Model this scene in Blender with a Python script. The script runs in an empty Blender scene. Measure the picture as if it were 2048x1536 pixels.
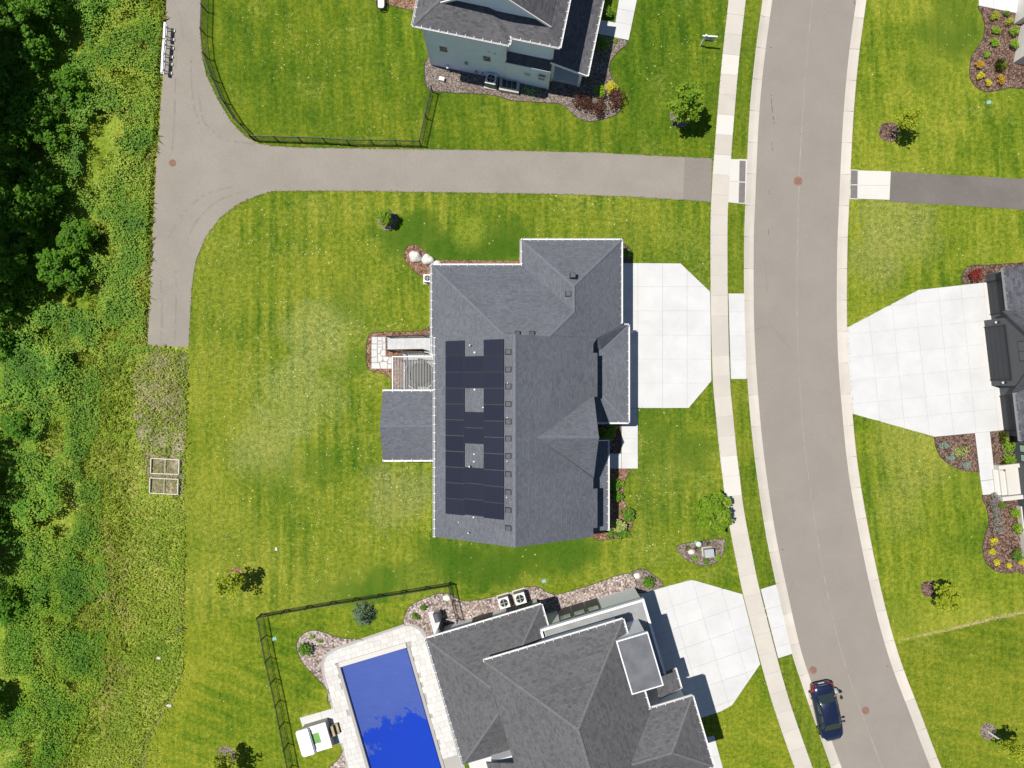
import bpy, bmesh, math, random
import numpy as np
from mathutils import Vector, Matrix, noise as mnoise

random.seed(7)
rng = np.random.default_rng(7)
scene = bpy.context.scene
COL = scene.collection

# ---------------------------------------------------------------- camera, sky, sun, exposure
H = 57.0            # drone height in metres
F = 1425.0          # focal length in photo pixels (2048 px wide)
SUN = Vector((-0.42, 0.13, 1.0))      # direction towards the sun

cam_d = bpy.data.cameras.new("camera")
cam_d.sensor_width = 36.0
cam_d.lens = F / 2048.0 * 36.0
cam_d.clip_start = 0.5
cam_d.clip_end = 3000.0
cam = bpy.data.objects.new("camera", cam_d)
cam.location = (0, 0, H)
COL.objects.link(cam)
scene.camera = cam

world = bpy.data.worlds.new("World")
scene.world = world
world.use_nodes = True
wn = world.node_tree.nodes
sky = wn.new("ShaderNodeTexSky")
sky.sky_type = 'NISHITA'
sky.sun_disc = False
sky.sun_elevation = math.atan2(1.0, math.hypot(SUN.x, SUN.y))
sky.sun_rotation = math.atan2(SUN.x, SUN.y)
sky.air_density = 1.0
sky.dust_density = 0.1
sky.ozone_density = 2.2
wn["Background"].inputs[1].default_value = 0.064
world.node_tree.links.new(sky.outputs[0], wn["Background"].inputs[0])

sun_d = bpy.data.lights.new("sun", 'SUN')
sun_d.energy = 5.0
sun_d.angle = math.radians(0.5)
sun_d.color = (1.0, 0.95, 0.87)
sun_o = bpy.data.objects.new("sun", sun_d)
sun_o.rotation_euler = (-SUN).to_track_quat('-Z', 'Y').to_euler()
sun_o.location = (-40, 12, 90)
COL.objects.link(sun_o)

scene.render.engine = 'CYCLES'
scene.cycles.max_bounces = 5
scene.cycles.diffuse_bounces = 2
scene.cycles.glossy_bounces = 2
scene.cycles.transmission_bounces = 3
vs = scene.view_settings
vs.view_transform = 'Standard'
vs.look = 'None'
vs.exposure = 0.16
vs.gamma = 1.0
vs.use_curve_mapping = False

# ---------------------------------------------------------------- helpers
def P(px, py, z=0.0):
    k = (H - z) / F
    return Vector(((px - 1024.0) * k, (768.0 - py) * k, z))

def G(px, py, z=0.0):
    """ground point, lifted straight up by z"""
    p = P(px, py, 0.0)
    p.z = z
    return p

def area2(pts):
    return sum(pts[i][0] * pts[(i + 1) % len(pts)][1] - pts[(i + 1) % len(pts)][0] * pts[i][1] for i in range(len(pts)))

class MB:
    def __init__(s):
        s.v = []; s.f = []
    def add(s, verts, faces):
        o = len(s.v)
        s.v += [tuple(x) for x in verts]
        s.f += [tuple(i + o for i in f) for f in faces]
        return s
    def poly(s, pts):
        return s.add(pts, [tuple(range(len(pts)))])
    def sheet(s, pts, z):
        p = [(a[0], a[1], z) for a in pts]
        if area2(p) < 0: p.reverse()
        return s.poly(p)
    def prism(s, pts, z0, z1):
        p = [(a[0], a[1]) for a in pts]
        if area2(p) < 0: p.reverse()
        n = len(p)
        vs_ = [(a, b, z0) for a, b in p] + [(a, b, z1) for a, b in p]
        fs = [tuple(range(n, 2 * n)), tuple(reversed(range(n)))]
        fs += [(i, (i + 1) % n, n + (i + 1) % n, n + i) for i in range(n)]
        return s.add(vs_, fs)
    def slab(s, pts, t):
        """3-D polygon given a thickness straight down"""
        p = [tuple(a) for a in pts]
        if area2(p) < 0: p.reverse()
        n = len(p)
        vs_ = p + [(a, b, c - t) for a, b, c in p]
        fs = [tuple(range(n)), tuple(reversed(range(n, 2 * n)))]
        fs += [(n + i, n + (i + 1) % n, (i + 1) % n, i) for i in range(n)]
        return s.add(vs_, fs)
    def bar(s, p, q, w, h, up=None):
        p = Vector(p); q = Vector(q)
        d = (q - p)
        if d.length < 1e-6: return s
        d.normalize()
        u0 = Vector(up) if up is not None else Vector((0, 0, 1))
        if abs(d.dot(u0)) > 0.98: u0 = Vector((1, 0, 0))
        sd = d.cross(u0).normalized() * (w / 2)
        uu = sd.normalized().cross(d) * (h / 2)
        vs_ = [p - sd - uu, p + sd - uu, p + sd + uu, p - sd + uu, q - sd - uu, q + sd - uu, q + sd + uu, q - sd + uu]
        return s.add(vs_, [(0, 1, 2, 3), (7, 6, 5, 4), (0, 4, 5, 1), (1, 5, 6, 2), (2, 6, 7, 3), (3, 7, 4, 0)])
    def box(s, c, sx, sy, sz, ang=0.0):
        """box standing on c (c is the centre of its base)"""
        ca, sa = math.cos(ang), math.sin(ang)
        pts = []
        for x, y in ((-1, -1), (1, -1), (1, 1), (-1, 1)):
            a, b = x * sx / 2, y * sy / 2
            pts.append((c[0] + a * ca - b * sa, c[1] + a * sa + b * ca))
        return s.prism(pts, c[2], c[2] + sz)
    def tube(s, pts, rad, seg=8, cap=True):
        pts = [Vector(p) for p in pts]
        n = len(pts)
        if not hasattr(rad, '__len__'): rad = [rad] * n
        rings = []
        vs_ = []
        for i, p in enumerate(pts):
            d = (pts[min(i + 1, n - 1)] - pts[max(i - 1, 0)]).normalized()
            u = Vector((0, 0, 1)) if abs(d.z) < 0.9 else Vector((1, 0, 0))
            a = d.cross(u).normalized(); b = a.cross(d)
            for k in range(seg):
                t = 2 * math.pi * k / seg
                vs_.append(p + (a * math.cos(t) + b * math.sin(t)) * rad[i])
        fs = []
        for i in range(n - 1):
            for k in range(seg):
                fs.append((i * seg + k, i * seg + (k + 1) % seg, (i + 1) * seg + (k + 1) % seg, (i + 1) * seg + k))
        if cap:
            fs.append(tuple(reversed(range(seg)))); fs.append(tuple(range((n - 1) * seg, n * seg)))
        return s.add(vs_, fs)
    def cyl(s, c, r, h, seg=16, r2=None):
        r2 = r if r2 is None else r2
        c = Vector(c)
        return s.tube([c, c + Vector((0, 0, h))], [r, r2], seg)
    def ball(s, c, rx, ry, rz, seg=12, rings=8, jit=0.0, rnd=None):
        vs_ = []; fs = []
        rnd = rnd or random
        for i in range(rings + 1):
            th = math.pi * i / rings
            for k in range(seg):
                ph = 2 * math.pi * k / seg
                j = 1 + rnd.uniform(-jit, jit) if jit and 0 < i < rings else 1
                vs_.append((c[0] + rx * j * math.sin(th) * math.cos(ph), c[1] + ry * j * math.sin(th) * math.sin(ph), c[2] + rz * j * math.cos(th)))
        for i in range(rings):
            for k in range(seg):
                fs.append((i * seg + k, (i + 1) * seg + k, (i + 1) * seg + (k + 1) % seg, i * seg + (k + 1) % seg))
        return s.add(vs_, fs)
    def mesh(s, name):
        me = bpy.data.meshes.new(name)
        me.from_pydata(s.v, [], s.f)
        me.update()
        return me
    def build(s, name, m, parent=None, smooth=False, **tags):
        me = s.mesh(name)
        if m: me.materials.append(m)
        if smooth:
            for p in me.polygons: p.use_smooth = True
        return link(name, me, parent, **tags)

WT = {}
def link(name, me, parent=None, loc=None, rotz=0.0, scale=None, local=False, **tags):
    o = bpy.data.objects.new(name, me)
    COL.objects.link(o)
    base = Vector((0, 0, 0))
    if parent is not None:
        o.parent = parent
        base = WT.get(parent.name, Vector((0, 0, 0)))
    l = Vector(loc) if loc is not None else Vector((0, 0, 0))
    if parent is not None and local:
        o.location = l
        WT[o.name] = base + l
    else:
        o.location = l - base
        WT[o.name] = l
    if rotz: o.rotation_euler[2] = rotz
    if scale: o.scale = (scale,) * 3 if not hasattr(scale, '__len__') else scale
    for k, v in tags.items():
        if v is not None: o[k] = v
    return o

def thing(name, label, category, loc, group=None, rotz=0.0, scale=None):
    return link(name, None, None, loc=loc, rotz=rotz, scale=scale, label=label, category=category, group=group)

def tag(o, label, category, group=None):
    o["label"] = label; o["category"] = category
    if group: o["group"] = group
    return o

def crom(pts, n=6, closed=False):
    out = []
    m = len(pts)
    rngi = range(m) if closed else range(m - 1)
    for i in rngi:
        p0 = pts[(i - 1) % m] if closed or i > 0 else pts[0]
        p1 = pts[i]; p2 = pts[(i + 1) % m]
        p3 = pts[(i + 2) % m] if closed or i + 2 < m else pts[-1]
        for k in range(n):
            t = k / n
            r = []
            for a in range(2):
                r.append(0.5 * ((2 * p1[a]) + (-p0[a] + p2[a]) * t + (2 * p0[a] - 5 * p1[a] + 4 * p2[a] - p3[a]) * t * t + (-p0[a] + 3 * p1[a] - 3 * p2[a] + p3[a]) * t ** 3))
            out.append(tuple(r))
    if not closed: out.append(tuple(pts[-1][:2]))
    return out

def arclen(pts):
    s = [0.0]
    for a, b in zip(pts, pts[1:]): s.append(s[-1] + math.hypot(b[0] - a[0], b[1] - a[1]))
    return s

def at_len(pts, s, L):
    L = max(0, min(L, s[-1]))
    for i in range(len(pts) - 1):
        if s[i + 1] >= L:
            t = (L - s[i]) / max(1e-9, s[i + 1] - s[i])
            x = pts[i][0] + (pts[i + 1][0] - pts[i][0]) * t
            y = pts[i][1] + (pts[i + 1][1] - pts[i][1]) * t
            dx = pts[i + 1][0] - pts[i][0]; dy = pts[i + 1][1] - pts[i][1]
            q = math.hypot(dx, dy)
            return x, y, dx / q, dy / q
    return pts[-1][0], pts[-1][1], 0, 1

def clip(poly, cp):
    """Sutherland-Hodgman, cp convex"""
    if area2(cp) < 0: cp = list(reversed(cp))
    out = list(poly)
    for i in range(len(cp)):
        a, b = cp[i], cp[(i + 1) % len(cp)]
        ins = lambda p: (b[0] - a[0]) * (p[1] - a[1]) - (b[1] - a[1]) * (p[0] - a[0]) >= 0
        res = []
        for j in range(len(out)):
            p, q = out[j], out[(j + 1) % len(out)]
            ip, iq = ins(p), ins(q)
            if ip: res.append(p)
            if ip != iq:
                d1 = (b[0] - a[0]) * (p[1] - a[1]) - (b[1] - a[1]) * (p[0] - a[0])
                d2 = (b[0] - a[0]) * (q[1] - a[1]) - (b[1] - a[1]) * (q[0] - a[0])
                t = d1 / (d1 - d2)
                res.append((p[0] + (q[0] - p[0]) * t, p[1] + (q[1] - p[1]) * t))
        out = res
        if len(out) < 3: return []
    return out

def inpoly(x, y, poly):
    c = False
    n = len(poly)
    for i in range(n):
        x1, y1 = poly[i][0], poly[i][1]; x2, y2 = poly[(i + 1) % n][0], poly[(i + 1) % n][1]
        if (y1 > y) != (y2 > y) and x < (x2 - x1) * (y - y1) / (y2 - y1) + x1: c = not c
    return c

def inset(pts, d):
    """shrink a small convex-ish polygon about its edges"""
    p = [Vector((a[0], a[1])) for a in pts]
    if area2(p) < 0: p.reverse()
    n = len(p); out = []
    for i in range(n):
        a, b, c = p[i - 1], p[i], p[(i + 1) % n]
        e1 = (b - a); e2 = (c - b)
        if e1.length < 1e-6 or e2.length < 1e-6: out.append(b); continue
        e1.normalize(); e2.normalize()
        n1 = Vector((-e1.y, e1.x)); n2 = Vector((-e2.y, e2.x))
        m = n1 + n2
        l = max(0.35, m.dot(n1))
        out.append(b + m * (d / l))
    return out

# ---------------------------------------------------------------- materials
def node(nt, t, ins=None, **attrs):
    n = nt.nodes.new(t)
    for k, v in attrs.items(): setattr(n, k, v)
    for k, v in (ins or {}).items():
        sck = n.inputs[k]
        if isinstance(v, bpy.types.NodeSocket): nt.links.new(v, sck)
        else: sck.default_value = v
    return n
def c4(c): return (c[0], c[1], c[2], 1.0) if len(c) == 3 else c
def mix(nt, f, a, b, blend='MIX'):
    n = nt.nodes.new('ShaderNodeMix'); n.data_type = 'RGBA'; n.blend_type = blend
    for i, v in ((0, f), (6, a), (7, b)):
        if isinstance(v, bpy.types.NodeSocket): nt.links.new(v, n.inputs[i])
        else: n.inputs[i].default_value = c4(v) if i else v
    return n.outputs[2]
def mth(nt, op, a, b=0.0, c=0.0, clamp=False):
    n = nt.nodes.new('ShaderNodeMath'); n.operation = op; n.use_clamp = clamp
    for i, v in enumerate((a, b, c)):
        if isinstance(v, bpy.types.NodeSocket): nt.links.new(v, n.inputs[i])
        else: n.inputs[i].default_value = v
    return n.outputs[0]
def noi(nt, co, scale, detail=3.0, rough=0.55, dist=0.0):
    return node(nt, 'ShaderNodeTexNoise', {'Vector': co, 'Scale': scale, 'Detail': detail, 'Roughness': rough, 'Distortion': dist}).outputs[0]
def mapr(nt, v, a, b, c=0.0, d=1.0, smooth=False):
    n = node(nt, 'ShaderNodeMapRange', {0: v, 1: a, 2: b, 3: c, 4: d})
    n.clamp = True
    if smooth: n.interpolation_type = 'SMOOTHSTEP'
    return n.outputs[0]
def ramp(nt, f, stops):
    n = node(nt, 'ShaderNodeValToRGB', {0: f})
    e = n.color_ramp.elements
    while len(e) < len(stops): e.new(0.5)
    for i, (p, c) in enumerate(stops):
        e[i].position = p; e[i].color = c4(c)
    return n.outputs[0]
def newmat(name, rough=0.8, spec=0.3):
    m = bpy.data.materials.new(name); m.use_nodes = True
    nt = m.node_tree; b = nt.nodes['Principled BSDF']
    b.inputs['Roughness'].default_value = rough
    b.inputs['Specular IOR Level'].default_value = spec
    return m, nt, b
def pos(nt, off=(0, 0, 0)):
    g = nt.nodes.new('ShaderNodeNewGeometry').outputs['Position']
    if any(off):
        g = node(nt, 'ShaderNodeVectorMath', {0: g, 1: off}, operation='ADD').outputs[0]
    return g
def setc(nt, b, c): nt.links.new(c, b.inputs['Base Color'])
def bump(nt, b, h, strength=0.3, dist=0.02):
    n = node(nt, 'ShaderNodeBump', {'Strength': strength, 'Distance': dist, 'Height': h})
    nt.links.new(n.outputs[0], b.inputs['Normal'])

def flat(name, col, rough=0.6, spec=0.3, metal=0.0, var=0.12, scale=3.0):
    m, nt, b = newmat(name, rough, spec)
    co = node(nt, 'ShaderNodeTexCoord').outputs['Object']
    n = noi(nt, co, scale, 4)
    c = mix(nt, mapr(nt, n, 0.3, 0.7), [x * (1 - var) for x in col], [min(1, x * (1 + var)) for x in col])
    setc(nt, b, c)
    b.inputs['Metallic'].default_value = metal
    return m

def lawn_mat(name, dark, mid, light, seed=0, ang=0.0, stripe=0.0, period=1.1, dry=0.3, flecks=0.3, patches=()):
    m, nt, b = newmat(name, 0.9, 0.08)
    co = pos(nt, (seed * 13.7, seed * 7.1, 0))
    big = noi(nt, co, 0.10, 2, 0.55)
    med = noi(nt, co, 0.45, 3, 0.6)
    fine = noi(nt, co, 3.2, 4, 0.72)
    mic = noi(nt, co, 13.0, 2, 0.75)
    v = mth(nt, 'ADD', mth(nt, 'MULTIPLY', big, 0.52), mth(nt, 'MULTIPLY', med, 0.36))
    v = mth(nt, 'ADD', v, mth(nt, 'MULTIPLY', fine, 0.42))
    rot = node(nt, 'ShaderNodeMapping', {'Vector': co, 'Rotation': (0, 0, -ang), 'Scale': (3.0, 0.22, 1.0)})
    stk = noi(nt, rot.outputs[0], 1.0, 2, 0.6)
    v = mth(nt, 'ADD', v, mth(nt, 'MULTIPLY', mth(nt, 'SUBTRACT', stk, 0.5), 0.30))
    if stripe:
        sx = node(nt, 'ShaderNodeSeparateXYZ', {0: co})
        d = mth(nt, 'ADD', mth(nt, 'MULTIPLY', sx.outputs[0], math.cos(ang)), mth(nt, 'MULTIPLY', sx.outputs[1], math.sin(ang)))
        wob = noi(nt, co, 0.25, 2)
        d = mth(nt, 'ADD', d, mth(nt, 'MULTIPLY', wob, 0.9))
        sw = mth(nt, 'SINE', mth(nt, 'MULTIPLY', d, 2 * math.pi / period))
        # thin mower tracks as well
        sw2 = mth(nt, 'SINE', mth(nt, 'MULTIPLY', d, 2 * math.pi / period * 2.7))
        am = mapr(nt, noi(nt, co, 0.16, 2), 0.38, 0.66)
        sw = mth(nt, 'ADD', mth(nt, 'MULTIPLY', sw, 0.7), mth(nt, 'MULTIPLY', sw2, 0.3))
        v = mth(nt, 'ADD', v, mth(nt, 'MULTIPLY', mth(nt, 'MULTIPLY', sw, am), stripe))
    v = mapr(nt, v, 0.46, 0.84)
    col = ramp(nt, v, [(0.0, dark), (0.48, mid), (1.0, light)])
    # straw thatch
    dn = mapr(nt, noi(nt, co, 0.22, 4, 0.7), 0.60 - dry * 0.25, 0.82 - dry * 0.15)
    dn = mth(nt, 'MULTIPLY', dn, mapr(nt, fine, 0.36, 0.62))
    col = mix(nt, mth(nt, 'MULTIPLY', dn, 0.5), col, (0.30, 0.30, 0.075))
    # hand placed worn areas, each a patch of thin grass
    for (px, py, r, amt, pc) in patches:
        c = P(px, py)
        dd = node(nt, 'ShaderNodeVectorMath', {0: pos(nt), 1: (c.x, c.y, 0)}, operation='DISTANCE').outputs['Value']
        dd = mth(nt, 'ADD', dd, mth(nt, 'MULTIPLY', mth(nt, 'SUBTRACT', med, 0.5), r * 0.05))
        k = mapr(nt, dd, r / 25.0, r / 25.0 * 0.35, 0, 1, True)
        k = mth(nt, 'MULTIPLY', k, mapr(nt, mth(nt, 'ADD', mth(nt, 'MULTIPLY', fine, 0.5), mth(nt, 'MULTIPLY', mic, 0.5)), 0.36, 0.60, 0.25, 1.0))
        col = mix(nt, mth(nt, 'MULTIPLY', k, amt), col, pc)
    # tufts of darker grass
    tf = mapr(nt, noi(nt, co, 0.9, 2, 0.6), 0.64, 0.76)
    col = mix(nt, mth(nt, 'MULTIPLY', tf, 0.55), col, dark)
    # clippings / dandelion heads
    vo = node(nt, 'ShaderNodeTexVoronoi', {'Vector': co, 'Scale': 2.1, 'Randomness': 1.0})
    fl = mapr(nt, vo.outputs['Distance'], 0.15, 0.08)
    fl = mth(nt, 'MULTIPLY', fl, mapr(nt, noi(nt, co, 0.3, 1), 0.62 - flecks * 0.25, 0.70 - flecks * 0.2))
    col = mix(nt, mth(nt, 'MULTIPLY', fl, 0.75), col, (0.55, 0.52, 0.24))
    # grain
    g = mapr(nt, mic, 0.25, 0.75, 0.42, 1.62)
    g2 = mapr(nt, fine, 0.3, 0.7, 0.78, 1.22)
    col = mix(nt, 1.0, col, node(nt, 'ShaderNodeCombineColor', {0: mth(nt, 'MULTIPLY', g, g2), 1: mth(nt, 'MULTIPLY', g, g2), 2: mth(nt, 'MULTIPLY', g, g2)}).outputs[0], 'MULTIPLY')
    setc(nt, b, col)
    return m

def concrete_mat(name, col, var=0.05, stain=0.08):
    m, nt, b = newmat(name, 0.85, 0.25)
    co = pos(nt)
    r = node(nt, 'ShaderNodeObjectInfo').outputs['Random']
    a = noi(nt, co, 0.5, 5, 0.6, 0.3)
    f = noi(nt, co, 9.0, 5, 0.7)
    s = mth(nt, 'ADD', mapr(nt, r, 0, 1, 1 - var, 1 + var), mapr(nt, f, 0.3, 0.7, -0.035, 0.035))
    s = mth(nt, 'MULTIPLY', s, mapr(nt, a, 0.35, 0.72, 1.0, 1.0 - stain))
    c = mix(nt, 1.0, col, node(nt, 'ShaderNodeCombineColor', {0: s, 1: s, 2: s}).outputs[0], 'MULTIPLY')
    warm = mapr(nt, noi(nt, co, 0.22, 4, 0.6), 0.5, 0.75, 0, 0.35)
    c = mix(nt, warm, c, (col[0] * 0.97, col[1] * 0.92, col[2] * 0.83))
    setc(nt, b, c)
    return m

def asphalt_mat(name, col, streak=0.1, ang=1.57):
    m, nt, b = newmat(name, 0.9, 0.2)
    co = pos(nt)
    f = noi(nt, co, 14.0, 4, 0.8)
    md = noi(nt, co, 0.35, 5, 0.6, 0.2)
    fk = mapr(nt, noi(nt, co, 22, 2, 0.5), 0.66, 0.72)
    s = mth(nt, 'MULTIPLY', mapr(nt, f, 0.3, 0.7, 0.86, 1.14), mapr(nt, md, 0.3, 0.7, 1 - streak, 1 + streak))
    c = mix(nt, 1.0, col, node(nt, 'ShaderNodeCombineColor', {0: s, 1: s, 2: s}).outputs[0], 'MULTIPLY')
    c = mix(nt, mth(nt, 'MULTIPLY', fk, 0.3), c, (0.5, 0.48, 0.45))
    # hairline cracks and stains
    vo = node(nt, 'ShaderNodeTexVoronoi', {'Vector': node(nt, 'ShaderNodeVectorMath', {0: co, 1: (0.12, 0.05, 1)}, operation='MULTIPLY').outputs[0], 'Scale': 1.0}, feature='DISTANCE_TO_EDGE')
    ck = mth(nt, 'MULTIPLY', mapr(nt, vo.outputs['Distance'], 0.006, 0.0), mapr(nt, noi(nt, co, 0.4, 3), 0.5, 0.62))
    c = mix(nt, mth(nt, 'MULTIPLY', ck, 0.16), c, (0.07, 0.065, 0.06))
    setc(nt, b, c)
    return m

def shingle_mat(name, c1, c2, c3, w=0.42, h=0.15, contrast=1.0):
    m, nt, b = newmat(name, 0.9, 0.15)
    uv = node(nt, 'ShaderNodeUVMap').outputs[0]
    br = node(nt, 'ShaderNodeTexBrick', {'Vector': uv, 'Color1': (0, 0, 0, 1), 'Color2': (1, 1, 1, 1), 'Mortar': (0.1, 0.1, 0.1, 1), 'Scale': 1.0, 'Mortar Size': 0.012, 'Bias': 0.0, 'Brick Width': w, 'Row Height': h})
    br.offset = 0.37; br.offset_frequency = 2; br.squash = 0.7; br.squash_frequency = 3
    t = br.outputs['Color']
    br2 = node(nt, 'ShaderNodeTexBrick', {'Vector': uv, 'Color1': (0, 0, 0, 1), 'Color2': (1, 1, 1, 1), 'Mortar': (0.5, 0.5, 0.5, 1), 'Scale': 1.0, 'Mortar Size': 0.0, 'Brick Width': w * 0.55, 'Row Height': h})
    br2.offset = 0.61; br2.offset_frequency = 3
    f = mth(nt, 'ADD', mth(nt, 'MULTIPLY', t, 0.65), mth(nt, 'MULTIPLY', br2.outputs['Color'], 0.35))
    col = ramp(nt, f, [(0.08, c1), (0.5, c2), (0.95, c3)])
    co = pos(nt)
    s = mth(nt, 'MULTIPLY', mapr(nt, noi(nt, co, 0.3, 4), 0.3, 0.7, 0.93, 1.07), mapr(nt, noi(nt, co, 30, 3), 0.3, 0.7, 0.88, 1.12))
    col = mix(nt, 1.0, col, node(nt, 'ShaderNodeCombineColor', {0: s, 1: s, 2: s}).outputs[0], 'MULTIPLY')
    # butt edge shadow line is real relief: course profile as bump
    sy = node(nt, 'ShaderNodeSeparateXYZ', {0: uv}).outputs[1]
    saw = mth(nt, 'FRACT', mth(nt, 'DIVIDE', sy, h))
    setc(nt, b, col)
    bump(nt, b, mth(nt, 'ADD', mth(nt, 'MULTIPLY', saw, -1.0), mth(nt, 'MULTIPLY', f, 0.6)), 0.5, 0.012)
    return m

def chips_mat(name, cols, scale=6.0, rough=0.9):
    m, nt, b = newmat(name, rough, 0.15)
    co = pos(nt)
    vo = node(nt, 'ShaderNodeTexVoronoi', {'Vector': node(nt, 'ShaderNodeVectorMath', {0: co, 1: (1, 1, 0.2)}, operation='MULTIPLY').outputs[0], 'Scale': scale, 'Randomness': 1.0})
    h = node(nt, 'ShaderNodeSeparateColor', {0: vo.outputs['Color']}).outputs[0]
    n = len(cols)
    c = ramp(nt, h, [(i / max(1, n - 1), cc) for i, cc in enumerate(cols)])
    s = mth(nt, 'MULTIPLY', mapr(nt, vo.outputs['Distance'], 0.0, 0.75, 1.12, 0.55), mapr(nt, noi(nt, co, 0.8, 3), 0.3, 0.7, 0.8, 1.18))
    c = mix(nt, 1.0, c, node(nt, 'ShaderNodeCombineColor', {0: s, 1: s, 2: s}).outputs[0], 'MULTIPLY')
    setc(nt, b, c)
    bump(nt, b, mth(nt, 'SUBTRACT', 1.0, vo.outputs['Distance']), 0.8, 0.04)
    return m

def leaf_mat(name, stops, trans=0.3):
    m, nt, b = newmat(name, 0.55, 0.25)
    t = node(nt, 'ShaderNodeAttribute', attribute_name='tint').outputs['Fac']
    c = ramp(nt, t, stops)
    setc(nt, b, c)
    tr = node(nt, 'ShaderNodeBsdfTranslucent', {'Color': mix(nt, 0.5, c, (0.35, 0.45, 0.03))})
    mx = node(nt, 'ShaderNodeMixShader', {0: trans, 1: b.outputs[0], 2: tr.outputs[0]})
    out = nt.nodes['Material Output']
    nt.links.new(mx.outputs[0], out.inputs['Surface'])
    return m

def siding_mat(name, col, vertical=False, pitch=0.16):
    m, nt, b = newmat(name, 0.6, 0.3)
    co = pos(nt)
    s = node(nt, 'ShaderNodeSeparateXYZ', {0: co})
    if vertical:
        d = mth(nt, 'ADD', s.outputs[0], s.outputs[1])
    else:
        d = s.outputs[2]
    fr = mth(nt, 'FRACT', mth(nt, 'DIVIDE', d, pitch))
    v = mapr(nt, noi(nt, co, 1.2, 4), 0.3, 0.7, 0.95, 1.04)
    c = mix(nt, 1.0, col, node(nt, 'ShaderNodeCombineColor', {0: v, 1: v, 2: v}).outputs[0], 'MULTIPLY')
    setc(nt, b, c)
    bump(nt, b, mth(nt, 'SUBTRACT', 1.0, fr), 0.5, 0.02)
    return m

M = {}
YEL = (0.235, 0.25, 0.030)
M['lawn_fenced'] = lawn_mat('lawn_fenced', (0.0368, 0.0881, 0.0050), (0.0846, 0.1348, 0.0080), (0.1674, 0.1924, 0.0150), 1, 0.1, 0.10, 1.5, 0.15, 0.35)
M['lawn_main'] = lawn_mat('lawn_main', (0.0432, 0.1017, 0.0063), (0.1222, 0.1676, 0.0126), (0.2181, 0.2335, 0.0252), 2, 0.0, 0.12, 1.3, 0.35, 0.55,
    patches=[(640, 670, 95, 0.6, (0.30, 0.31, 0.095)), (600, 790, 110, 0.55, (0.295, 0.31, 0.09)), (800, 990, 90, 0.5, (0.28, 0.27, 0.10)), (530, 890, 90, 0.45, (0.29, 0.30, 0.10)),
             (405, 1000, 110, 0.55, YEL), (420, 760, 120, 0.5, YEL), (480, 1100, 120, 0.45, YEL), (395, 1150, 80, 0.4, YEL), (440, 560, 110, 0.4, YEL),
             (845, 470, 64, 1.0, (0.042, 0.10, 0.007)), (880, 508, 56, 1.0, (0.042, 0.10, 0.007)), (930, 512, 60, 1.0, (0.042, 0.10, 0.007)), (985, 500, 64, 1.0, (0.042, 0.10, 0.007)), (1025, 480, 60, 1.0, (0.042, 0.10, 0.007)), (810, 478, 67, 1.0, (0.05, 0.11, 0.008)), (700, 600, 60, 0.6, (0.055, 0.115, 0.008)), (940, 468, 45, 0.8, (0.17, 0.22, 0.02)), (1150, 1100, 60, 0.9, (0.045, 0.105, 0.007)), (640, 930, 60, .6, (0.05, 0.115, 0.008)), (1300, 850, 60, .7, (0.05, 0.11, 0.008)), (1390, 900, 60, .7, (0.05, 0.11, 0.008)), (1250, 470, 50, .6, (0.05, 0.11, 0.008)),
             (720, 720, 40, 0.6, (0.06, 0.13, 0.01)), (1280, 440, 90, 0.5, YEL), (1330, 920, 110, 0.55, (0.06, 0.115, 0.012)), (1300, 1010, 60, 0.45, (0.06, 0.11, 0.012)),
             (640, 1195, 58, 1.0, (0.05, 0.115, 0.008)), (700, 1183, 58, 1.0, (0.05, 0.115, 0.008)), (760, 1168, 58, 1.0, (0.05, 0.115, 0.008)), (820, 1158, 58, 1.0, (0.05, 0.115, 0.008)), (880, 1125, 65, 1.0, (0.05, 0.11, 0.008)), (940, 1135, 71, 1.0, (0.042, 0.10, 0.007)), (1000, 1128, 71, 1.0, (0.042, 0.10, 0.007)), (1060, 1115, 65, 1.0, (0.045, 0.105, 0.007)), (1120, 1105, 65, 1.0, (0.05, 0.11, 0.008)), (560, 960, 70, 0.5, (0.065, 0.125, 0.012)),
             (620, 1190, 80, 0.5, YEL), (840, 1160, 60, 0.4, YEL)])
M['lawn_pool'] = lawn_mat('lawn_pool', (0.0465, 0.1058, 0.0053), (0.1228, 0.1702, 0.0105), (0.2158, 0.2301, 0.0210), 3, 1.2, 0.09, 1.3, 0.1, 0.1)
M['lawn_strip'] = lawn_mat('lawn_strip', (0.0495, 0.0989, 0.0060), (0.1125, 0.1573, 0.0120), (0.1800, 0.1977, 0.0220), 4, 0.0, 0.09, 0.9, 0.05, 0.1)
M['lawn_across'] = lawn_mat('lawn_across', (0.0545, 0.1124, 0.0063), (0.1410, 0.1858, 0.0137), (0.2397, 0.2552, 0.0294), 5, 0.15, 0.10, 1.4, 0.12, 0.15,
    patches=[(1900, 50, 90, 0.8, (0.045, 0.10, 0.008)), (1930, 90, 60, 0.7, (0.05, 0.105, 0.008)), (1850, 130, 70, 0.4, (0.06, 0.12, 0.01)),
             (1800, 450, 110, 0.45, (0.30, 0.29, 0.10)), (1750, 520, 80, 0.4, (0.28, 0.27, 0.09)), (1830, 900, 110, 0.45, (0.29, 0.28, 0.07)), (1800, 1010, 80, 0.4, (0.28, 0.28, 0.06)),
             (1930, 960, 50, 0.5, (0.06, 0.125, 0.01)), (1940, 1080, 60, 0.4, (0.07, 0.13, 0.01)), (1800, 1230, 50, 0.4, (0.07, 0.13, 0.01))])
M['lawn_corner'] = lawn_mat('lawn_corner', (0.0644, 0.1150, 0.0063), (0.1334, 0.1702, 0.0126), (0.2070, 0.2162, 0.0210), 6, 1.35, 0.09, 1.2, 0.1, 0.12)
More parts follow.
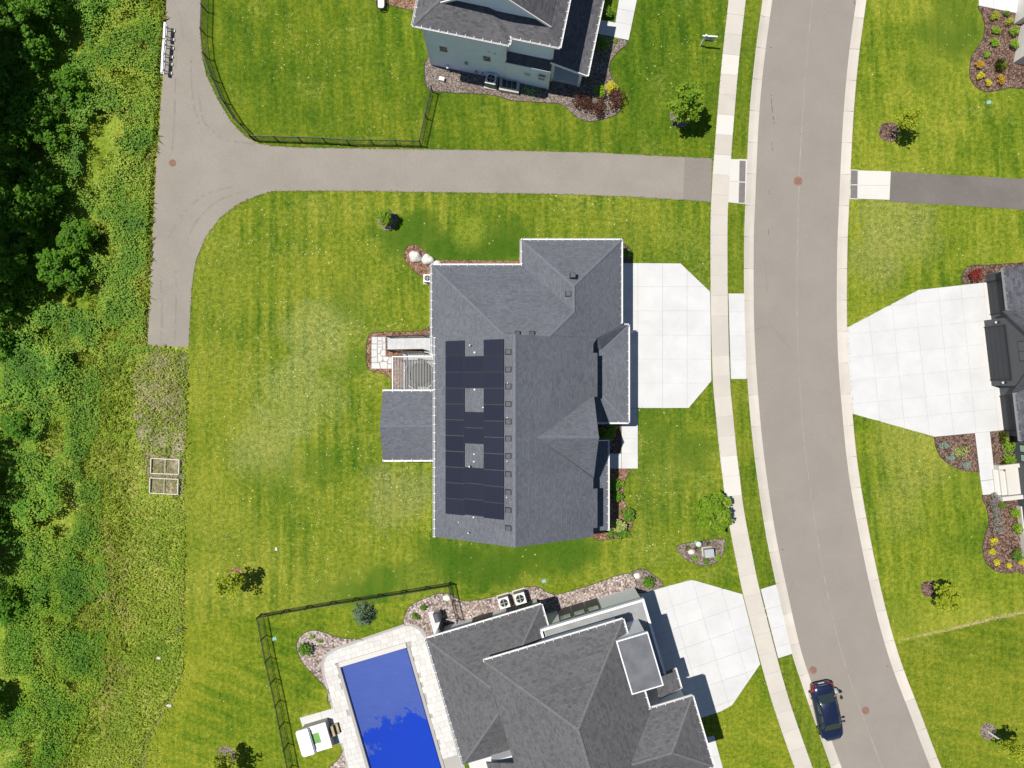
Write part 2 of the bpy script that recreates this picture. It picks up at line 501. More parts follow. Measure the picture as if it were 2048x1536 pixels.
M['meadow'] = lawn_mat('meadow', (0.045, 0.085, 0.010), (0.110, 0.135, 0.022), (0.25, 0.23, 0.08), 7, 0, 0, 1, 0.8, 0.5)
M['bare'] = lawn_mat('bare', (0.055, 0.085, 0.016), (0.19, 0.165, 0.10), (0.36, 0.31, 0.235), 8, 0, 0, 1, 0.3, 0.3)
M['rough'] = lawn_mat('rough', (0.075, 0.14, 0.010), (0.165, 0.225, 0.020), (0.32, 0.31, 0.08), 9, 0, 0, 1, 0.5, 0.2)
M['drive'] = concrete_mat('drive_concrete', (0.57, 0.572, 0.572), 0.014, 0.12)
M['walk'] = concrete_mat('walk_concrete', (0.51, 0.475, 0.425), 0.06, 0.10)
M['walk_new'] = concrete_mat('walk_concrete_new', (0.575, 0.555, 0.52), 0.03, 0.05)
M['curb'] = concrete_mat('curb_concrete', (0.53, 0.49, 0.435), 0.09, 0.12)
M['joint'] = flat('joint_filler', (0.44, 0.43, 0.415), 0.9)
M['road'] = asphalt_mat('road_asphalt', (0.250, 0.224, 0.198), 0.05)
M['trail'] = asphalt_mat('trail_asphalt', (0.262, 0.236, 0.206), 0.07)
M['trail_new'] = asphalt_mat('trail_asphalt_new', (0.215, 0.195, 0.172), 0.05)
M['trail_dark'] = asphalt_mat('trail_asphalt_dark', (0.155, 0.138, 0.128), 0.12)
M['roof_main'] = shingle_mat('shingle_slate', (0.100, 0.107, 0.125), (0.122, 0.130, 0.150), (0.142, 0.151, 0.172), 0.30, 0.145)
M['roof_pool'] = shingle_mat('shingle_charcoal', (0.080, 0.080, 0.087), (0.110, 0.109, 0.115), (0.126, 0.124, 0.130), 0.34, 0.17)
M['roof_top'] = shingle_mat('shingle_weathered', (0.076, 0.076, 0.085), (0.108, 0.106, 0.114), (0.130, 0.127, 0.132), 0.34, 0.16)
M['roof_right'] = shingle_mat('shingle_dark', (0.055, 0.058, 0.070), (0.090, 0.093, 0.108), (0.118, 0.121, 0.135), 0.34, 0.16)
M['cap'] = flat('ridge_shingle', (0.140, 0.151, 0.176), 0.9, 0.15, var=0.10, scale=4)
M['cap_pool'] = flat('ridge_shingle_grey', (0.138, 0.137, 0.142), 0.9, 0.15, var=0.12, scale=4)
M['white'] = flat('white_paint', (0.80, 0.80, 0.80), 0.45, 0.4, var=0.03)
M['trim'] = flat('white_trim', (0.70, 0.72, 0.76), 0.5, 0.4, var=0.03)
M['siding_pale'] = siding_mat('siding_pale', (0.78, 0.86, 1.0))
M['siding_grey'] = siding_mat('siding_grey', (0.55, 0.58, 0.62))
M['siding_dark'] = siding_mat('siding_dark', (0.075, 0.080, 0.088), True, 0.40)
M['stucco'] = flat('stucco_pale', (0.66, 0.68, 0.70), 0.85, 0.2, var=0.03)
M['door_dark'] = siding_mat('garage_door_dark', (0.035, 0.040, 0.046), True, 0.53)
M['membrane'] = flat('roof_membrane', (0.13, 0.135, 0.15), 0.75, 0.3, var=0.22, scale=0.9)
M['membrane_grey'] = flat('roof_membrane_grey', (0.26, 0.27, 0.27), 0.8, 0.3, var=0.15, scale=0.9)
M['black'] = flat('black_metal', (0.012, 0.012, 0.014), 0.45, 0.4, var=0.05)
M['vent'] = flat('vent_metal', (0.065, 0.070, 0.082), 0.6, 0.3, var=0.08)
M['grey'] = flat('grey_metal', (0.30, 0.31, 0.32), 0.5, 0.4)
M['pipe'] = flat('pipe_white', (0.62, 0.62, 0.60), 0.5)
M['mulch'] = chips_mat('mulch', [(0.06, 0.032, 0.022), (0.15, 0.085, 0.062), (0.22, 0.14, 0.11), (0.33, 0.24, 0.20)], 10.0)
M['mulch_red'] = chips_mat('mulch_red', [(0.12, 0.05, 0.03), (0.26, 0.13, 0.08), (0.34, 0.20, 0.13), (0.42, 0.30, 0.22)], 9.0)
M['mulch_grey'] = chips_mat('mulch_grey', [(0.12, 0.085, 0.07), (0.20, 0.155, 0.13), (0.29, 0.235, 0.205), (0.38, 0.33, 0.30)], 11.0)
M['gravel'] = chips_mat('river_rock', [(0.16, 0.115, 0.10), (0.36, 0.27, 0.235), (0.46, 0.38, 0.34), (0.62, 0.56, 0.52)], 7.5)
M['paver'] = concrete_mat('paver_ivory', (0.585, 0.57, 0.545), 0.08, 0.07)
M['paver_edge'] = concrete_mat('paver_edge', (0.36, 0.345, 0.33), 0.08, 0.1)
M['flag'] = concrete_mat('flagstone_white', (0.57, 0.57, 0.565), 0.05, 0.06)
M['flag_gap'] = flat('flagstone_joint', (0.30, 0.28, 0.25), 0.9)
M['boulder'] = flat('boulder_limestone', (0.64, 0.61, 0.56), 0.9, 0.2, var=0.22, scale=3.0)
M['wood_grey'] = flat('deck_composite', (0.47, 0.475, 0.48), 0.7, 0.2, var=0.10, scale=2)
M['wood_tan'] = flat('wood_tan', (0.36, 0.29, 0.18), 0.8, 0.2, var=0.2)
M['wood_white'] = flat('wood_bleached', (0.62, 0.58, 0.52), 0.8, 0.2, var=0.12)
M['bark'] = flat('bark', (0.15, 0.12, 0.095), 0.9, 0.15, var=0.25, scale=6)
M['rust'] = flat('rusted_iron', (0.27, 0.155, 0.11), 0.8, 0.2, var=0.2, scale=5)
M['tactile'] = flat('tactile_iron', (0.165, 0.155, 0.145), 0.8, 0.3, var=0.12, scale=3)
M['teal'] = flat('utility_green', (0.22, 0.42, 0.36), 0.6, 0.3)
M['sage'] = flat('pedestal_sage', (0.50, 0.60, 0.54), 0.6, 0.3)
M['soil'] = flat('soil', (0.17, 0.13, 0.095), 0.95, 0.1, var=0.35, scale=5)
# ---------------------------------------------------------------- the setting: ground, lawns, road, trail, walks
def px2(pts): return [G(a, b) for a, b in pts]

def jitter_edge(pts, step=0.35, amp=0.03, seed=1.0):
    """ragged outline: resample a closed world outline and push it in and out a little"""
    out = []
    n = len(pts)
    for i in range(n):
        a = Vector(pts[i][:2]); b = Vector(pts[(i + 1) % n][:2])
        L = (b - a).length
        k = max(1, int(L / step))
        d = (b - a).normalized() if L > 1e-6 else Vector((1, 0))
        nn = Vector((-d.y, d.x))
        for j in range(k):
            p = a + (b - a) * (j / k)
            q = mnoise.noise(Vector((p.x * 1.7 + seed, p.y * 1.7, seed))) + 0.7 * mnoise.noise(Vector((p.x * 5 + seed, p.y * 5, seed)))
            out.append(p + nn * q * amp * (0 if L < 0.3 else 1))
    return out

def structure(name, m, pts, z, jit=0.0, seed=1.0):
    w = px2(pts)
    if jit: w = jitter_edge(w, 0.35, jit, seed)
    return MB().sheet(w, z).build(name, m, kind="structure")

class Frame0:
    pass
_po = G(681.6, 1334); _pe = Vector((.958, .285, 0)).normalized(); _pf = Vector((.278, -.961, 0)).normalized()
POOL_W = (G(813.5, 1294.7) - _po).dot(_pe)
def pool_pt(a, b): return _po + _pe * a + _pf * b
POOL_HOLE = [pool_pt(0, 0), pool_pt(POOL_W, 0), pool_pt(POOL_W, 13), pool_pt(0, 13)]
def sheet_with_hole(name, m, outer, hole, z):
    """flat sheet with one opening (the pool basin)"""
    bm = bmesh.new()
    es = []
    for loop in (outer, hole):
        vs_ = [bm.verts.new((p[0], p[1], z)) for p in loop]
        es += [bm.edges.new((vs_[i], vs_[(i + 1) % len(vs_)])) for i in range(len(vs_))]
    bmesh.ops.triangle_fill(bm, use_beauty=True, use_dissolve=False, edges=es)
    bm.normal_update()
    for f in bm.faces:
        if f.normal.z < 0: f.normal_flip()
    me = bpy.data.meshes.new(name); bm.to_mesh(me); bm.free(); me.materials.append(m)
    return me
link("ground", sheet_with_hole("ground", M['meadow'], [(-900, -900), (900, -900), (900, 900), (-900, 900)], POOL_HOLE, -0.06), kind="structure")

trail_top = [(1424, 317), (1300, 311), (1200, 305.5), (1000, 301), (860, 299), (700, 297), (600, 295), (545, 292), (516, 287), (490, 272), (462, 243), (435, 198), (413, 150), (404, 110), (401, 60), (403, 0), (404, -90)]
trail_left = [(335, -90), (333, 0), (327, 150), (319, 250), (313, 330), (308, 420), (303, 520), (300, 600), (297, 660), (295, 689)]
trail_bot = [(330, 693), (378, 694), (381, 620), (384, 570), (392, 522), (410, 477), (440, 436), (480, 406), (520, 389), (550, 382), (700, 382), (900, 385), (1100, 388), (1250, 393), (1370, 400), (1421, 404)]

# lawns
structure("lawn_fenced_yard", M['lawn_fenced'], [(403, -90), (401, 60), (404, 110), (413, 150), (435, 198), (462, 243), (490, 275), (516, 289), (700, 300), (1000, 304), (1430, 320), (1445, 200), (1462, 90), (1480, -90)], 0.0)
structure("lawn_main_yard", M['lawn_main'], [(376, 690), (381, 620), (384, 570), (392, 520), (410, 475), (440, 434), (480, 404), (520, 387), (550, 380), (700, 380), (900, 383), (1100, 386), (1250, 390), (1370, 397), (1425, 402), (1425, 480), (1425, 620), (1430, 780), (1446, 932), (1466, 1078), (1478, 1135), (1280, 1150), (1000, 1185), (700, 1215), (520, 1228), (368, 1255), (369, 1150), (368, 1000), (372, 850)], 0.0)
link("lawn_pool_yard", sheet_with_hole("lawn_pool_yard", M['lawn_pool'], px2([(368, 1252), (520, 1226), (700, 1213), (1000, 1183), (1280, 1148), (1480, 1130), (1490, 1188), (1530, 1330), (1600, 1560), (1650, 1760), (250, 1760), (300, 1480), (345, 1400), (368, 1340)]), [pool_pt(-.5, -.6), pool_pt(POOL_W + .5, -.6), pool_pt(POOL_W + .5, 11.6), pool_pt(-.5, 11.6)], 0.004), kind="structure")
structure("lawn_boulevard_upper", M['lawn_strip'], [(1492, -90), (1478, 118), (1466, 240), (1456, 330), (1495, 335), (1500, 240), (1512, 110), (1540, -90)], 0.002)
structure("lawn_boulevard_middle", M['lawn_strip'], [(1455, 395), (1454, 480), (1454, 600), (1495, 600), (1494, 480), (1496, 395)], 0.002)
structure("lawn_boulevard_lower", M['lawn_strip'], [(1459, 745), (1466, 839), (1479, 942), (1495, 1066), (1517, 1190), (1560, 1190), (1532, 1075), (1514, 928), (1502, 798), (1498, 745)], 0.006)
structure("lawn_boulevard_corner", M['lawn_strip'], [(1552, 1300), (1580, 1397), (1623, 1536), (1645, 1620), (1695, 1620), (1662, 1536), (1628, 1434), (1592, 1300)], 0.006)
structure("lawn_across_street", M['lawn_across'], [(1745, -90), (1728, 0), (1712, 150), (1700, 300), (1692, 420), (1690, 655), (1698, 827), (1712, 956), (1733, 1081), (1762, 1206), (1790, 1296), (1900, 1264), (1960, 1245), (2150, 1200), (2150, -90)], 0.0)
structure("lawn_across_corner", M['lawn_corner'], [(1786, 1290), (1900, 1262), (1960, 1243), (2150, 1198), (2150, 1640), (1930, 1640), (1825, 1402)], 0.003)
# strip of straw where two lawns meet
sm = flat('straw', (0.42, 0.36, 0.17), 0.95, 0.1, var=0.25, scale=6)
s = MB()
line = [(1800, 1281), (1850, 1268), (1900, 1258), (1945, 1247), (1985, 1237), (2060, 1222)]
rs = random.Random(5)
for i in range(900):
    t = rs.random() ** 0.6
    L = t * (len(line) - 1); j = min(int(L), len(line) - 2); u = L - j
    x = line[j][0] + (line[j + 1][0] - line[j][0]) * u; y = line[j][1] + (line[j + 1][1] - line[j][1]) * u
    w = 1.2 + 3.2 * max(0, t - 0.35)
    c = G(x, y + rs.gauss(0, w * 0.5), 0.012)
    a = rs.uniform(0, 6.28); l = rs.uniform(0.06, 0.16)
    d = Vector((math.cos(a), math.sin(a), 0)) * l; n = Vector((-d.y, d.x, 0)) * 0.16
    s.add([c - d, c + n + Vector((0, 0, .02)), c + d, c - n], [(0, 1, 2, 3)])
s.build("straw_line", sm, kind="stuff", label="line of dead straw where the two lawns meet")

# asphalt trail with its newer patch by the sidewalk
structure("trail", M['trail'], trail_top + trail_left + trail_bot, 0.020, 0.035, 3.0)
structure("trail_patch", M['trail_new'], [(1369, 315), (1424, 318), (1421, 403.5), (1366, 399.5)], 0.024, 0.006)
structure("trail_across", M['trail_dark'], [(1780, 343), (1900, 350), (2150, 364), (2150, 426), (1900, 410), (1778, 403)], 0.020, 0.02)

# road
def edge_l(): return crom([(1556, -90), (1544, 0), (1528, 120), (1517, 240), (1509, 420), (1507, 480), (1507, 620), (1511, 720), (1519, 830), (1531, 939), (1549, 1059), (1571, 1168), (1598, 1288), (1620, 1358), (1650, 1445), (1683, 1536), (1720, 1630)], 6)
def edge_r(): return crom([(1726, -90), (1713, 0), (1697, 120), (1686, 250), (1678, 420), (1675, 500), (1674, 620), (1677, 720), (1684, 815), (1696, 934), (1717, 1059), (1747, 1201), (1780, 1320), (1821, 1429), (1862, 1536), (1904, 1630)], 6)
el, er = edge_l(), edge_r()
MB().sheet([G(*p) for p in el] + [G(*p) for p in reversed(er)], 0.008).build("road", M['road'], kind="structure")
# crown seam down the middle
mid = [((a[0] + b[0]) / 2 - 3, (a[1] + b[1]) / 2) for a, b in zip(crom([el[i] for i in range(0, len(el), 6)], 6), crom([er[i] for i in range(0, len(el), 6)] if len(er) >= len(el) else er, 6))]
cl = crom([(1634, -90), (1624, 0), (1611, 150), (1601, 300), (1597, 400), (1594, 560), (1594, 640), (1597, 720), (1605, 850), (1618, 960), (1637, 1090), (1664, 1230), (1690, 1330), (1728, 1440), (1766, 1540), (1800, 1630)], 6)
ms = MB()
seam = flat('asphalt_seam', (0.285, 0.258, 0.230), 0.9, 0.2, var=0.16, scale=1.5)
sl = arclen(cl)
L = 0
rs = random.Random(11)
while L < sl[-1] - 20:
    ln = rs.uniform(14, 50)
    x, y, dx, dy = at_len(cl, sl, L); x2, y2, _, _ = at_len(cl, sl, L + ln)
    w = rs.uniform(0.6, 1.2)
    ms.sheet([G(x - w, y), G(x + w, y), G(x2 + w, y2), G(x2 - w, y2)], 0.0125)
    L += ln + (rs.uniform(0, 4) if rs.random() < 0.4 else 0)
ms.build("road_seam", seam, kind="structure")

# curbs: one object per poured section
def curb_run(edge, side, name):
    root = MB()
    base = link(name, None, kind="structure")
    s = arclen(edge)
    L = 0.0
    prof = [(0.0, 0.014), (9.0, 0.020), (15.0, 0.055), (18.5, 0.085), (19.5, 0.080), (19.5, -0.05), (0.0, -0.05)]
    while L < s[-1] - 1:
        L2 = min(L + 63.0, s[-1])
        mb = MB(); rows = []
        st = 6
        for i in range(st + 1):
            q = L + 0.35 + (L2 - L - 0.7) * i / st
            x, y, dx, dy = at_len(edge, s, q)
            nx, ny = (-dy, dx)
            if side == 'l': nx, ny = (nx, ny) if nx < 0 else (-nx, -ny)
            else: nx, ny = (nx, ny) if nx > 0 else (-nx, -ny)
            rows.append([G(x + nx * (a - 0.5), y + ny * (a - 0.5), z) for a, z in prof])
        n = len(prof)
        vs_ = [v for r in rows for v in r]
        fs = []
        for i in range(st):
            for k in range(n):
                f = (i * n + k, i * n + (k + 1) % n, (i + 1) * n + (k + 1) % n, (i + 1) * n + k)
                fs.append(f if side == 'r' else tuple(reversed(f)))
        fs.append(tuple(range(n))); fs.append(tuple(range(st * n, st * n + n)))
        mb.add(vs_, fs)
        mb.build("curb_section", M['curb'], base)
        L = L2
    return base
curb_run(el, 'l', "curb_near")
curb_run(er, 'r', "curb_far")
MB().sheet([G(p[0] + 1, p[1]) for p in el] + [G(p[0] - 21, p[1]) for p in reversed(el)], -0.002).build("curb_bed_near", M['joint'], kind="structure")
MB().sheet([G(p[0] - 1, p[1]) for p in er] + [G(p[0] + 21, p[1]) for p in reversed(er)], -0.002).build("curb_bed_far", M['joint'], kind="structure")

# sidewalk
swc = crom([(1484, -90), (1474, 0), (1461, 118), (1450.5, 239), (1442, 355), (1438.5, 419), (1437.5, 480), (1438.5, 620), (1442.5, 760), (1448.5, 830), (1457, 915), (1461.5, 950), (1467.5, 1003), (1479, 1070), (1491, 1130), (1502, 1182), (1538, 1322), (1566, 1418), (1607, 1536), (1640, 1630)], 6)
sidewalk = link("sidewalk", None, kind="structure")
s = arclen(swc); HWID = 17.0
L = 0.0; k = 0
bed = []
while L < s[-1] - 5:
    L2 = min(L + 40.2, s[-1])
    a = at_len(swc, s, L + 0.3); b = at_len(swc, s, (L + L2) / 2); c = at_len(swc, s, L2 - 0.3)
    lft = []; rgt = []
    for x, y, dx, dy in (a, b, c):
        lft.append(G(x + dy * HWID, y - dx * HWID)); rgt.append(G(x - dy * HWID, y + dx * HWID))
    cy = b[1]
    new = any(u < cy < v for u, v in ((118, 168), (238, 282), (316, 362), (930, 1008)))
    z = 0.062 + 0.004 * random.random()
    MB().prism(lft + list(reversed(rgt)), -0.02, z).build("slab", M['walk_new'] if new else M['walk'], sidewalk)
    L = L2
pl = [at_len(swc, s, q) for q in np.linspace(0, s[-1], 60)]
MB().sheet([G(x + dy * 16.8, y - dx * 16.8) for x, y, dx, dy in pl] + [G(x - dy * 16.8, y + dx * 16.8) for x, y, dx, dy in reversed(pl)], 0.045).build("joint_bed", M['joint'], sidewalk)

def slab_field(name, outline, o, u, v, nu, nv, m, z=0.055, gap=0.34, convex=True, base=True, extra=None):
    """poured slabs: a grid in photo pixels clipped by a convex outline, each slab an object"""
    root = link(name, None, kind="structure")
    if base: MB().sheet(px2(inset_px(outline, 0.7)), z - 0.03).build("joint_bed", M['joint'], root)
    us = nu if hasattr(nu, '__len__') else range(nu + 1)
    vv = nv if hasattr(nv, '__len__') else range(nv + 1)
    us = list(us); vv = list(vv)
    for i in range(len(us) - 1):
        for j in range(len(vv) - 1):
            cell = []
            for a, b in ((us[i], vv[j]), (us[i + 1], vv[j]), (us[i + 1], vv[j + 1]), (us[i], vv[j + 1])):
                cell.append((o[0] + u[0] * a + v[0] * b, o[1] + u[1] * a + v[1] * b))
            c = clip(cell, outline)
            if len(c) < 3 or abs(area2(c)) < 60: continue
            w = inset([G(*p) for p in c], gap / 25.0 / 2)
            MB().prism(w, -0.02, z + random.uniform(-.003, .003)).build("slab", m, root)
    return root
def inset_px(pts, d):
    return [tuple(p) for p in inset(pts, d)]

# main driveway, apron and front walk
slab_field("driveway", [(1228, 526), (1361, 527), (1420.5, 584), (1421, 640), (1423.5, 761), (1377, 816), (1228, 816)], (0, 0), (1, 0), (0, 1), [1226, 1275.5, 1325, 1374, 1426], [524, 573.5, 622, 670.5, 718.5, 766.5, 818], M['drive'])
slab_field("driveway_apron", [(1456.5, 587), (1490.5, 587), (1491, 650), (1495.5, 758), (1461.5, 758)], (0, 0), (1, 0), (0, 1), [1450, 1500], [585, 624, 672, 720, 760], M['drive'])
slab_field("front_walk", [(1243, 816.5), (1275.5, 816.5), (1275.5, 937), (1243, 937)], (0, 0), (1, 0), (0, 1), [1240, 1280], [815, 851, 877, 907, 940], M['drive'], 0.056)
slab_field("front_walk_landing", [(1200, 907), (1242.6, 907), (1242.6, 937), (1200, 937)], (0, 0), (1, 0), (0, 1), [1195, 1245], [905, 940], M['drive'], 0.056)
# crossing with the tactile plates
slab_field("trail_ramp", [(1455.5, 318), (1478.5, 319), (1476, 407), (1456, 405)], (0, 0), (1, 0), (0, 1), [1450, 1480], [315, 363, 410], M['walk_new'])
slab_field("trail_ramp_across", [(1716, 341), (1781, 343), (1778.5, 400), (1714.5, 398)], (0, 0), (1, 0), (0, 1), [1710, 1790], [338, 371, 402], M['walk_new'])
MB().sheet(px2([(1477, 318), (1494, 319), (1493, 408), (1475, 407)]), 0.03).build("ramp_curb_near", M['walk_new'], kind="structure")
MB().sheet(px2([(1697, 339), (1716.5, 340), (1715, 399), (1695, 398)]), 0.03).build("ramp_curb_far", M['walk_new'], kind="structure")
plates = [((1479, 321.5), (1491, 322), (1490.2, 363.5), (1478.2, 363)), ((1478.1, 365), (1490.1, 365.5), (1489.2, 406), (1477, 405.5)), ((1702, 341), (1715, 341.5), (1714.5, 369), (1701.3, 368.5)), ((1701.2, 370.5), (1714.4, 371), (1714, 397), (1700.6, 396.5))]
pl_lab = ["upper grey tactile plate at the near trail ramp", "lower grey tactile plate at the near trail ramp", "upper grey tactile plate at the ramp across the street", "lower grey tactile plate at the ramp across the street"]
for q, lb in zip(plates, pl_lab):
    mb = MB().prism(px2(q), 0.0, 0.045)
    cen = sum((G(*p) for p in q), Vector()) / 4
    ex = (G(*q[1]) - G(*q[0])); ey = (G(*q[3]) - G(*q[0]))
    for i in range(5):
        for j in range(14):
            c = G(*q[0]) + ex * ((i + .5) / 5) + ey * ((j + .5) / 14)
            mb.cyl((c.x, c.y, 0.044), 0.018, 0.006, 6)
    tag(mb.build("tactile_plate", M['tactile']), lb, "tactile plate", "tactile plates at the trail ramps")

# driveway across the street, its walk, the pool house drive
slab_field("driveway_across", [(1693.5, 655), (1836, 580), (1970, 565), (1995, 563), (2030, 858), (1949, 866), (1869, 873.5), (1702.5, 827), (1695.5, 750)], (1693, 668), (47.5, -4.7), (5.0, 47.2), [-1, 1.0, 2.0, 3.0, 4.0, 4.95, 5.9, 6.8, 8], [-4, -2, -1.0, 0.02, 1.0, 1.98, 2.96, 3.75, 6], M['drive'])
slab_field("entry_walk_across", [(1949, 866), (1979, 863), (1989.5, 958), (1960.5, 961.5)], (1949, 866), (0.992, -0.09), (0.09, 0.992), [-40, 60], [-5, 31, 62, 130], M['drive'], 0.056)
slab_field("entry_walk_landing", [(1960.7, 962), (2010, 956), (2013, 985), (1965, 990)], (1949, 866), (0.992, -0.09), (0.09, 0.992), [-40, 36, 80], [90, 140], M['drive'], 0.056)
slab_field("driveway_pool_house", [(1262, 1190), (1340, 1170.5), (1376, 1160), (1387, 1160), (1484.5, 1188), (1520, 1328), (1463.5, 1410), (1442, 1422), (1400, 1436), (1340, 1450)], (1307, 1180), (47.5, -16.4), (12.2, 41.5), [-1.2, -.1, .55, 1.6, 2.6, 3.75, 5], [-3, -1, 0.0, 1.0, 2.0, 3.0, 4.0, 5.0, 6.0, 7.2], M['drive'])
slab_field("driveway_apron_pool_house", [(1521, 1178), (1551.5, 1168.5), (1587.5, 1306), (1556, 1316)], (1521, 1178), (0.958, -0.285), (0.255, 0.967), [-5, 50], [-20, 42, 82, 120, 150], M['drive'])
slab_field("side_walk_pool_house", [(1400, 1477), (1428, 1471), (1452, 1560), (1424, 1560)], (1412, 1477), (0.958, -0.285), (0.26, 0.966), [-40, 40], [-20, 40, 90, 130], M['drive'], 0.056)
slab_field("driveway_upper_right", [(1957, -60), (1957, 12), (2038, 28), (2042, -60)], (1957, 12), (0.98, 0.19), (0.0, 1.0), [0, 30, 57, 90], [-80, -30, 40], M['drive'])
slab_field("front_walk_upper_house", [(1244, -40), (1282, -40), (1257, 81), (1226, 74.5)], (1257, 81), (-0.98, -0.2), (0.19, -0.98), [-10, 60], [-10, 31, 58, 140], M['drive'], 0.056)
slab_field("porch_walk_upper_house", [(1202, 40), (1234.8, 47), (1226.5, 74), (1190, 67)], (1202, 40), (0.98, 0.2), (-0.2, 0.98), [-20, 15, 50], [-10, 50], M['drive'], 0.056)

# planting beds
BEDN = [0]
def bed(name, pts, m, z=0.010, smooth=True, edging=True, n=5):
    BEDN[0] += 1; z = 0.0085 + 0.0006 * BEDN[0] if BEDN[0] < 18 else 0.0085 + 0.0006 * (BEDN[0] - 17)
    p = crom(pts, n, True) if smooth else pts
    w = [G(*a) for a in p]
    o = MB().sheet(w, z).build(name, m, kind="structure")
    if edging:
        mb = MB()
        for a, b in zip(w, w[1:] + w[:1]):
            mb.bar((a.x, a.y, 0.02), (b.x, b.y, 0.02), 0.035, 0.05)
        mb.build("edging", M['edging'], o)
    return o
M['edging'] = flat('bed_edging', (0.05, 0.045, 0.04), 0.8)
bed("mulch_bed_upper_house", [(851, 123), (850, 158), (856, 177), (878, 184), (981, 190), (1022, 201), (1081, 205), (1122, 209), (1139, 222), (1160, 239), (1180, 243), (1213, 237), (1236, 226), (1242, 205), (1236, 176), (1221, 148), (1220, 126), (1236, 103), (1254, 82), (1190, 60), (1120, 40), (900, 60), (870, 100)], M['mulch_grey'])
bed("mulch_bed_upper_rear", [(680, -30), (720, -6), (770, 8), (826, 22), (850, 28), (850, -30)], M['mulch_red'], smooth=False)
bed("mulch_bed_deck", [(870, 640), (862, 650), (838, 662), (755, 664), (739, 670), (733, 692), (733, 724), (739, 740), (760, 746), (776, 752), (785, 764), (788, 782), (870, 782)], M['mulch_red'], n=4)
bed("mulch_bed_boulders", [(870, 524), (852, 505), (838, 493), (825, 489), (813, 495), (808, 508), (812, 524), (830, 543), (850, 557), (866, 566), (880, 560), (890, 530)], M['mulch_red'], n=4)
bed("mulch_bed_north_wall", [(880, 520), (1035, 522), (1045, 500), (1052, 500), (1052, 545), (880, 545)], M['mulch_red'], smooth=False, edging=False)
bed("mulch_bed_garage_corner", [(1230, 486), (1250, 488), (1260, 497), (1263, 512), (1262, 526), (1228, 527)], M['mulch'], smooth=False)
bed("mulch_bed_entry", [(1180, 816), (1243, 816), (1243, 907), (1180, 907)], M['mulch'], 0.012, smooth=False, edging=False)
bed("mulch_bed_front", [(1190, 937), (1257, 937.5), (1252, 955), (1247, 975), (1246, 995), (1255, 1015), (1265, 1035), (1264, 1052), (1252, 1069), (1232, 1077), (1180, 1068)], M['mulch_red'], n=3)
bed("mulch_bed_utility", [(1355, 1091), (1400, 1083), (1447, 1077), (1449, 1090), (1444, 1112), (1430, 1126), (1405, 1131), (1380, 1124), (1363, 1110)], M['mulch_grey'], n=3)
bed("mulch_bed_corner", [(1252, 1175), (1252, 1160), (1262, 1146), (1277, 1138), (1292, 1139), (1306, 1149), (1326, 1168), (1300, 1182), (1270, 1185)], M['mulch_grey'])
bed("gravel_bed_pool", [(593, 1296), (596, 1280), (606, 1268), (624, 1261), (645, 1263), (665, 1271), (690, 1277), (726, 1280), (730, 1300), (670, 1330), (655, 1400), (664, 1395), (646, 1369), (623, 1345), (604, 1323)], M['gravel'])
bed("gravel_bed_house", [(810, 1250), (809, 1233), (816, 1217), (830, 1205), (850, 1197), (868, 1189), (885, 1186), (902, 1189), (917, 1198), (932, 1202), (958, 1199), (992, 1192), (1022, 1183), (1045, 1175), (1070, 1173), (1083, 1177), (1101, 1187), (1127, 1186), (1190, 1167), (1258, 1147), (1258, 1190), (1100, 1240), (880, 1290), (855, 1290)], M['gravel'])
bed("gravel_bed_tub", [(690, 1484), (686, 1500), (676, 1518), (655, 1538), (640, 1560), (640, 1600), (720, 1600), (705, 1540)], M['gravel'])
bed("mulch_bed_right_upper", [(1960, 12), (1964, 30), (1969, 50), (1966, 75), (1955, 95), (1944, 112), (1939, 135), (1941, 158), (1952, 174), (1972, 184), (1995, 181), (2020, 176), (2050, 178), (2070, 180), (2070, 20), (2036, 26)], M['mulch'], n=4)
bed("mulch_bed_red_shrub", [(1924, 567), (1923, 555), (1926, 542), (1935, 533), (1948, 530), (1975, 530), (2060, 524), (2060, 600), (1975, 566)], M['mulch'], smooth=False)
bed("mulch_bed_right_walk", [(1868, 873.5), (1871, 894), (1881, 915), (1898, 929), (1923, 941), (1958, 944), (1949, 866)], M['mulch'], smooth=False)
bed("mulch_bed_right_wall", [(1979, 862), (2012, 858), (2045, 950), (2018, 955), (1991, 961)], M['mulch'], smooth=False)
bed("mulch_bed_right_lower", [(1964, 990), (1973, 1017), (1977, 1040), (1973, 1061), (1966, 1086), (1966, 1110), (1974, 1128), (1990, 1141), (2013, 1146), (2034, 1143), (2055, 1135), (2055, 985), (2010, 990), (1992, 985)], M['mulch'], n=4)
def mulch_ring(px, py, r, m='mulch_grey'):
    rr = random.Random(int(px))
    pts = []
    for i in range(14):
        a = 2 * math.pi * i / 14
        q = r * rr.uniform(0.92, 1.08)
        pts.append((px + q * math.cos(a), py + q * math.sin(a)))
    return bed("mulch_ring", pts, M[m], 0.014, True, False, 3)
mulch_ring(1360, 236, 20); mulch_ring(1777, 264, 20, 'mulch'); mulch_ring(1857, 1178, 16, 'mulch'); mulch_ring(1976, 1463, 16)
mulch_ring(470, 1151, 17, 'mulch_red'); mulch_ring(452, 1512, 19, 'mulch_grey'); mulch_ring(775, 440, 21, 'mulch_grey')

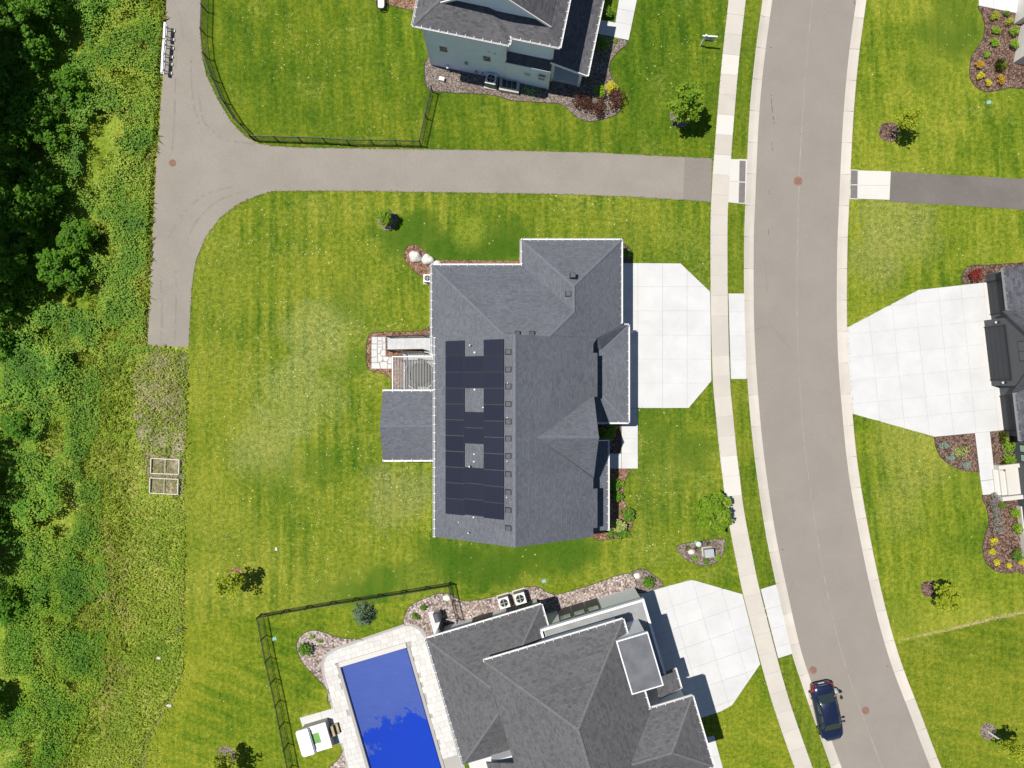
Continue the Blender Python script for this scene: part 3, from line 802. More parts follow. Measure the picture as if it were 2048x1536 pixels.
# manhole covers
def manhole(px, py, r, lab):
    c = G(px, py, 0.02)
    t = thing("manhole_cover", lab, "manhole cover", (c.x, c.y, 0.0), "manhole covers")
    MB().cyl((c.x, c.y, 0.0), r / 25, 0.034, 24).build("frame_ring", M['rust'], t)
    mb = MB().cyl((c.x, c.y, 0.0), r / 25 * 0.8, 0.040, 20)
    for i in range(-3, 4):
        mb.bar((c.x - r / 25 * .6, c.y + i * r / 25 * .2, 0.042), (c.x + r / 25 * .6, c.y + i * r / 25 * .2, 0.042), 0.03, 0.01)
    mb.build("lid", M['rust_dark'], t)
M['rust_dark'] = flat('rusted_iron_dark', (0.215, 0.130, 0.100), 0.85, 0.2, var=0.2, scale=6)
manhole(345, 326, 7.5, "orange rusted manhole cover on the trail beside the brush")
manhole(1596, 362, 9, "rusted manhole cover in the road between the two trail ramps")
manhole(1626, 1340, 8, "rusted manhole cover near the curb behind the parked car")
manhole(1731, 1421, 8, "rusted manhole cover in the middle of the road beside the car")

# tar streaks and tyre arcs on the asphalt
M['tar'] = flat('tar', (0.10, 0.09, 0.08), 0.8, 0.3, var=0.3, scale=2)
M['tyre_arc'] = flat('tyre_arc', (0.236, 0.212, 0.185), 0.9, 0.2, var=0.1, scale=1.5)
def streak(name, pts, w, m, z, dash=0.0, seed=1):
    p = crom(pts, 8); mb = MB(); rs = random.Random(seed)
    for (x0, y0), (x1, y1) in zip(p, p[1:]):
        if rs.random() < dash: continue
        d = math.hypot(x1 - x0, y1 - y0) or 1
        nx, ny = -(y1 - y0) / d * w, (x1 - x0) / d * w
        q = rs.uniform(.5, 1.1)
        mb.sheet([G(x0 + nx * q, y0 + ny * q), G(x1 + nx * q, y1 + ny * q), G(x1 - nx * q, y1 - ny * q), G(x0 - nx * q, y0 - ny * q)], z)
    return mb.build(name, m, kind="structure")
streak("tar_streak", [(1542, 190), (1544, 215), (1547, 240), (1549, 247)], .7, M['tar'], .0135, .25, 2)
streak("tar_streak", [(1543, 285), (1545, 302)], .6, M['tar'], .0135, .2, 3)
streak("tar_streak", [(1540, 320), (1538, 400), (1537, 470)], .4, M['tar'], .0135, .8, 4)
streak("tar_streak", [(1706, -5), (1710, 10), (1713, 13)], .7, M['tar'], .0135, .1, 5)
for k, (px, py) in enumerate(((1542, 95), (1565, 1099), (1775, 1332), (1702, 97))):
    structure("tar_spot", M['tar'], [(px + 1.6 * math.cos(t), py + 1.4 * math.sin(t)) for t in (0, 1, 2, 3, 4, 5)], .0135)
for k, pts in enumerate(([(398, 190), (405, 235), (425, 262), (455, 280), (510, 288)], [(335, 480), (365, 430), (410, 390), (470, 372)], [(370, 490), (395, 440), (440, 400), (500, 380)], [(352, 90), (350, 200), (345, 300)], [(382, 120), (386, 200), (402, 260)], [(322, 560), (324, 640), (322, 690)], [(352, 540), (352, 620), (349, 690)])):
    streak("tyre_arc", pts, 2.2 + .4 * (k % 2), M['tyre_arc'], .0225, .25, 20 + k)
# ---------------------------------------------------------------- houses
def roof_mesh(name, planes, m, parent, t=0.16, **tags):
    """planes: list of 3-D polygons; every plane gets its own shingle mapping (u along the eave, v up the slope)"""
    mb = MB(); 
    me = bpy.data.meshes.new(name)
    uvs = []
    for pl in planes:
        p = [Vector(a) for a in pl]
        if area2(p) < 0: p.reverse()
        n = Vector((0, 0, 0))
        for i in range(len(p)):
            a, b = p[i], p[(i + 1) % len(p)]
            n += Vector(((a.y - b.y) * (a.z + b.z), (a.z - b.z) * (a.x + b.x), (a.x - b.x) * (a.y + b.y)))
        n.normalize()
        tt = Vector((0, 0, 1)).cross(n)
        tt = tt.normalized() if tt.length > 1e-4 else Vector((1, 0, 0))
        ss = n.cross(tt)
        k0 = len(mb.f)
        mb.slab(p, t)
        for f in mb.f[k0:]:
            uvs.append([(Vector(mb.v[i]).dot(tt), Vector(mb.v[i]).dot(ss)) for i in f])
    me.from_pydata(mb.v, [], mb.f)
    l = me.uv_layers.new(name="UVMap")
    i = 0
    for poly, uv in zip(me.polygons, uvs):
        for k, li in enumerate(poly.loop_indices):
            l.data[li].uv = uv[k]
    me.materials.append(m)
    me.update()
    return link(name, me, parent, **tags)

def caps(name, edges, m, parent, w=0.17, drop=0.10, step=0.32):
    """overlapping ridge and hip shingles"""
    mb = MB()
    for a, b in edges:
        a = Vector(a); b = Vector(b)
        d = b - a; L = d.length; n = max(1, int(L / step)); d.normalize()
        sd = d.cross(Vector((0, 0, 1))).normalized() * w
        for i in range(n):
            p = a + d * (L * i / n); q = a + d * (L * (i + 1.06) / n)
            u0 = Vector((0, 0, 0.050)); u1 = Vector((0, 0, 0.030)); dn = Vector((0, 0, -drop))
            vs_ = [p + u0, q + u1, q + u1 + sd + dn, p + u0 + sd + dn, p + u0 - sd + dn, q + u1 - sd + dn]
            mb.add(vs_, [(0, 3, 2, 1), (4, 0, 1, 5), (3, 0, 4)])
    return mb.build(name, m, parent, kind="stuff")

def gutter(parent, a, b, out, m=None, name="gutter", hang=0.62, wid=0.11):
    """open gutter from a to b on the side 'out' (2-D), with its strap hangers"""
    m = m or M['white']
    a = Vector(a); b = Vector(b); o = Vector((out[0], out[1], 0)).normalized()
    dn = Vector((0, 0, -1))
    mb = MB()
    mb.bar(a + o * wid + dn * 0.05, b + o * wid + dn * 0.05, 0.018, 0.14)
    mb.bar(a + o * wid * .5 + dn * 0.115, b + o * wid * .5 + dn * 0.135, wid, 0.02)
    mb.bar(a + o * 0.015 + dn * 0.08, b + o * 0.015 + dn * 0.08, 0.02, 0.14)
    g = mb.build(name, m, parent)
    h = MB(); L = (b - a).length; n = max(2, int(L / hang))
    for i in range(n + 1):
        p = a + (b - a) * (i / n)
        h.bar(p - o * 0.09 + Vector((0, 0, 0.035)), p + o * (wid + 0.01) + Vector((0, 0, 0.02)), 0.032, 0.02)
    h.build("hangers", m, g, kind="stuff")
    return g

def wall_box(mb, x0, x1, y0, y1, z0, z1):
    return mb.prism([(x0, y0), (x1, y0), (x1, y1), (x0, y1)], z0, z1)

# ===== main house
S = 0.5724
house = thing("house", "single storey house with slate grey roof and solar panels, centre of the photo", "house", (0, -1, 0))
def zE(x): return 7.7 - S * (x - 0.21)
def zW(x): return 7.7 + S * (x - 0.21)
w = MB()
wall_box(w, -5.33, 5.75, -10.95, 3.25, 0, 4.2)
w.build("wall", M['siding_grey'], house)
w = MB()
wall_box(w, -5.68, 5.3, 3.26, 8.60, 0, 2.95)
wall_box(w, 1.12, 7.87, 4.1, 10.5, 0, 2.90)
w.build("wall", M['siding_grey'], house)
w = MB()
wall_box(w, 5.76, 8.45, -2.55, 4.09, 0, 2.55)
w.build("garage_wall", M['siding_grey'], house)
for sgn, Y in ((-1, -10.95), (1, 3.2)):     # gable triangles
    w = MB(); p = [(-5.33, Y, 4.2), (5.75, Y, 4.2), (0.21, Y, 7.45)]
    p2 = [(a, Y - 0.15 * sgn * -1 * -1, c) for a, _, c in p]
    w.add(p + p2, [(0, 1, 2), (5, 4, 3), (0, 3, 4, 1), (1, 4, 5, 2), (2, 5, 3, 0)])
    w.build("gable_wall", M['siding_grey'], house)
# garage doors under the front eave
for y0, y1 in ((5.2, 9.6), (-1.9, 0.7), (1.1, 3.7)):
    x = 7.88 if y0 > 4 else 8.46
    w = MB().prism([(x, y0), (x + .04, y0), (x + .04, y1), (x, y1)], 0.06, 2.3)
    d = w.build("garage_door", M['trim'], house)
    for k in range(4):
        MB().bar((x + .05, y0 + .1, .34 + k * .55), (x + .05, y1 - .1, .34 + k * .55), 0.02, 0.44).build("panel", M['white'], d)
YS = -11.30
main_planes = [
    [(-5.73, YS, zW(-5.73)), (0.21, YS, 7.7), (0.21, 3.43, 7.7), (-5.73, 3.43, zW(-5.73))],
    [(0.21, YS, 7.7), (6.0, YS, zE(6.0)), (6.0, -10.65, zE(6.0)), (6.33, -10.65, zE(6.33)), (6.33, -7.75, zE(6.33)), (6.0, -7.75, zE(6.0)), (6.0, -6.95, zE(6.0)), (1.8, -3.77, zE(1.8)), (5.9, -0.95, zE(5.9)), (6.33, -0.95, zE(6.33)), (6.33, 2.3, zE(6.33)), (6.0, 2.3, zE(6.0)), (6.0, 2.95, zE(6.0)), (6.33, 3.43, zE(6.33)), (2.7, 3.43, zE(2.7)), (0.21, 3.43, 7.7)],
]
roof1 = roof_mesh("roof", main_planes, M['roof_main'], house, 0.2)
zr = zE(1.8)
zg = zr - 0.80 * 2.85
gable_planes = [
    [(1.8, -3.77, zr), (6.12, -3.77, zr), (6.05, -0.92, zg), (5.92, -0.92, zg)],
    [(1.8, -3.77, zr), (6.02, -6.92, zr - 0.8 * 3.15), (6.05, -6.92, zr - .8 * 3.15), (6.12, -3.77, zr)],
]
roof2 = roof_mesh("entry_gable_roof", [[(a, b, c + 0.02) for a, b, c in p] for p in gable_planes], M['roof_main'], house, 0.2)
MB().add([(5.8, -0.95, zg - .2), (5.8, -6.9, zg - .4), (5.8, -3.77, zr - .25), (5.6, -0.95, zg - .2), (5.6, -6.9, zg - .4), (5.6, -3.77, zr - .25)], [(0, 1, 2), (5, 4, 3), (0, 3, 4, 1), (1, 4, 5, 2), (2, 5, 3, 0)]).build("entry_gable_wall", M['siding_grey'], house)
E0 = 3.10
north_planes = [
    [(-6.08, 9.0, E0), (0.717, 9.0, E0), (4.49, 5.23, 5.26), (2.7, 3.44, 6.275), (-0.52, 3.44, 6.28)],
    [(-6.08, 9.0, E0), (-0.52, 3.44, 6.28), (-0.52, 2.27, 6.28), (-6.08, 2.27, E0)],
    [(0.717, 9.0, E0), (0.717, 10.9, E0), (4.49, 7.12, 5.26), (4.49, 5.23, 5.26)],
    [(0.717, 10.9, E0), (8.27, 10.9, E0), (4.49, 7.12, 5.26)],
    [(2.7, 3.44, 6.275), (4.49, 5.23, 5.26), (4.49, 7.12, 5.26), (8.27, 10.9, E0), (8.27, 4.5, E0), (6.33, 3.44, zE(6.33))],
]
roof3 = roof_mesh("north_roof", north_planes, M['roof_main'], house, 0.18)
f0 = 2.62
front_planes = [
    [(8.88, 4.5, f0), (8.88, -2.93, f0), (6.9, -1.0, 2.95), (5.8, -1.0, 2.95), (5.8, 2.6, 2.97), (6.84, 2.6, 2.96)],
    [(8.88, 4.5, f0), (6.84, 2.6, 2.96), (5.8, 2.6, 2.97), (6.33, 3.44, 4.19), (8.27, 4.5, E0 - .005)],
    [(8.88, -2.93, f0), (6.9, -1.0, 2.95), (5.8, -1.0, 2.95), (5.8, -2.93, f0)],
]
roof4 = roof_mesh("garage_roof", front_planes, M['roof_main'], house, 0.16)
porch = roof_mesh("porch_roof", [[(7.33, -4.33, 2.6), (7.33, -11.16, 2.6), (5.76, -11.16, 2.95), (5.76, -4.33, 2.95)]], M['roof_main'], house, 0.16)
pz, pr_ = 3.3, 4.12
patio = roof_mesh("patio_roof", [[(-9.73, -0.53, pz), (-5.3, -0.53, pz), (-5.3, -3.13, pr_), (-9.80, -3.13, pr_)], [(-9.80, -3.13, pr_), (-5.3, -3.13, pr_), (-5.3, -5.73, pz), (-9.73, -5.73, pz)]], M['roof_main'], house, 0.16)
caps("ridge_caps", [((0.21, YS, 7.7), (0.21, 3.43, 7.7))], M['cap'], roof1, 0.12, 0.065)
caps("ridge_caps", [((-6.08, 9.0, E0), (-0.52, 3.44, 6.28)), ((4.49, 5.23, 5.26), (2.7, 3.44, 6.275)), ((-.52, 3.44, 6.28), (2.7, 3.44, 6.28)), ((4.49, 7.12, 5.26), (4.49, 5.23, 5.26)), ((8.27, 10.9, E0), (4.49, 7.12, 5.26)), ((0.717, 10.9, E0), (4.49, 7.12, 5.26))], M['cap'], roof3, 0.09, 0.035)
caps("ridge_caps", [((1.8, -3.77, zr), (6.12, -3.77, zr))], M['cap'], roof2, 0.11, 0.085)
caps("ridge_caps", [((8.88, 4.5, f0), (6.84, 2.6, 2.96)), ((8.88, -2.93, f0), (6.9, -1.0, 2.95))], M['cap'], roof4, 0.11, 0.035)
caps("ridge_caps", [((-9.80, -3.13, pr_), (-5.8, -3.13, pr_))], M['cap'], patio, 0.09, 0.03)
# gutters
for a, b, o, par in [((-5.73, YS, zW(-5.73)), (-5.73, 3.43, zW(-5.73)), (-1, 0), roof1), ((-6.08, 2.27, E0), (-6.08, 9.0, E0), (-1, 0), roof3), ((-6.08, 9.0, E0), (0.717, 9.0, E0), (0, 1), roof3),
                     ((0.717, 9.1, E0), (0.717, 10.9, E0), (-1, 0), roof3), ((0.717, 10.9, E0), (8.27, 10.9, E0), (0, 1), roof3), ((8.27, 10.9, E0), (8.27, 4.6, E0), (1, 0), roof3),
                     ((8.88, 4.5, f0), (8.88, -2.93, f0), (1, 0), roof4), ((8.88, -2.93, f0), (5.85, -2.93, f0), (0, -1), roof4), ((8.30, 4.5, f0 + .1), (8.88, 4.5, f0), (0, 1), roof4),
                     ((7.33, -4.33, 2.6), (7.33, -11.16, 2.6), (1, 0), porch), ((-9.73, -0.53, pz), (-5.4, -0.53, pz), (0, 1), patio), ((-9.73, -5.73, pz), (-5.4, -5.73, pz), (0, -1), patio)]:
    gutter(par, a, b, o)
MB().bar((5.8, -4.3, 2.93), (7.4, -4.3, 2.58), 0.06, 0.16).build("rake_board", M['white'], porch)
for y in (-4.6, -7.7, -10.9):
    MB().box((7.1, y, 0), 0.2, 0.2, 2.45).build("porch_post", M['white'], porch)
MB().box((6.45, -7.7, 0), 1.5, 6.4, 0.3).build("porch_floor", M['drive'], house)
for x, y in ((-9.4, -0.9), (-9.4, -5.4)):
    MB().box((x, y, 0), 0.22, 0.22, 3.1).build("patio_post", M['white'], patio)
MB().box((-7.5, -3.1, 0), 4.2, 4.9, 0.12).build("patio_floor", M['drive'], house)
# box vents, pipes
def on_W(px, py):
    for z in np.linspace(4.2, 7.7, 400):
        p = P(px, py, z)
        if abs(zW(p.x) - z) < 0.01: return p
    return P(px, py, 7)
def solve(px, py, fn, z=5.0):
    for _ in range(60):
        p = P(px, py, z); z = 0.5 * z + 0.5 * fn(p)
    return P(px, py, z)
fW = lambda p: zW(p.x)
fN = lambda p: E0 + S * (9.0 - p.y)
fNW = lambda p: E0 + S * (p.x - 0.717)
def box_vent(p, lean, par):
    """lean: 2-D downhill direction"""
    d = Vector((lean[0], lean[1], 0)); s_ = Vector((-lean[1], lean[0], 0))
    mb = MB()
    a = 0.19
    top = [p + s_ * a * .8 + d * a * .8, p - s_ * a * .8 + d * a * .8, p - s_ * a * .8 - d * a * .9, p + s_ * a * .8 - d * a * .9]
    lo = [p + s_ * a * 1.1 + d * a * 1.25, p - s_ * a * 1.1 + d * a * 1.25, p - s_ * a * 1.1 - d * a * 1.1, p + s_ * a * 1.1 - d * a * 1.1]
    vs_ = [v + Vector((0, 0, 0.20 if i < 2 else 0.26)) for i, v in enumerate(top)] + [v + Vector((0, 0, -0.16 if i < 2 else 0.1)) for i, v in enumerate(lo)]
    mb.add(vs_, [(0, 1, 2, 3), (4, 5, 1, 0), (5, 6, 2, 1), (6, 7, 3, 2), (7, 4, 0, 3)])
    return mb.build("roof_vent", M['vent'], par)
for y in (704, 739, 773, 808, 843, 877, 912, 948, 984, 1020, 1056):
    box_vent(solve(1016.5, y, fW), (-1, 0), roof1)
for px, py, fn, ln in ((1145.5, 551, fNW, (-1, 0)), (1136.5, 588, fNW, (-1, 0)), (1035, 668, fN, (0, 1)), (1064, 668, fN, (0, 1))):
    box_vent(solve(px, py, fn), ln, roof3)
for px, py, r, h in ((940, 691, .05, .42), (949, 705, .07, .12), (949, 779, .07, .12), (966, 814.5, .05, .22), (948, 908, .06, .12), (948, 923, .06, .12), (939, 932, .06, .42), (937, 1064, .05, .40), (917, 1044, .04, .12), (1015, 766, .04, .15), (1014.5, 835, .04, .15), (1014, 922, .04, .15), (1013.5, 994, .04, .15), (947, 1034, .06, .12)):
    p = solve(px, py, fW)
    MB().cyl((p.x, p.y, p.z - .1), r, h + .1, 10).build("vent_pipe", M['pipe'], roof1)

# ===== solar array
M['cells'] = None
m, nt, b_ = newmat('solar_cells', 0.35, 0.3)
co = pos(nt)
sx = node(nt, 'ShaderNodeSeparateXYZ', {0: co})
gx = mth(nt, 'FRACT', mth(nt, 'DIVIDE', sx.outputs[0], 0.078)); gy = mth(nt, 'FRACT', mth(nt, 'DIVIDE', sx.outputs[1], 0.182))
ln = mth(nt, 'MAXIMUM', mapr(nt, gx, 0.90, 0.93), mapr(nt, gy, 0.94, 0.96))
r_ = node(nt, 'ShaderNodeObjectInfo').outputs['Random']
base = mix(nt, r_, (0.012, 0.015, 0.030), (0.017, 0.019, 0.034))
setc(nt, b_, mix(nt, mth(nt, 'MULTIPLY', ln, 0.35), base, (0.06, 0.062, 0.08)))
M['cells'] = m
M['pframe'] = flat('panel_frame', (0.030, 0.032, 0.040), 0.35, 0.5)
array = thing("solar_array", "array of black solar panels bolted to the west slope of the central house", "solar panels", (-2.7, -3.2, 6.0), None)
pw, ph, dxh = 1.148, 1.42, 1.42
slope_len = math.hypot(dxh, dxh * S)
rows = {0: [3.15 - 1.148 * i for i in range(11)], 2: [3.15 - 1.148 * i for i in range(11)], 1: [2.0, 2.0 - 1.148, -1.98, -1.98 - 1.148, -5.96, -5.96 - 1.148, -5.96 - 2 * 1.148]}
x0s = [-4.80, -3.375, -1.95]
nrm = Vector((-S, 0, 1)).normalized(); sl_ = Vector((1, 0, S)).normalized()
fme = MB(); cme = MB()
hw, hl = pw / 2 - 0.012, slope_len / 2 - 0.012
def lp(a, b, c): return sl_ * a + Vector((0, 1, 0)) * b + nrm * c
for sa, sb in ((1, 0), (-1, 0)):
    fme.add([lp(sa * hl, -hw, 0), lp(sa * hl, hw, 0), lp(sa * hl, hw, .045), lp(sa * hl, -hw, .045), lp(sa * (hl - .03), -hw, 0), lp(sa * (hl - .03), hw, 0), lp(sa * (hl - .03), hw, .045), lp(sa * (hl - .03), -hw, .045)], [(0, 1, 2, 3), (4, 7, 6, 5), (3, 2, 6, 7), (0, 3, 7, 4), (1, 5, 6, 2)])
for sb in (1, -1):
    fme.add([lp(-hl, sb * hw, 0), lp(hl, sb * hw, 0), lp(hl, sb * hw, .044), lp(-hl, sb * hw, .044), lp(-hl, sb * (hw - .03), 0), lp(hl, sb * (hw - .03), 0), lp(hl, sb * (hw - .03), .044), lp(-hl, sb * (hw - .03), .044)], [(0, 1, 2, 3), (4, 7, 6, 5), (3, 2, 6, 7)])
cme.add([lp(-hl + .03, -hw + .03, .038), lp(hl - .03, -hw + .03, .038), lp(hl - .03, hw - .03, .038), lp(-hl + .03, hw - .03, .038)], [(0, 1, 2, 3)])
fm_, cm_ = fme.mesh("panel_frame"), cme.mesh("panel_glass")
fm_.materials.append(M['pframe']); cm_.materials.append(M['cells'])
for ci in range(3):
    for y in rows[ci]:
        xc = x0s[ci] + dxh / 2 
        c = Vector((xc, y - pw / 2, zW(xc))) + nrm * 0.10
        o = link("solar_panel", cm_, array, loc=c)
        link("frame", fm_, o, loc=c)
for ci in range(3):
    for fx in (0.28, 0.74):
        xx = x0s[ci] + dxh * fx
        for y in rows[ci]:
            MB().bar((xx, y - .02, zW(xx) + .055), (xx, y - pw + .02, zW(xx) + .055), 0.045, 0.07).build("mounting_rail", M['grey'], array)

# ===== deck, stairs, pergola
deck = thing("deck", "light grey deck with stairs and black railing beside the flagstone patio", "deck", (-7.5, 2.5, 0))
DZ = 1.25
def boards(par, x0, x1, y0, y1, z, w, along, m):
    L = (x1 - x0) if along == 'y' else (y1 - y0)
    n = max(1, round(abs(L) / w))
    for i in range(n):
        if along == 'y':
            a = x0 + (x1 - x0) * i / n; b = x0 + (x1 - x0) * (i + 1) / n
            MB().prism([(a + .006, y0), (b - .006, y0), (b - .006, y1), (a + .006, y1)], z - 0.03, z + random.uniform(-.002, .002)).build("deck_board", m, par)
        else:
            a = y0 + (y1 - y0) * i / n; b = y0 + (y1 - y0) * (i + 1) / n
            MB().prism([(x0, a + .006), (x1, a + .006), (x1, b - .006), (x0, b - .006)], z - 0.03, z + random.uniform(-.002, .002)).build("deck_board", m, par)
boards(deck, -8.55, -5.4, -0.5, 2.42, DZ, 0.29, 'y', M['wood_grey'])
MB().prism([(-8.5, -0.45), (-5.4, -0.45), (-5.4, 2.35), (-8.5, 2.35)], 0.0, DZ - 0.04).build("deck_frame", M['wood_grey'], deck)
# stairs climb from the patio towards the house
ns = 9
sx0, sx1 = -9.95, -6.9
for i in range(ns):
    a = sx0 + (sx1 - sx0) * i / ns; b = sx0 + (sx1 - sx0) * (i + 1) / ns
    zt = DZ * (i + 1) / (ns + 1)
    MB().prism([(a + .01, 2.72), (b + .03, 2.72), (b + .03, 3.72), (a + .01, 3.72)], max(0, zt - .12), zt).build("stair_tread", M['wood_grey'], deck)
    MB().prism([(b - .02, 2.73), (b + .02, 2.73), (b + .02, 3.71), (b - .02, 3.71)], 0.0, zt - .002).build("stair_riser", M['grey'], deck)
MB().prism([(-6.88, 2.45), (-5.4, 2.45), (-5.4, 3.75), (-6.88, 3.75)], DZ - .1, DZ).build("landing", M['wood_grey'], deck)
def railing(par, a, b, h=0.95, step=0.11, name="railing"):
    a = Vector(a); b = Vector(b)
    mb = MB(); up = Vector((0, 0, h))
    mb.bar(a + up, b + up, 0.06, 0.05); mb.bar(a + up * .12, b + up * .12, 0.04, 0.03)
    n = max(2, int((b - a).length / step))
    for i in range(n + 1):
        p = a + (b - a) * (i / n)
        mb.bar(p + up * (.1 if 0 < i < n else 0), p + up * (1 if 0 < i < n else 1.05), 0.018 if 0 < i < n else 0.07, 0.018 if 0 < i < n else 0.07)
    return mb.build(name, M['black'], par)
railing(deck, (-9.9, 3.76, .05), (-6.9, 3.76, DZ)); railing(deck, (-9.9, 2.68, .05), (-6.9, 2.68, DZ))
railing(deck, (-6.9, 3.78, DZ), (-5.75, 3.78, DZ)); railing(deck, (-8.6, 2.45, DZ), (-6.9, 2.45, DZ))
railing(deck, (-8.6, -0.45, DZ), (-8.6, 2.45, DZ), step=.1)
pergola = thing("pergola", "white slatted pergola over the deck against the house wall", "pergola", (-7.4, 0.8, 0))
PZ = 3.05
px0, px1, py0, py1 = -9.05, -5.78, -0.42, 2.04
M['slat'] = flat('pergola_slat', (0.36, 0.36, 0.345), 0.6, 0.3, var=0.04)
n = 27
sm_ = MB(); sm_.prism([(-.020, py0), (.020, py0), (.020, py1), (-.020, py1)], -0.09, 0.0)
sme = sm_.mesh("slat"); sme.materials.append(M['slat'])
for i in range(n):
    x = px0 + .12 + (px1 - px0 - .2) * i / (n - 1)
    link("slat", sme, pergola, loc=(x, 0, PZ))
MB().bar((px0, py1 + .03, PZ - .06), (px1, py1 + .03, PZ - .06), 0.06, 0.2).build("beam", M['white'], pergola)
MB().bar((px0, py0 - .02, PZ - .2), (px1, py0 - .02, PZ - .2), 0.06, 0.2).build("beam", M['white'], pergola)
MB().bar((px0, py0, PZ - .06), (px0, py1, PZ - .06), 0.06, 0.2).build("beam", M['white'], pergola)
MB().bar((px1, py0, PZ - .06), (px1, py1, PZ - .06), 0.06, 0.2).build("beam", M['white'], pergola)
for x, y in ((px0 + .1, py1 - .1), (px0 + .1, py0 + .1)):
    MB().box((x, y, 0), .14, .14, PZ - .1).build("post", M['white'], pergola)
tag(MB().cyl((-7.05, .76, DZ + .001), .98, .015, 36).build("dark_disc", flat('disc_charcoal', (.012, .012, .014), .95)), "round charcoal rug darkening the deck under the pergola table", "disc")  # flat black disc laid on the deck to darken the gaps between slats
tb = thing("patio_table", "round dark table under the pergola slats", "table", (-7.1, 0.75, DZ))
MB().cyl((-7.1, .75, DZ + .70), .72, .04, 28).build("table_top", M['black'], tb)
MB().cyl((-7.1, .75, DZ), .06, .7, 10).build("pedestal", M['black'], tb)
MB().cyl((-7.1, .75, DZ), .28, .04, 16).build("base", M['black'], tb)
clab = ["white garden chair at the house side of the round table", "white garden chair at the far right of the round table", "white garden chair at the stair side of the round table", "white garden chair at the railing side of the round table", "white garden chair at the covered patio side of the round table"]
for i in range(5):
    a = 2 * math.pi * i / 5 + .3
    c = Vector((-7.1 + math.cos(a) * 1.0, .75 + math.sin(a) * 1.0, DZ))
    t = thing("garden_chair", clab[i], "chair", c, "chairs around the table under the pergola")
    MB().box((c.x, c.y, DZ + .43), .42, .42, .05, a).build("seat", M['vent'], t)
    q = c + Vector((math.cos(a), math.sin(a), 0)) * .2
    MB().box((q.x, q.y, DZ + .48), .05, .42, .42, a).build("backrest", M['white'], t)
    for u, v in ((.17, .17), (.17, -.17), (-.17, .17), (-.17, -.17)):
        MB().box((c.x + u * math.cos(a) - v * math.sin(a), c.y + u * math.sin(a) + v * math.cos(a), DZ), .035, .035, .43, a).build("leg", M['white'], t)

# flagstone patio
fp = link("flagstone_patio", None, kind="structure")
zc = lambda x, y: (720 + x / 9.6, 640 + y / 9.6)
MB().sheet([G(*zc(*q)) for q in ((222, 322), (495, 322), (500, 575), (505, 700), (620, 705), (618, 938), (222, 938))], 0.03).build("joint_bed", M['flag_gap'], fp)
stones = [[(230, 325), (335, 325), (335, 455), (228, 455)], [(340, 325), (420, 325), (435, 400), (340, 400)], [(340, 408), (435, 408), (440, 460), (340, 462)], [(425, 328), (490, 328), (490, 435), (440, 435)], [(225, 465), (330, 465), (332, 570), (222, 570)], [(340, 468), (440, 468), (440, 515), (340, 520)], [(445, 442), (495, 442), (495, 565), (440, 565)], [(222, 577), (330, 577), (335, 705), (222, 712)], [(340, 525), (430, 525), (435, 560), (400, 580), (395, 635), (342, 650)], [(405, 590), (440, 572), (495, 575), (495, 690), (420, 690), (400, 660)], [(222, 720), (338, 712), (340, 815), (225, 818)], [(345, 655), (392, 645), (410, 690), (435, 705), (440, 760), (405, 805), (345, 815)], [(440, 700), (570, 710), (520, 795), (470, 790), (445, 760)], [(222, 825), (370, 825), (398, 935), (222, 935)], [(382, 825), (420, 805), (510, 800), (530, 845), (525, 935), (405, 935)], [(575, 712), (615, 712), (615, 835), (545, 840), (530, 800)], [(535, 850), (612, 845), (612, 935), (530, 935)]]
for st in stones:
    MB().prism(inset([G(*zc(*q)) for q in st], 0.012), 0.0, 0.055 + random.uniform(0, .012)).build("flagstone", M['flag'], fp)
class Frame:
    """local frame on the ground: a along, b across"""
    def __init__(s, o, ex, ey):
        s.o = Vector((o[0], o[1], 0)); s.ex = Vector((ex[0], ex[1], 0)).normalized(); s.ey = Vector((ey[0], ey[1], 0)).normalized()
        s.ang = math.atan2(s.ex.y, s.ex.x)
    def __call__(s, a, b, z=0.0):
        return s.o + s.ex * a + s.ey * b + Vector((0, 0, z))
    def local(s, p):
        d = Vector((p[0], p[1], 0)) - s.o
        return d.dot(s.ex), d.dot(s.ey)
    def box(s, mb, a0, a1, b0, b1, z0, z1):
        return mb.prism([s(a0, b0), s(a1, b0), s(a1, b1), s(a0, b1)], z0, z1)
    def on_wall(s, px, py, b):
        """point of the wall plane b seen at a photo pixel: returns a, z"""
        lo, hi = -1.0, 14.0
        f = lambda z: s.local(P(px, py, z))[1] - b
        for _ in range(50):
            m_ = (lo + hi) / 2
            if (f(lo) > 0) == (f(m_) > 0): lo = m_
            else: hi = m_
        return s.local(P(px, py, lo))[0], lo
M['glass'] = flat('window_glass', (0.05, 0.055, 0.06), 0.08, 0.6, var=0.05)
M['glass_green'] = flat('window_glass_pale', (0.30, 0.40, 0.34), 0.1, 0.6, var=0.08)
M['darkpanel'] = flat('dark_panel', (0.060, 0.060, 0.064), 0.6)

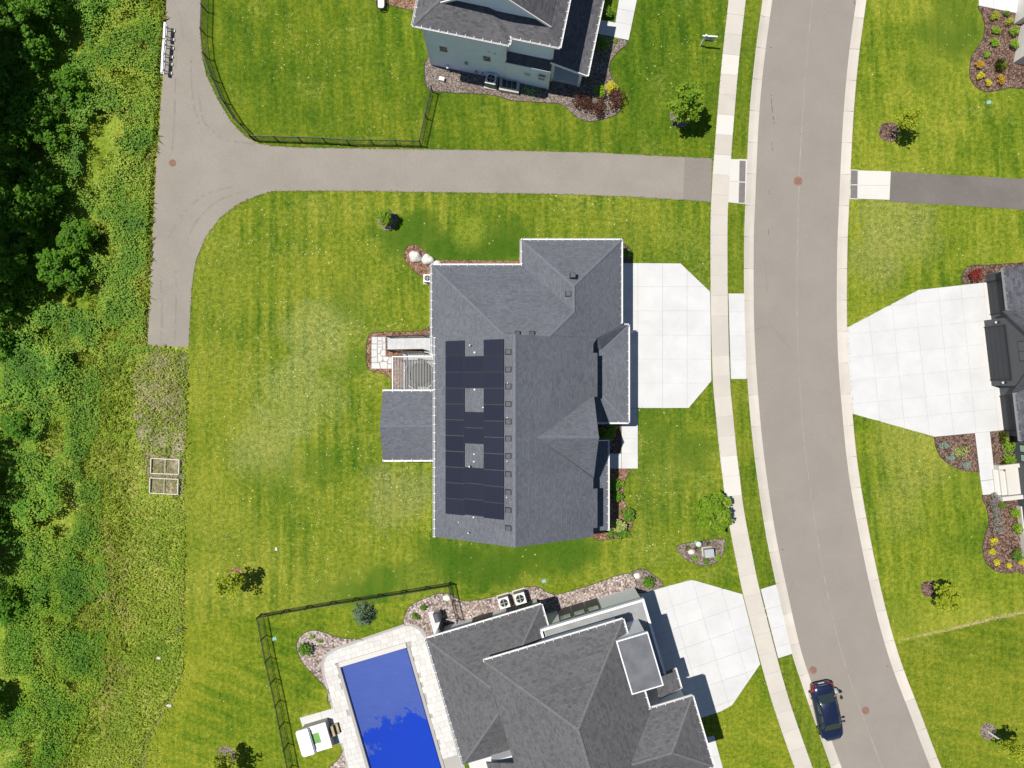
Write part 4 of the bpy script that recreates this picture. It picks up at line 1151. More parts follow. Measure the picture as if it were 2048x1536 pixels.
# ===== upper house (two storeys, pale siding)
up = thing("pale_house", "two storey house with pale blue siding and grey shingle roof at the top edge", "house", P(980, 60, 0))
UE = 7.0
A_, B_ = P(825.4, 50.4, UE), P(1018, 90, UE)
ex = (B_ - A_); ey = Vector((-ex.y, ex.x, 0))
U = Frame(A_, ex, ey)
W1 = U.local(B_)[0]; WD = U.local(P(1119, 96, UE))[0]
st = 0.55
S2 = 0.5
wm = MB()
U.box(wm, 0.45, W1 - .35, 0.45, 12, 0, UE - .05)
wm.build("wall", M['siding_pale'], up)
wm = MB(); U.box(wm, W1 - .34, WD - .45, 0.45 + st, 12, 0, UE - .06); wm.build("wall", M['siding_pale'], up)
wm = MB(); U.box(wm, W1 - .34, WD - .45, 0.43, 0.45 + st - .01, 0, 3.45); wm.build("bump_out_wall", M['siding_pale'], up)
for a, b in ((0.45, .43), (W1 - .40, .43), (WD - .5, .40)):
    cm = MB(); U.box(cm, a - .05, a + .09, b - .03, b + .08, 0, UE - .1 if b > .41 else 3.4); cm.build("corner_board", M['white'], up)
cm = MB(); U.box(cm, WD - .55, WD - .40, .96, 1.1, 3.4, UE - .1); cm.build("corner_board", M['white'], up)
sh = roof_mesh("shed_roof", [[U(W1 - .36, .30, 3.46), U(WD - .40, .30, 3.46), U(WD - .40, .45 + st, 3.85), U(W1 - .36, .45 + st, 3.85)]], M['roof_top'], up, .08)
MB().bar(U(W1 - .36, .29, 3.42), U(WD - .4, .29, 3.42), .05, .12).build("fascia", M['white'], sh)
hW = W1 / 2
pl_ = [
    [U(0, 0, UE), U(W1, 0, UE), U(hW, hW, UE + S2 * hW)],
    [U(0, 0, UE), U(hW, hW, UE + S2 * hW), U(hW, 13, UE + S2 * hW), U(0, 13, UE)],
    [U(W1, 0, UE), U(W1, st, UE), U(hW + .2, hW + .35, UE + S2 * (hW - .2)), U(hW, hW, UE + S2 * hW)],
    [U(W1, st, UE), U(WD, st, UE), U(WD - 3.2, st + 3.2, UE + S2 * 3.2), U(hW + .2, hW + .35, UE + S2 * (hW - .2))],
    [U(WD, st, UE), U(WD, 13, UE), U(WD - 3.2, 13, UE + S2 * 3.2), U(WD - 3.2, st + 3.2, UE + S2 * 3.2)],
    [U(hW, hW, UE + S2 * hW), U(hW + .2, hW + .35, UE + S2 * (hW - .2)), U(WD - 3.2, st + 3.2, UE + S2 * 3.2), U(WD - 3.2, 13, UE + S2 * 3.2), U(hW, 13, UE + S2 * hW)],
]
ur = roof_mesh("roof", pl_, M['roof_top'], up, .2)
for a, b, o in ((U(0, 0, UE), U(W1, 0, UE), -U.ey), (U(W1, st, UE), U(WD, st, UE), -U.ey), (U(0, 0, UE), U(0, 12, UE), -U.ex), (U(WD, st, UE), U(WD, 12, UE), U.ex), (U(W1, 0.05, UE), U(W1, st, UE), U.ex)):
    gutter(ur, a, b, (o.x, o.y))
caps("ridge_caps", [(U(0, 0, UE), U(hW, hW, UE + S2 * hW))], M['cap_pool'], ur, .10, .04)
# cross gable standing on the front slope
ta, tb_ = U.local(P(1094, 41, 7.75))
gz = UE + S2 * (tb_ - st)
gw = 3.7; gh = gw * 0.80
gp = [U(ta - 2 * gw, tb_, gz - .1), U(ta, tb_, gz - .1), U(ta - gw, tb_, gz + gh)]
gm = MB(); q = [p + U.ey * .2 for p in gp]
gm.add(gp + q, [(0, 1, 2), (5, 4, 3), (0, 3, 4, 1), (1, 4, 5, 2), (2, 5, 3, 0)])
gm.build("gable_wall", M['siding_pale'], up)
gr = roof_mesh("gable_roof", [[U(ta - gw, tb_ - .25, gz + gh + .12), U(ta + .3, tb_ - .25, gz - .15), U(ta + .3, 12, gz - .15), U(ta - gw, 12, gz + gh + .12)], [U(ta - gw, tb_ - .25, gz + gh + .12), U(ta - gw, 12, gz + gh + .12), U(ta - 2 * gw - .3, 12, gz - .15), U(ta - 2 * gw - .3, tb_ - .25, gz - .15)]], M['roof_top'], up, .12)
MB().bar(U(ta - gw, tb_ - .27, gz + gh + .1), U(ta + .32, tb_ - .27, gz - .17), .06, .18).build("rake_board", M['white'], gr)
MB().bar(U(ta - gw, tb_ - .27, gz + gh + .1), U(ta - 2 * gw - .32, tb_ - .27, gz - .17), .06, .18).build("rake_board", M['white'], gr)
# front porch
PZU = 3.25
q = [P(1100, 134, PZU), P(1174.6, 151, PZU), P(1206, 0, PZU), P(1140, -10, PZU)]
q2 = [Vector((p.x, p.y, PZU + (0 if i in (1, 2) else .85))) for i, p in enumerate(q)]
pr2 = roof_mesh("porch_roof", [q2], M['roof_top'], up, .16)
gutter(pr2, q2[1], q2[2], ((q[1] - q[0]).x, (q[1] - q[0]).y))
MB().bar(q2[0] + Vector((0, 0, -.05)) - U.ey * .05, q2[1] + Vector((0, 0, -.05)) - U.ey * .05, .06, .2).build("rake_board", M['white'], pr2)
for px, py in ((1103, 160), (1157, 171)):
    c = G(px, py); MB().box((c.x, c.y, 0), .22, .22, 3.1, U.ang).build("porch_post", M['white'], pr2)
fl = [G(1098, 160), G(1158, 173), G(1190, 20), G(1130, 10)]
MB().prism(fl, 0.0, .45).build("porch_floor", M['drive'], up)
# openings and fittings of the side wall
def wall_item(fr, b, px, py, w, h, m, name, par, proud=.05, frame=None):
    a, z = fr.on_wall(px, py, b)
    mb = MB(); fr.box(mb, a - w / 2, a + w / 2, b - proud, b + .02, z - h / 2, z + h / 2)
    o = mb.build(name, m, par)
    if frame:
        f = MB(); t = .03
        for a0, a1, z0, z1 in ((-w / 2 - t, w / 2 + t, h / 2, h / 2 + t), (-w / 2 - t, w / 2 + t, -h / 2 - t, -h / 2), (-w / 2 - t, -w / 2, -h / 2, h / 2), (w / 2, w / 2 + t, -h / 2, h / 2)):
            fr.box(f, a + a0, a + a1, b - proud - .03, b + .02, z + z0, z + z1)
        f.build("frame", frame, o)
    return o, a, z
wall_item(U, .45, 887, 98, .5, .62, M['glass'], "window", up, .02, M['wood_tan'])
wall_item(U, .45, 974, 117, .48, .6, M['glass'], "window", up, .02, M['wood_tan'])
for px, py in ((933, 125), (953, 142)):
    wall_item(U, .45, px, py, .22, .25, M['grey'], "wall_vent", up, .14)
wall_item(U, .45, 965, 145, .14, .18, M['grey'], "outlet_box", up, .12)
wall_item(U, .45, 978, 104, .16, .16, M['white'], "vent_cap", up, .08)
wall_item(U, .45, 990, 107, .2, .12, M['white'], "vent_cap", up, .08)
a, z = U.on_wall(896, 131, .45)
MB().ball(U(a, .33, z), .13, .16, .16, 14, 10).build("globe_lamp", M['white'], up, smooth=True)
wall_item(U, .43, 1055, 148, .45, .25, M['pipe'], "meter_box", up, .12)
wall_item(U, .43, 1084, 152, .5, .5, M['grey'], "gas_meter", up, .22)

# ===== pool house (charcoal hip roofs, lower edge)
ph = thing("hip_roof_house", "large house with charcoal hip roofs and flat roofed wing beside the pool", "house", (2, -22, 0))
K = Frame((-6.5, -19.25), (.958, .285), (.285, -.958))
s3 = .583
zW3 = lambda a: 3.2 + s3 * a
NU0 = 5.6
rw = roof_mesh("lower_roof", [
    [K(0, 0, 3.2), K(9.08, 0, 3.2), K(6.9, 2.18, 3.2 + s3 * 2.18), K(6.9, 4.06, 3.2 + s3 * 4.06), K(4.06, 4.06, zW3(4.06))],
    [K(9.08, 0, 3.2), K(9.08, 2.3, 3.2), K(6.9, 2.3, 3.2 + s3 * 2.18), K(6.9, 2.18, 3.2 + s3 * 2.18)],
    [K(0, 0, 3.2), K(4.06, 4.06, zW3(4.06)), K(4.06, 5.9, zW3(4.06)), K(0, 9.9, 3.2)],
    [K(0, 9.9, 3.2), K(4.06, 5.9, zW3(4.06)), K(4.06, 9.9, 3.2)],
    [K(1.9, 9.7, zW3(1.9)), K(4.06, 9.7, zW3(4.06)), K(4.06, 20, zW3(4.06)), K(1.9, 20, zW3(1.9))]], M['roof_pool'], ph, .18)
kb = MB(); K.box(kb, -.2, 2.2, 9.55, 16, 0, .35); kb.build("rear_terrace", M['drive'], ph)
ru = roof_mesh("upper_roof", [
    [K(4.06, 1.96, zW3(4.06)), K(9.33, 7.17, 8.64), K(9.33, 20, 8.64), K(4.06, 20, zW3(4.06))],
    [K(4.06, 1.96, NU0), K(14.54, 1.96, NU0), K(9.33, 7.17, 8.64)],
    [K(14.54, 1.96, NU0), K(14.54, 20, NU0), K(9.33, 20, 8.64), K(9.33, 7.17, 8.64)]], M['roof_pool'], ph, .2)
re = roof_mesh("east_roof", [
    [K(14.3, 8.75, 5.5), K(17.78, 8.75, 5.5), K(15.1, 11.4, 7.05), K(11.9, 11.4, 7.05)],
    [K(17.78, 8.75, 5.5), K(17.78, 14.05, 5.5), K(15.1, 11.4, 7.05)],
    [K(15.1, 11.4, 7.05), K(17.78, 14.05, 5.5), K(14.3, 14.05, 5.5), K(11.9, 11.4, 7.05)]], M['roof_pool'], ph, .2)
r5 = roof_mesh("entry_roof", [[K(17.4, 7.5, 3.2), K(17.4, 9.05, 3.2), K(15.6, 9.05, 3.75), K(15.6, 7.5, 3.75)]], M['roof_pool'], ph, .18)
caps("ridge_caps", [(K(0, 0, 3.2), K(4.0, 4.0, zW3(4.0))), (K(0, 9.9, 3.2), K(4.06, 5.9, zW3(4.06))), (K(9.08, 0, 3.2), K(6.9, 2.18, 3.2 + s3 * 2.18))], M['cap_pool'], rw, .10, .04, .42)
caps("ridge_caps", [(K(4.06, 1.96, NU0 - .02), K(9.33, 7.17, 8.64)), (K(14.54, 1.96, NU0), K(9.33, 7.17, 8.64)), (K(9.33, 7.17, 8.64), K(9.33, 18, 8.64))], M['cap_pool'], ru, .10, .04, .42)
caps("ridge_caps", [(K(17.78, 8.75, 5.5), K(15.1, 11.4, 7.05)), (K(17.78, 14.05, 5.5), K(15.1, 11.4, 7.05)), (K(15.1, 11.4, 7.05), K(12.2, 11.4, 7.05))], M['cap_pool'], re, .10, .04, .42)
nE = -K.ey
for a, b, o, par in ((K(0, 0, 3.2), K(9.08, 0, 3.2), nE, rw), (K(0, 0, 3.2), K(0, 9.9, 3.2), -K.ex, rw), (K(9.08, 0, 3.2), K(9.08, 1.7, 3.2), K.ex, rw), (K(4.06, 1.96, NU0), K(14.54, 1.96, NU0), nE, ru), (K(14.54, 1.96, NU0), K(14.54, 3.0, NU0), K.ex, ru), (K(14.54, 6.9, NU0), K(14.54, 8.7, NU0), K.ex, ru),
                     (K(14.4, 8.75, 5.5), K(17.78, 8.75, 5.5), nE, re), (K(17.78, 8.75, 5.5), K(17.78, 14, 5.5), K.ex, re), (K(17.4, 7.5, 3.2), K(17.4, 9.05, 3.2), K.ex, r5)):
    gutter(par, a, b, (o.x, o.y))
def kbox(a0, a1, b0, b1, z0, z1, m, name, par=ph):
    mb = MB(); K.box(mb, a0, a1, b0, b1, z0, z1); return mb.build(name, m, par)
kbox(.4, 8.7, .42, 9.5, 0, 3.05, M['stucco'], "lower_wall")
kbox(4.5, 14.1, 2.4, 19, 0, 5.42, M['stucco'], "upper_wall")
kbox(14.11, 17.35, 9.15, 13.6, 0, 5.3, M['stucco'], "east_wall")
kbox(8.71, 16.45, 1.78, 7.45, 0, 3.4, M['stucco'], "wing_wall")
kbox(8.76, 16.5, 1.9, 7.4, 3.41, 3.47, M['membrane_grey'], "flat_roof")
for a0, a1, b0, b1 in ((8.5, 16.6, 1.62, 1.80), (16.42, 16.60, 1.81, 7.5), (8.45, 8.62, 1.81, 2.3)):
    kbox(a0, a1, b0, b1, 3.3, 3.68, M['trim'], "parapet")
kbox(2.25, 4.49, 9.8, 19, 0, 4.2, M['stucco'], "rear_wall")
kbox(13.75, 15.75, 3.0, 6.72, 3.3, 6.5, M['stucco'], "box_dormer")
bt = kbox(13.57, 15.92, 2.9, 6.85, 6.51, 6.72, M['trim'], "box_roof")
kbox(13.66, 15.83, 2.99, 6.76, 6.72, 6.735, M['membrane'], "roof_membrane", bt)
for k in range(3):      # dark window bays of the wing
    a, z = K.on_wall(1143 + k * 24, 1212 - k * 7, 1.78)
    a = 10.55 + k * 1.12
    o = kbox(a - .5, a + .5, 1.70, 1.779, .15, 2.75, M['darkpanel'], "window_bay")
    kbox(a - .40, a + .40, 1.68, 1.699, 1.9, 2.6, M['glass_green'], "pane", o)
for a0, a1 in ((3.4, 5.0), (6.2, 8.3)):
    kbox(a0, a1, .36, .419, .2, 2.9, M['darkpanel'], "wall_panel")
kbox(16.46, 16.49, 3.2, 6.9, .06, 2.6, M['darkpanel'], "garage_door")
kbox(.9, 1.05, -.2, .41, 0, 2.4, M['darkpanel'], "wing_screen")

# ===== house across the street (charcoal board and batten)
rh = thing("charcoal_house", "charcoal board and batten house with three garage doors across the street", "house", G(2040, 720))
O_ = G(1967, 641)
R = Frame(O_, (.115, -.993), (.993, .115))
def rbox(a0, a1, b0, b1, z0, z1, m, name, par=rh):
    mb = MB(); R.box(mb, a0, a1, b0, b1, z0, z1); return mb.build(name, m, par)
def rprism_gable(a0, a1, b, zb, zt, m, name, par=rh):
    am = (a0 + a1) / 2
    p = [R(a0, b, zb), R(a1, b, zb), R(am, b, zt)]; q = [R(a0, b + .25, zb), R(a1, b + .25, zb), R(am, b + .25, zt)]
    return MB().add(p + q, [(0, 1, 2), (5, 4, 3), (0, 3, 4, 1), (1, 4, 5, 2), (2, 5, 3, 0)]).build(name, m, par)
rbox(0, 5.25, 0, 9, 0, 2.9, M['siding_dark'], "centre_wall")
rprism_gable(0, 5.25, 0, 2.9, 6.2, M['siding_dark'], "gable_wall")
sg = 1.2
zt = 2.85 + sg * 3.15
rc = roof_mesh("centre_roof", [[R(-.52, -.3, 2.85), R(2.63, -.3, zt), R(2.63, 9, zt), R(-.52, 9, 2.85)], [R(5.77, -.3, 2.85), R(5.77, 9, 2.85), R(2.63, 9, zt), R(2.63, -.3, zt)]], M['roof_right'], rh, .18)
rbox(-3.6, -.01, .6, 9, 0, 2.75, M['siding_dark'], "garage_wall")
rbox(5.26, 9.3, .6, 9, 0, 2.75, M['siding_dark'], "garage_wall")
g1 = roof_mesh("garage_roof", [[R(-3.75, .05, 2.85), R(-.3, .05, 2.85), R(-.3, 8, 6.0), R(-3.75, 8, 6.0)]], M['roof_right'], rh, .18)
g3 = roof_mesh("garage_roof", [[R(5.5, -.15, 2.85), R(9.45, -.15, 2.85), R(9.45, 8, 6.0), R(5.5, 8, 6.0)]], M['roof_right'], rh, .18)
gutter(g1, R(-3.75, .05, 2.85), R(-.55, .05, 2.85), (-R.ey.x, -R.ey.y), M['grey']); gutter(g3, R(5.8, -.15, 2.85), R(9.45, -.15, 2.85), (-R.ey.x, -R.ey.y), M['grey'])
def gdoor(a0, a1, b, h):
    d = rbox(a0, a1, b - .04, b - .001, .06, h, M['door_dark'], "garage_door")
    n = 4
    for k in range(n):
        z0 = .08 + (h - .1) * k / n
        rbox(a0 + .03, a1 - .03, b - .06, b - .041, z0 + .02, z0 + (h - .1) / n - .02, M['door_dark'], "panel", d)
    for x in (a0 - .08, a1): rbox(x, x + .08, b - .09, b - .002, .05, h + .1, M['black'], "jamb", d)
    rbox(a0 - .08, a1 + .08, b - .09, b - .002, h + .001, h + .12, M['black'], "header", d)
gdoor(.6, 4.75, 0, 2.3); gdoor(-2.95, -.45, .6, 2.3); gdoor(6.2, 8.85, .6, 2.3)
for a0, a1, b in ((.6, 4.75, -.22), (-2.95, -.45, .38), (6.2, 8.85, .38)):
    MB().prism([R(a0, b), R(a1, b), R(a1, b + .2), R(a0, b + .2)], 0, .075).build("threshold", M['walk_new'], rh)
for a in (.28, 5.0):
    l = rbox(a - .08, a + .08, -.16, -.001, 1.75, 1.8, M['black'], "wall_lamp")
    mb = MB(); c = R(a, -.12, 1.58); mb.cyl((c.x, c.y, c.z), .09, .17, 12); mb.build("globe", M['white'], l)
w_ = rbox(1.9, 3.4, -.05, -.001, 3.6, 4.7, M['black'], "window")
for a0 in (1.96, 2.68): rbox(a0, a0 + .66, -.07, -.051, 3.66, 4.64, M['glass'], "pane", w_)
rbox(9.31, 20, 1.05, 9, 0, 2.9, M['siding_dark'], "entry_wall")
roof_mesh("entry_roof", [[R(9.5, .6, 2.95), R(20.3, .6, 2.95), R(20.3, 8, 6.5), R(9.5, 8, 6.5)]], M['roof_right'], rh, .18)
for a0 in (10.0, 10.75):
    o = rbox(a0, a0 + .62, 1.0, 1.049, 1.0, 2.3, M['black'], "window")
    rbox(a0 + .06, a0 + .56, .98, .999, 1.06, 2.24, M['glass_green'], "pane", o)
rbox(15.0, 20, .9, 1.0, 0, .5, M['walk_new'], "stone_base")
# front steps of that house
stp = thing("entry_steps", "pale concrete entry steps of the charcoal house across the street", "steps", R(12.6, .5, 0))
for i, (b0, z) in enumerate(((-.75, .17), (-.35, .34), (.05, .5))):
    mb = MB(); R.box(mb, 11.9 + .25 * (i == 2) * 0, 14.0, b0, 1.04, 0 if i == 0 else z - .17, z); mb.build("step", M['walk_new'], stp)
for a in (11.55, 14.05):
    mb = MB(); R.box(mb, a, a + .32, -.6, 1.04, 0, .72); mb.build("side_pier", M['walk_new'], stp)
# ===== stone house, upper right corner
sh2 = thing("stone_house", "pale stone corner of a house at the upper right edge", "house", G(2060, 60))
M['stone'] = flat('pale_stone', (.64, .62, .59), .8, .2, var=.06, scale=2)
MB().prism([G(2026, 126), G(2041, 53), G(2190, 70), G(2190, 160)], 0, 3.0).build("wall", M['stone'], sh2)
MB().prism([G(2028, 48), G(2041, -30), G(2190, -20), G(2190, 60)], 0, 2.6).build("wall", M['stone'], sh2)

# ===== pool, deck, hot tub
V2 = Frame(G(681.6, 1334), (.958, .285), (.278, -.961))
pool_w = V2.local(G(813.5, 1294.7))[0]
pool = thing("swimming_pool", "rectangular swimming pool under a bright blue cover with puddles", "pool", V2(pool_w / 2, 4))
m, nt, b_ = newmat('pool_cover', 0.32, 0.35)
co = pos(nt)
d_ = node(nt, 'ShaderNodeVectorMath', {0: co, 1: tuple(V2(3.3, 8.6))}, operation='DISTANCE').outputs['Value']
pn = mth(nt, 'ADD', d_, mth(nt, 'MULTIPLY', mth(nt, 'SUBTRACT', noi(nt, co, .8, 7, .72), .5), 6.5))
pud = mapr(nt, pn, 3.7, 3.4)
scr = noi(nt, node(nt, 'ShaderNodeVectorMath', {0: co, 1: (.6, 5, 1)}, operation='MULTIPLY').outputs[0], 3.0, 4, .7)
dry = mix(nt, mapr(nt, scr, .35, .75), (0.036, 0.072, 0.29), (0.050, 0.092, 0.34))
setc(nt, b_, mix(nt, pud, dry, (0.012, 0.045, 0.38)))
nt.links.new(mapr(nt, pud, 0, 1, .42, .06), b_.inputs['Roughness'])
bump(nt, b_, mth(nt, 'MULTIPLY', scr, mth(nt, 'SUBTRACT', 1.0, pud)), .12, .02)
M['cover'] = m
cb = MB(); V2.box(cb, .02, pool_w - .02, .02, 13, -.4, -.12)
nx_, ny_ = 14, 24
cv = MB(); vv = []
for j in range(ny_ + 1):
    for i in range(nx_ + 1):
        a = .08 + (pool_w - .16) * i / nx_; b = .08 + 12.9 * j / ny_
        e = min(i, nx_ - i) / nx_
        z = -.08 - .10 * min(1, e * 4) - .02 * mnoise.noise(Vector((a, b, 0)))
        vv.append(V2(a, b, z))
fs = [(j * (nx_ + 1) + i, (j + 1) * (nx_ + 1) + i, (j + 1) * (nx_ + 1) + i + 1, j * (nx_ + 1) + i + 1) for j in range(ny_) for i in range(nx_)]
cv.add(vv, fs); cv.build("pool_cover", M['cover'], pool, smooth=True)
M['pool_wall'] = flat('pool_liner', (0.02, 0.05, 0.20), .5)
for a0, a1, b0, b1 in ((-.02, .03, 0, 13), (pool_w - .03, pool_w + .02, 0, 13), (.03, pool_w - .03, -.02, .03)):
    mb = MB(); V2.box(mb, a0, a1, b0, b1, -.5, .03); mb.build("pool_wall", M['pool_wall'], pool)
for a0, a1 in ((-.26, -.03), (pool_w + .03, pool_w + .26)):
    mb = MB(); V2.box(mb, a0, a1, -.02, 13, -.05, .10); mb.build("cover_track", M['paver_edge'], pool)
mb = MB(); V2.box(mb, -.03, pool_w + .03, -.42, -.03, -.05, .13); mb.build("cover_box", M['walk_new'], pool)
pd = link("pool_deck", None, kind="structure")
outer = [(721.5, 1623), (699, 1536), (647.7, 1337), (648, 1325), (652, 1315), (658.5, 1308), (672, 1300), (726, 1281), (805, 1254), (815, 1252), (824, 1253), (833, 1257), (840, 1262), (851, 1277), (925, 1535), (950.2, 1623)]
edge_w = [G(*p) for p in outer]
link("border", sheet_with_hole("border", M['paver_edge'], inset(edge_w, -.20), POOL_HOLE, .03), pd)
convex_outer = [V2.local(p) for p in edge_w]
rr = random.Random(3)
b = -4.5
nm = 0
while b < 13:
    rh_ = rr.choice((.36, .42, .5))
    a = -2.6 + rr.uniform(-.4, 0)
    while a < pool_w + 5.5:
        wd = rr.choice((.36, .5, .62, .5))
        cell = [(a, b), (a + wd, b), (a + wd, b + rh_), (a, b + rh_)]
        cc = clip(cell, convex_outer)
        if len(cc) >= 3 and abs(area2(cc)) > .04:
            mx_ = sum(c[0] for c in cc) / len(cc); my_ = sum(c[1] for c in cc) / len(cc)
            if not (-.27 < mx_ < pool_w + .27 and my_ > -.43):
                # keep clear of the cover tracks
                if my_ > -.43:
                    cc = clip(cc, [(-30, -30), (-.27, -30), (-.27, 40), (-30, 40)] if mx_ < 0 else [(pool_w + .27, -30), (40, -30), (40, 40), (pool_w + .27, 40)])
                elif b + rh_ > -.43 and -.3 < mx_ < pool_w + .3:
                    cc = clip(cc, [(-30, -30), (40, -30), (40, -.43), (-30, -.43)])
                if len(cc) >= 3 and nm < 420 and my_ < 9.5:
                    MB().prism(inset([V2(*c) for c in cc], .005), 0, .07 + rr.uniform(-.004, .004)).build("paver", M['paver'], pd); nm += 1
        a += wd
    b += rh_
# hot tub
pad = slab_field("tub_pad", [(599.8, 1435), (668, 1415.5), (686, 1485), (620, 1500)], (599.8, 1435), (.958, -.285), (.26, .966), [-5, 43, 80], [-5, 80], M['drive'], .06)
T = Frame(G(609, 1447.5), (.958, .285), (.278, -.961))
tub = thing("hot_tub", "white hot tub with half folded white cover and green water beside the pool", "hot tub", T(.9, 1))
tw, tl, th = 1.98, 2.05, .92
M['tub_side'] = siding_mat('tub_cabinet', (.34, .31, .28), True, .15)
M['tub_water'] = flat('tub_water', (.17, .36, .10), .06, .6, var=.15)
M['acrylic'] = flat('acrylic_white', (.78, .78, .77), .25, .5, var=.02)
mb = MB(); T.box(mb, .02, tw - .02, .02, tl - .02, .06, th - .06); mb.build("cabinet", M['tub_side'], tub)
for a0, a1, b0, b1 in ((0, tw, 0, .22), (0, tw, tl - .22, tl), (tw - .52, tw, .22, tl - .22), (0, .2, .22, tl - .22)):
    mb = MB(); T.box(mb, a0, a1, b0, b1, th - .06, th + .04); mb.build("rim", M['acrylic'], tub)
mb = MB(); T.box(mb, .2, tw - .52, .22, tl - .22, th - .3, th - .05); mb.build("water", M['tub_water'], tub)
seat = MB()
for b0, b1 in ((.22, .62), (1.45, tl - .22)):
    T.box(seat, .2 if b0 > 1 else .7, tw - .52, b0, b1, th - .05, th - .035)
T.box(seat, 1.25, tw - .52, .62, 1.45, th - .05, th - .035)
seat.build("moulded_seat", M['acrylic'], tub, kind="stuff")
M['cover_white'] = flat('cover_vinyl', (.72, .74, .77), .4, .4, var=.02)
cv = MB()
pts = []
for a, b in ((-.42, .12), (-.32, -.02), (.56, -.02), (.58, .04), (.58, tl + .0), (.54, tl + .03), (-.28, tl + .03), (-.42, tl - .12)): pts.append(T(a, b))
cv.prism(pts, th + .05, th + .22); cv.build("folded_cover", M['cover_white'], tub)
mb = MB(); mb.bar(T(.64, .02, th + .1), T(.64, tl, th + .1), .05, .14); mb.build("hinge_strap", M['grey'], tub)
ts = thing("tub_steps", "brown two tread step unit beside the hot tub", "steps", T(2.3, 1.1))
for i in range(2):
    mb = MB(); T.box(mb, tw + .06 + .3 * i, tw + .06 + .3 * (i + 1) - .02, .62, 1.42, 0.06, .55 - .28 * i); mb.build("tread", M['wood_tan'], ts)
    mb = MB(); T.box(mb, tw + .06 + .3 * (i + 1) - .018, tw + .06 + .3 * (i + 1), .62, 1.42, 0.06, .54 - .28 * i); mb.build("riser", M['black'], ts)
# ---------------------------------------------------------------- fences
def fence(label, tops, h=1.2, spacing=1.85):
    pts = [P(x, y, h) for x, y in tops]
    pts2 = [(p.x, p.y) for p in pts]
    s = arclen(pts2)
    n = max(1, round(s[-1] / spacing))
    posts = [Vector(at_len(pts2, s, s[-1] * i / n)[:2] + (0,)) for i in range(n + 1)]
    t = thing("metal_fence", label, "fence", posts[0], "black metal picket fences")
    pm = MB().box((0, 0, 0), .065, .065, h + .06); pm.cyl((0, 0, h + .06), .045, .04, 8)
    pme = pm.mesh("post"); pme.materials.append(M['black'])
    for p in posts: link("post", pme, t, loc=p)
    for a, b in zip(posts, posts[1:]):
        for z in (h, h - .16, .14):
            MB().bar(a + Vector((0, 0, z)), b + Vector((0, 0, z)), .032, .035).build("rail", M['black'], t)
        pk = MB(); k = max(2, int((b - a).length / .105))
        for i in range(1, k):
            q = a + (b - a) * (i / k)
            pk.bar(q + Vector((0, 0, .06)), q + Vector((0, 0, h)), .018, .018)
        pk.build("pickets", M['black'], t, kind="stuff")
    return t
fence("curved black fence along the trail bend, upper left yard", crom([(402, -40), (401.6, 7.6), (400, 48), (401, 89), (413, 132), (428, 170), (446, 208), (469, 240), (498, 270.5)], 3))
fence("straight black fence above the trail, bottom of the fenced yard", [(498, 270.5), (535, 272), (608, 274), (650, 275.5), (680, 279), (752, 279.3), (838, 281.4)])
fence("short black fence from the trail up to the pale blue house", [(838, 281.4), (851, 221), (862, 172)])
fence("long black fence on the left of the pool yard", [(513, 1237), (530, 1327), (547, 1400), (573, 1536), (584, 1590)])
fence("black fence along the upper side of the pool yard", [(513, 1237), (640, 1214), (770, 1194), (897, 1173)])
fence("short black fence across the river rock beside the two air conditioners", [(897, 1173), (905, 1210), (914, 1246)])

# ---------------------------------------------------------------- small equipment
def condenser(c, w, h, ang, label, group):
    t = thing("air_conditioner", label, "air conditioner", c, group)
    mb = MB().box((c.x, c.y, 0.02), w + .2, w + .2, .08, ang); mb.build("pad", M['walk'], t)
    M.setdefault('ac_white', flat('ac_shell', (.62, .62, .60), .5))
    MB().box((c.x, c.y, .1), w, w, h - .16, ang).build("cabinet", M['ac_side'], t)
    MB().box((c.x, c.y, h - .06), w + .02, w + .02, .06, ang).build("top_panel", M['ac_white'], t)
    MB().cyl((c.x, c.y, h - .005), w * .38, .015, 24).build("fan_well", M['black'], t)
    f = MB()
    for k in range(4):
        a = ang + k * math.pi / 2
        d = Vector((math.cos(a), math.sin(a), 0)); n = Vector((-d.y, d.x, 0))
        p = Vector((c.x, c.y, h + .018))
        f.add([p + d * .05, p + d * w * .34 - n * .09, p + d * w * .36 + n * .05 + Vector((0, 0, .02)), p + d * .08 + n * .05 + Vector((0, 0, .02))], [(0, 1, 2, 3)])
    f.cyl((c.x, c.y, h + .01), .06, .03, 10)
    f.build("fan", M['grey'], t)
    g = MB()
    for r in (.16, .26, .36):
        pts = [Vector((c.x + w * r * math.cos(q * math.pi / 8), c.y + w * r * math.sin(q * math.pi / 8), h + .05)) for q in range(17)]
        g.tube(pts, .006, 4, False)
    g.build("grille", M['black'], t, kind="stuff")
M['ac_white'] = flat('ac_shell', (.66, .66, .63), .5)
M['ac_side'] = flat('ac_grille', (.22, .22, .20), .6)
condenser(P(1008, 1206, .85) * Vector((1, 1, 0)) if False else Vector((P(1008, 1206, .85).x, P(1008, 1206, .85).y, 0)), .82, .85, K.ang, "left of two air conditioners on the river rock by the hip roofed house", "air conditioners on the river rock")
condenser(Vector((P(1040, 1197.5, .95).x, P(1040, 1197.5, .95).y, 0)), .85, .95, K.ang, "right of two air conditioners on the river rock by the hip roofed house", "air conditioners on the river rock")
condenser(Vector((P(982, 157, .9).x, P(982, 157, .9).y, 0)), .82, .9, U.ang, "air conditioner against the pale blue wall of the upper house", None)
c = P(857, 556, .8); condenser(Vector((c.x - .1, c.y, 0)), .6, .75, 0, "small air conditioner at the rear corner of the central house", None)

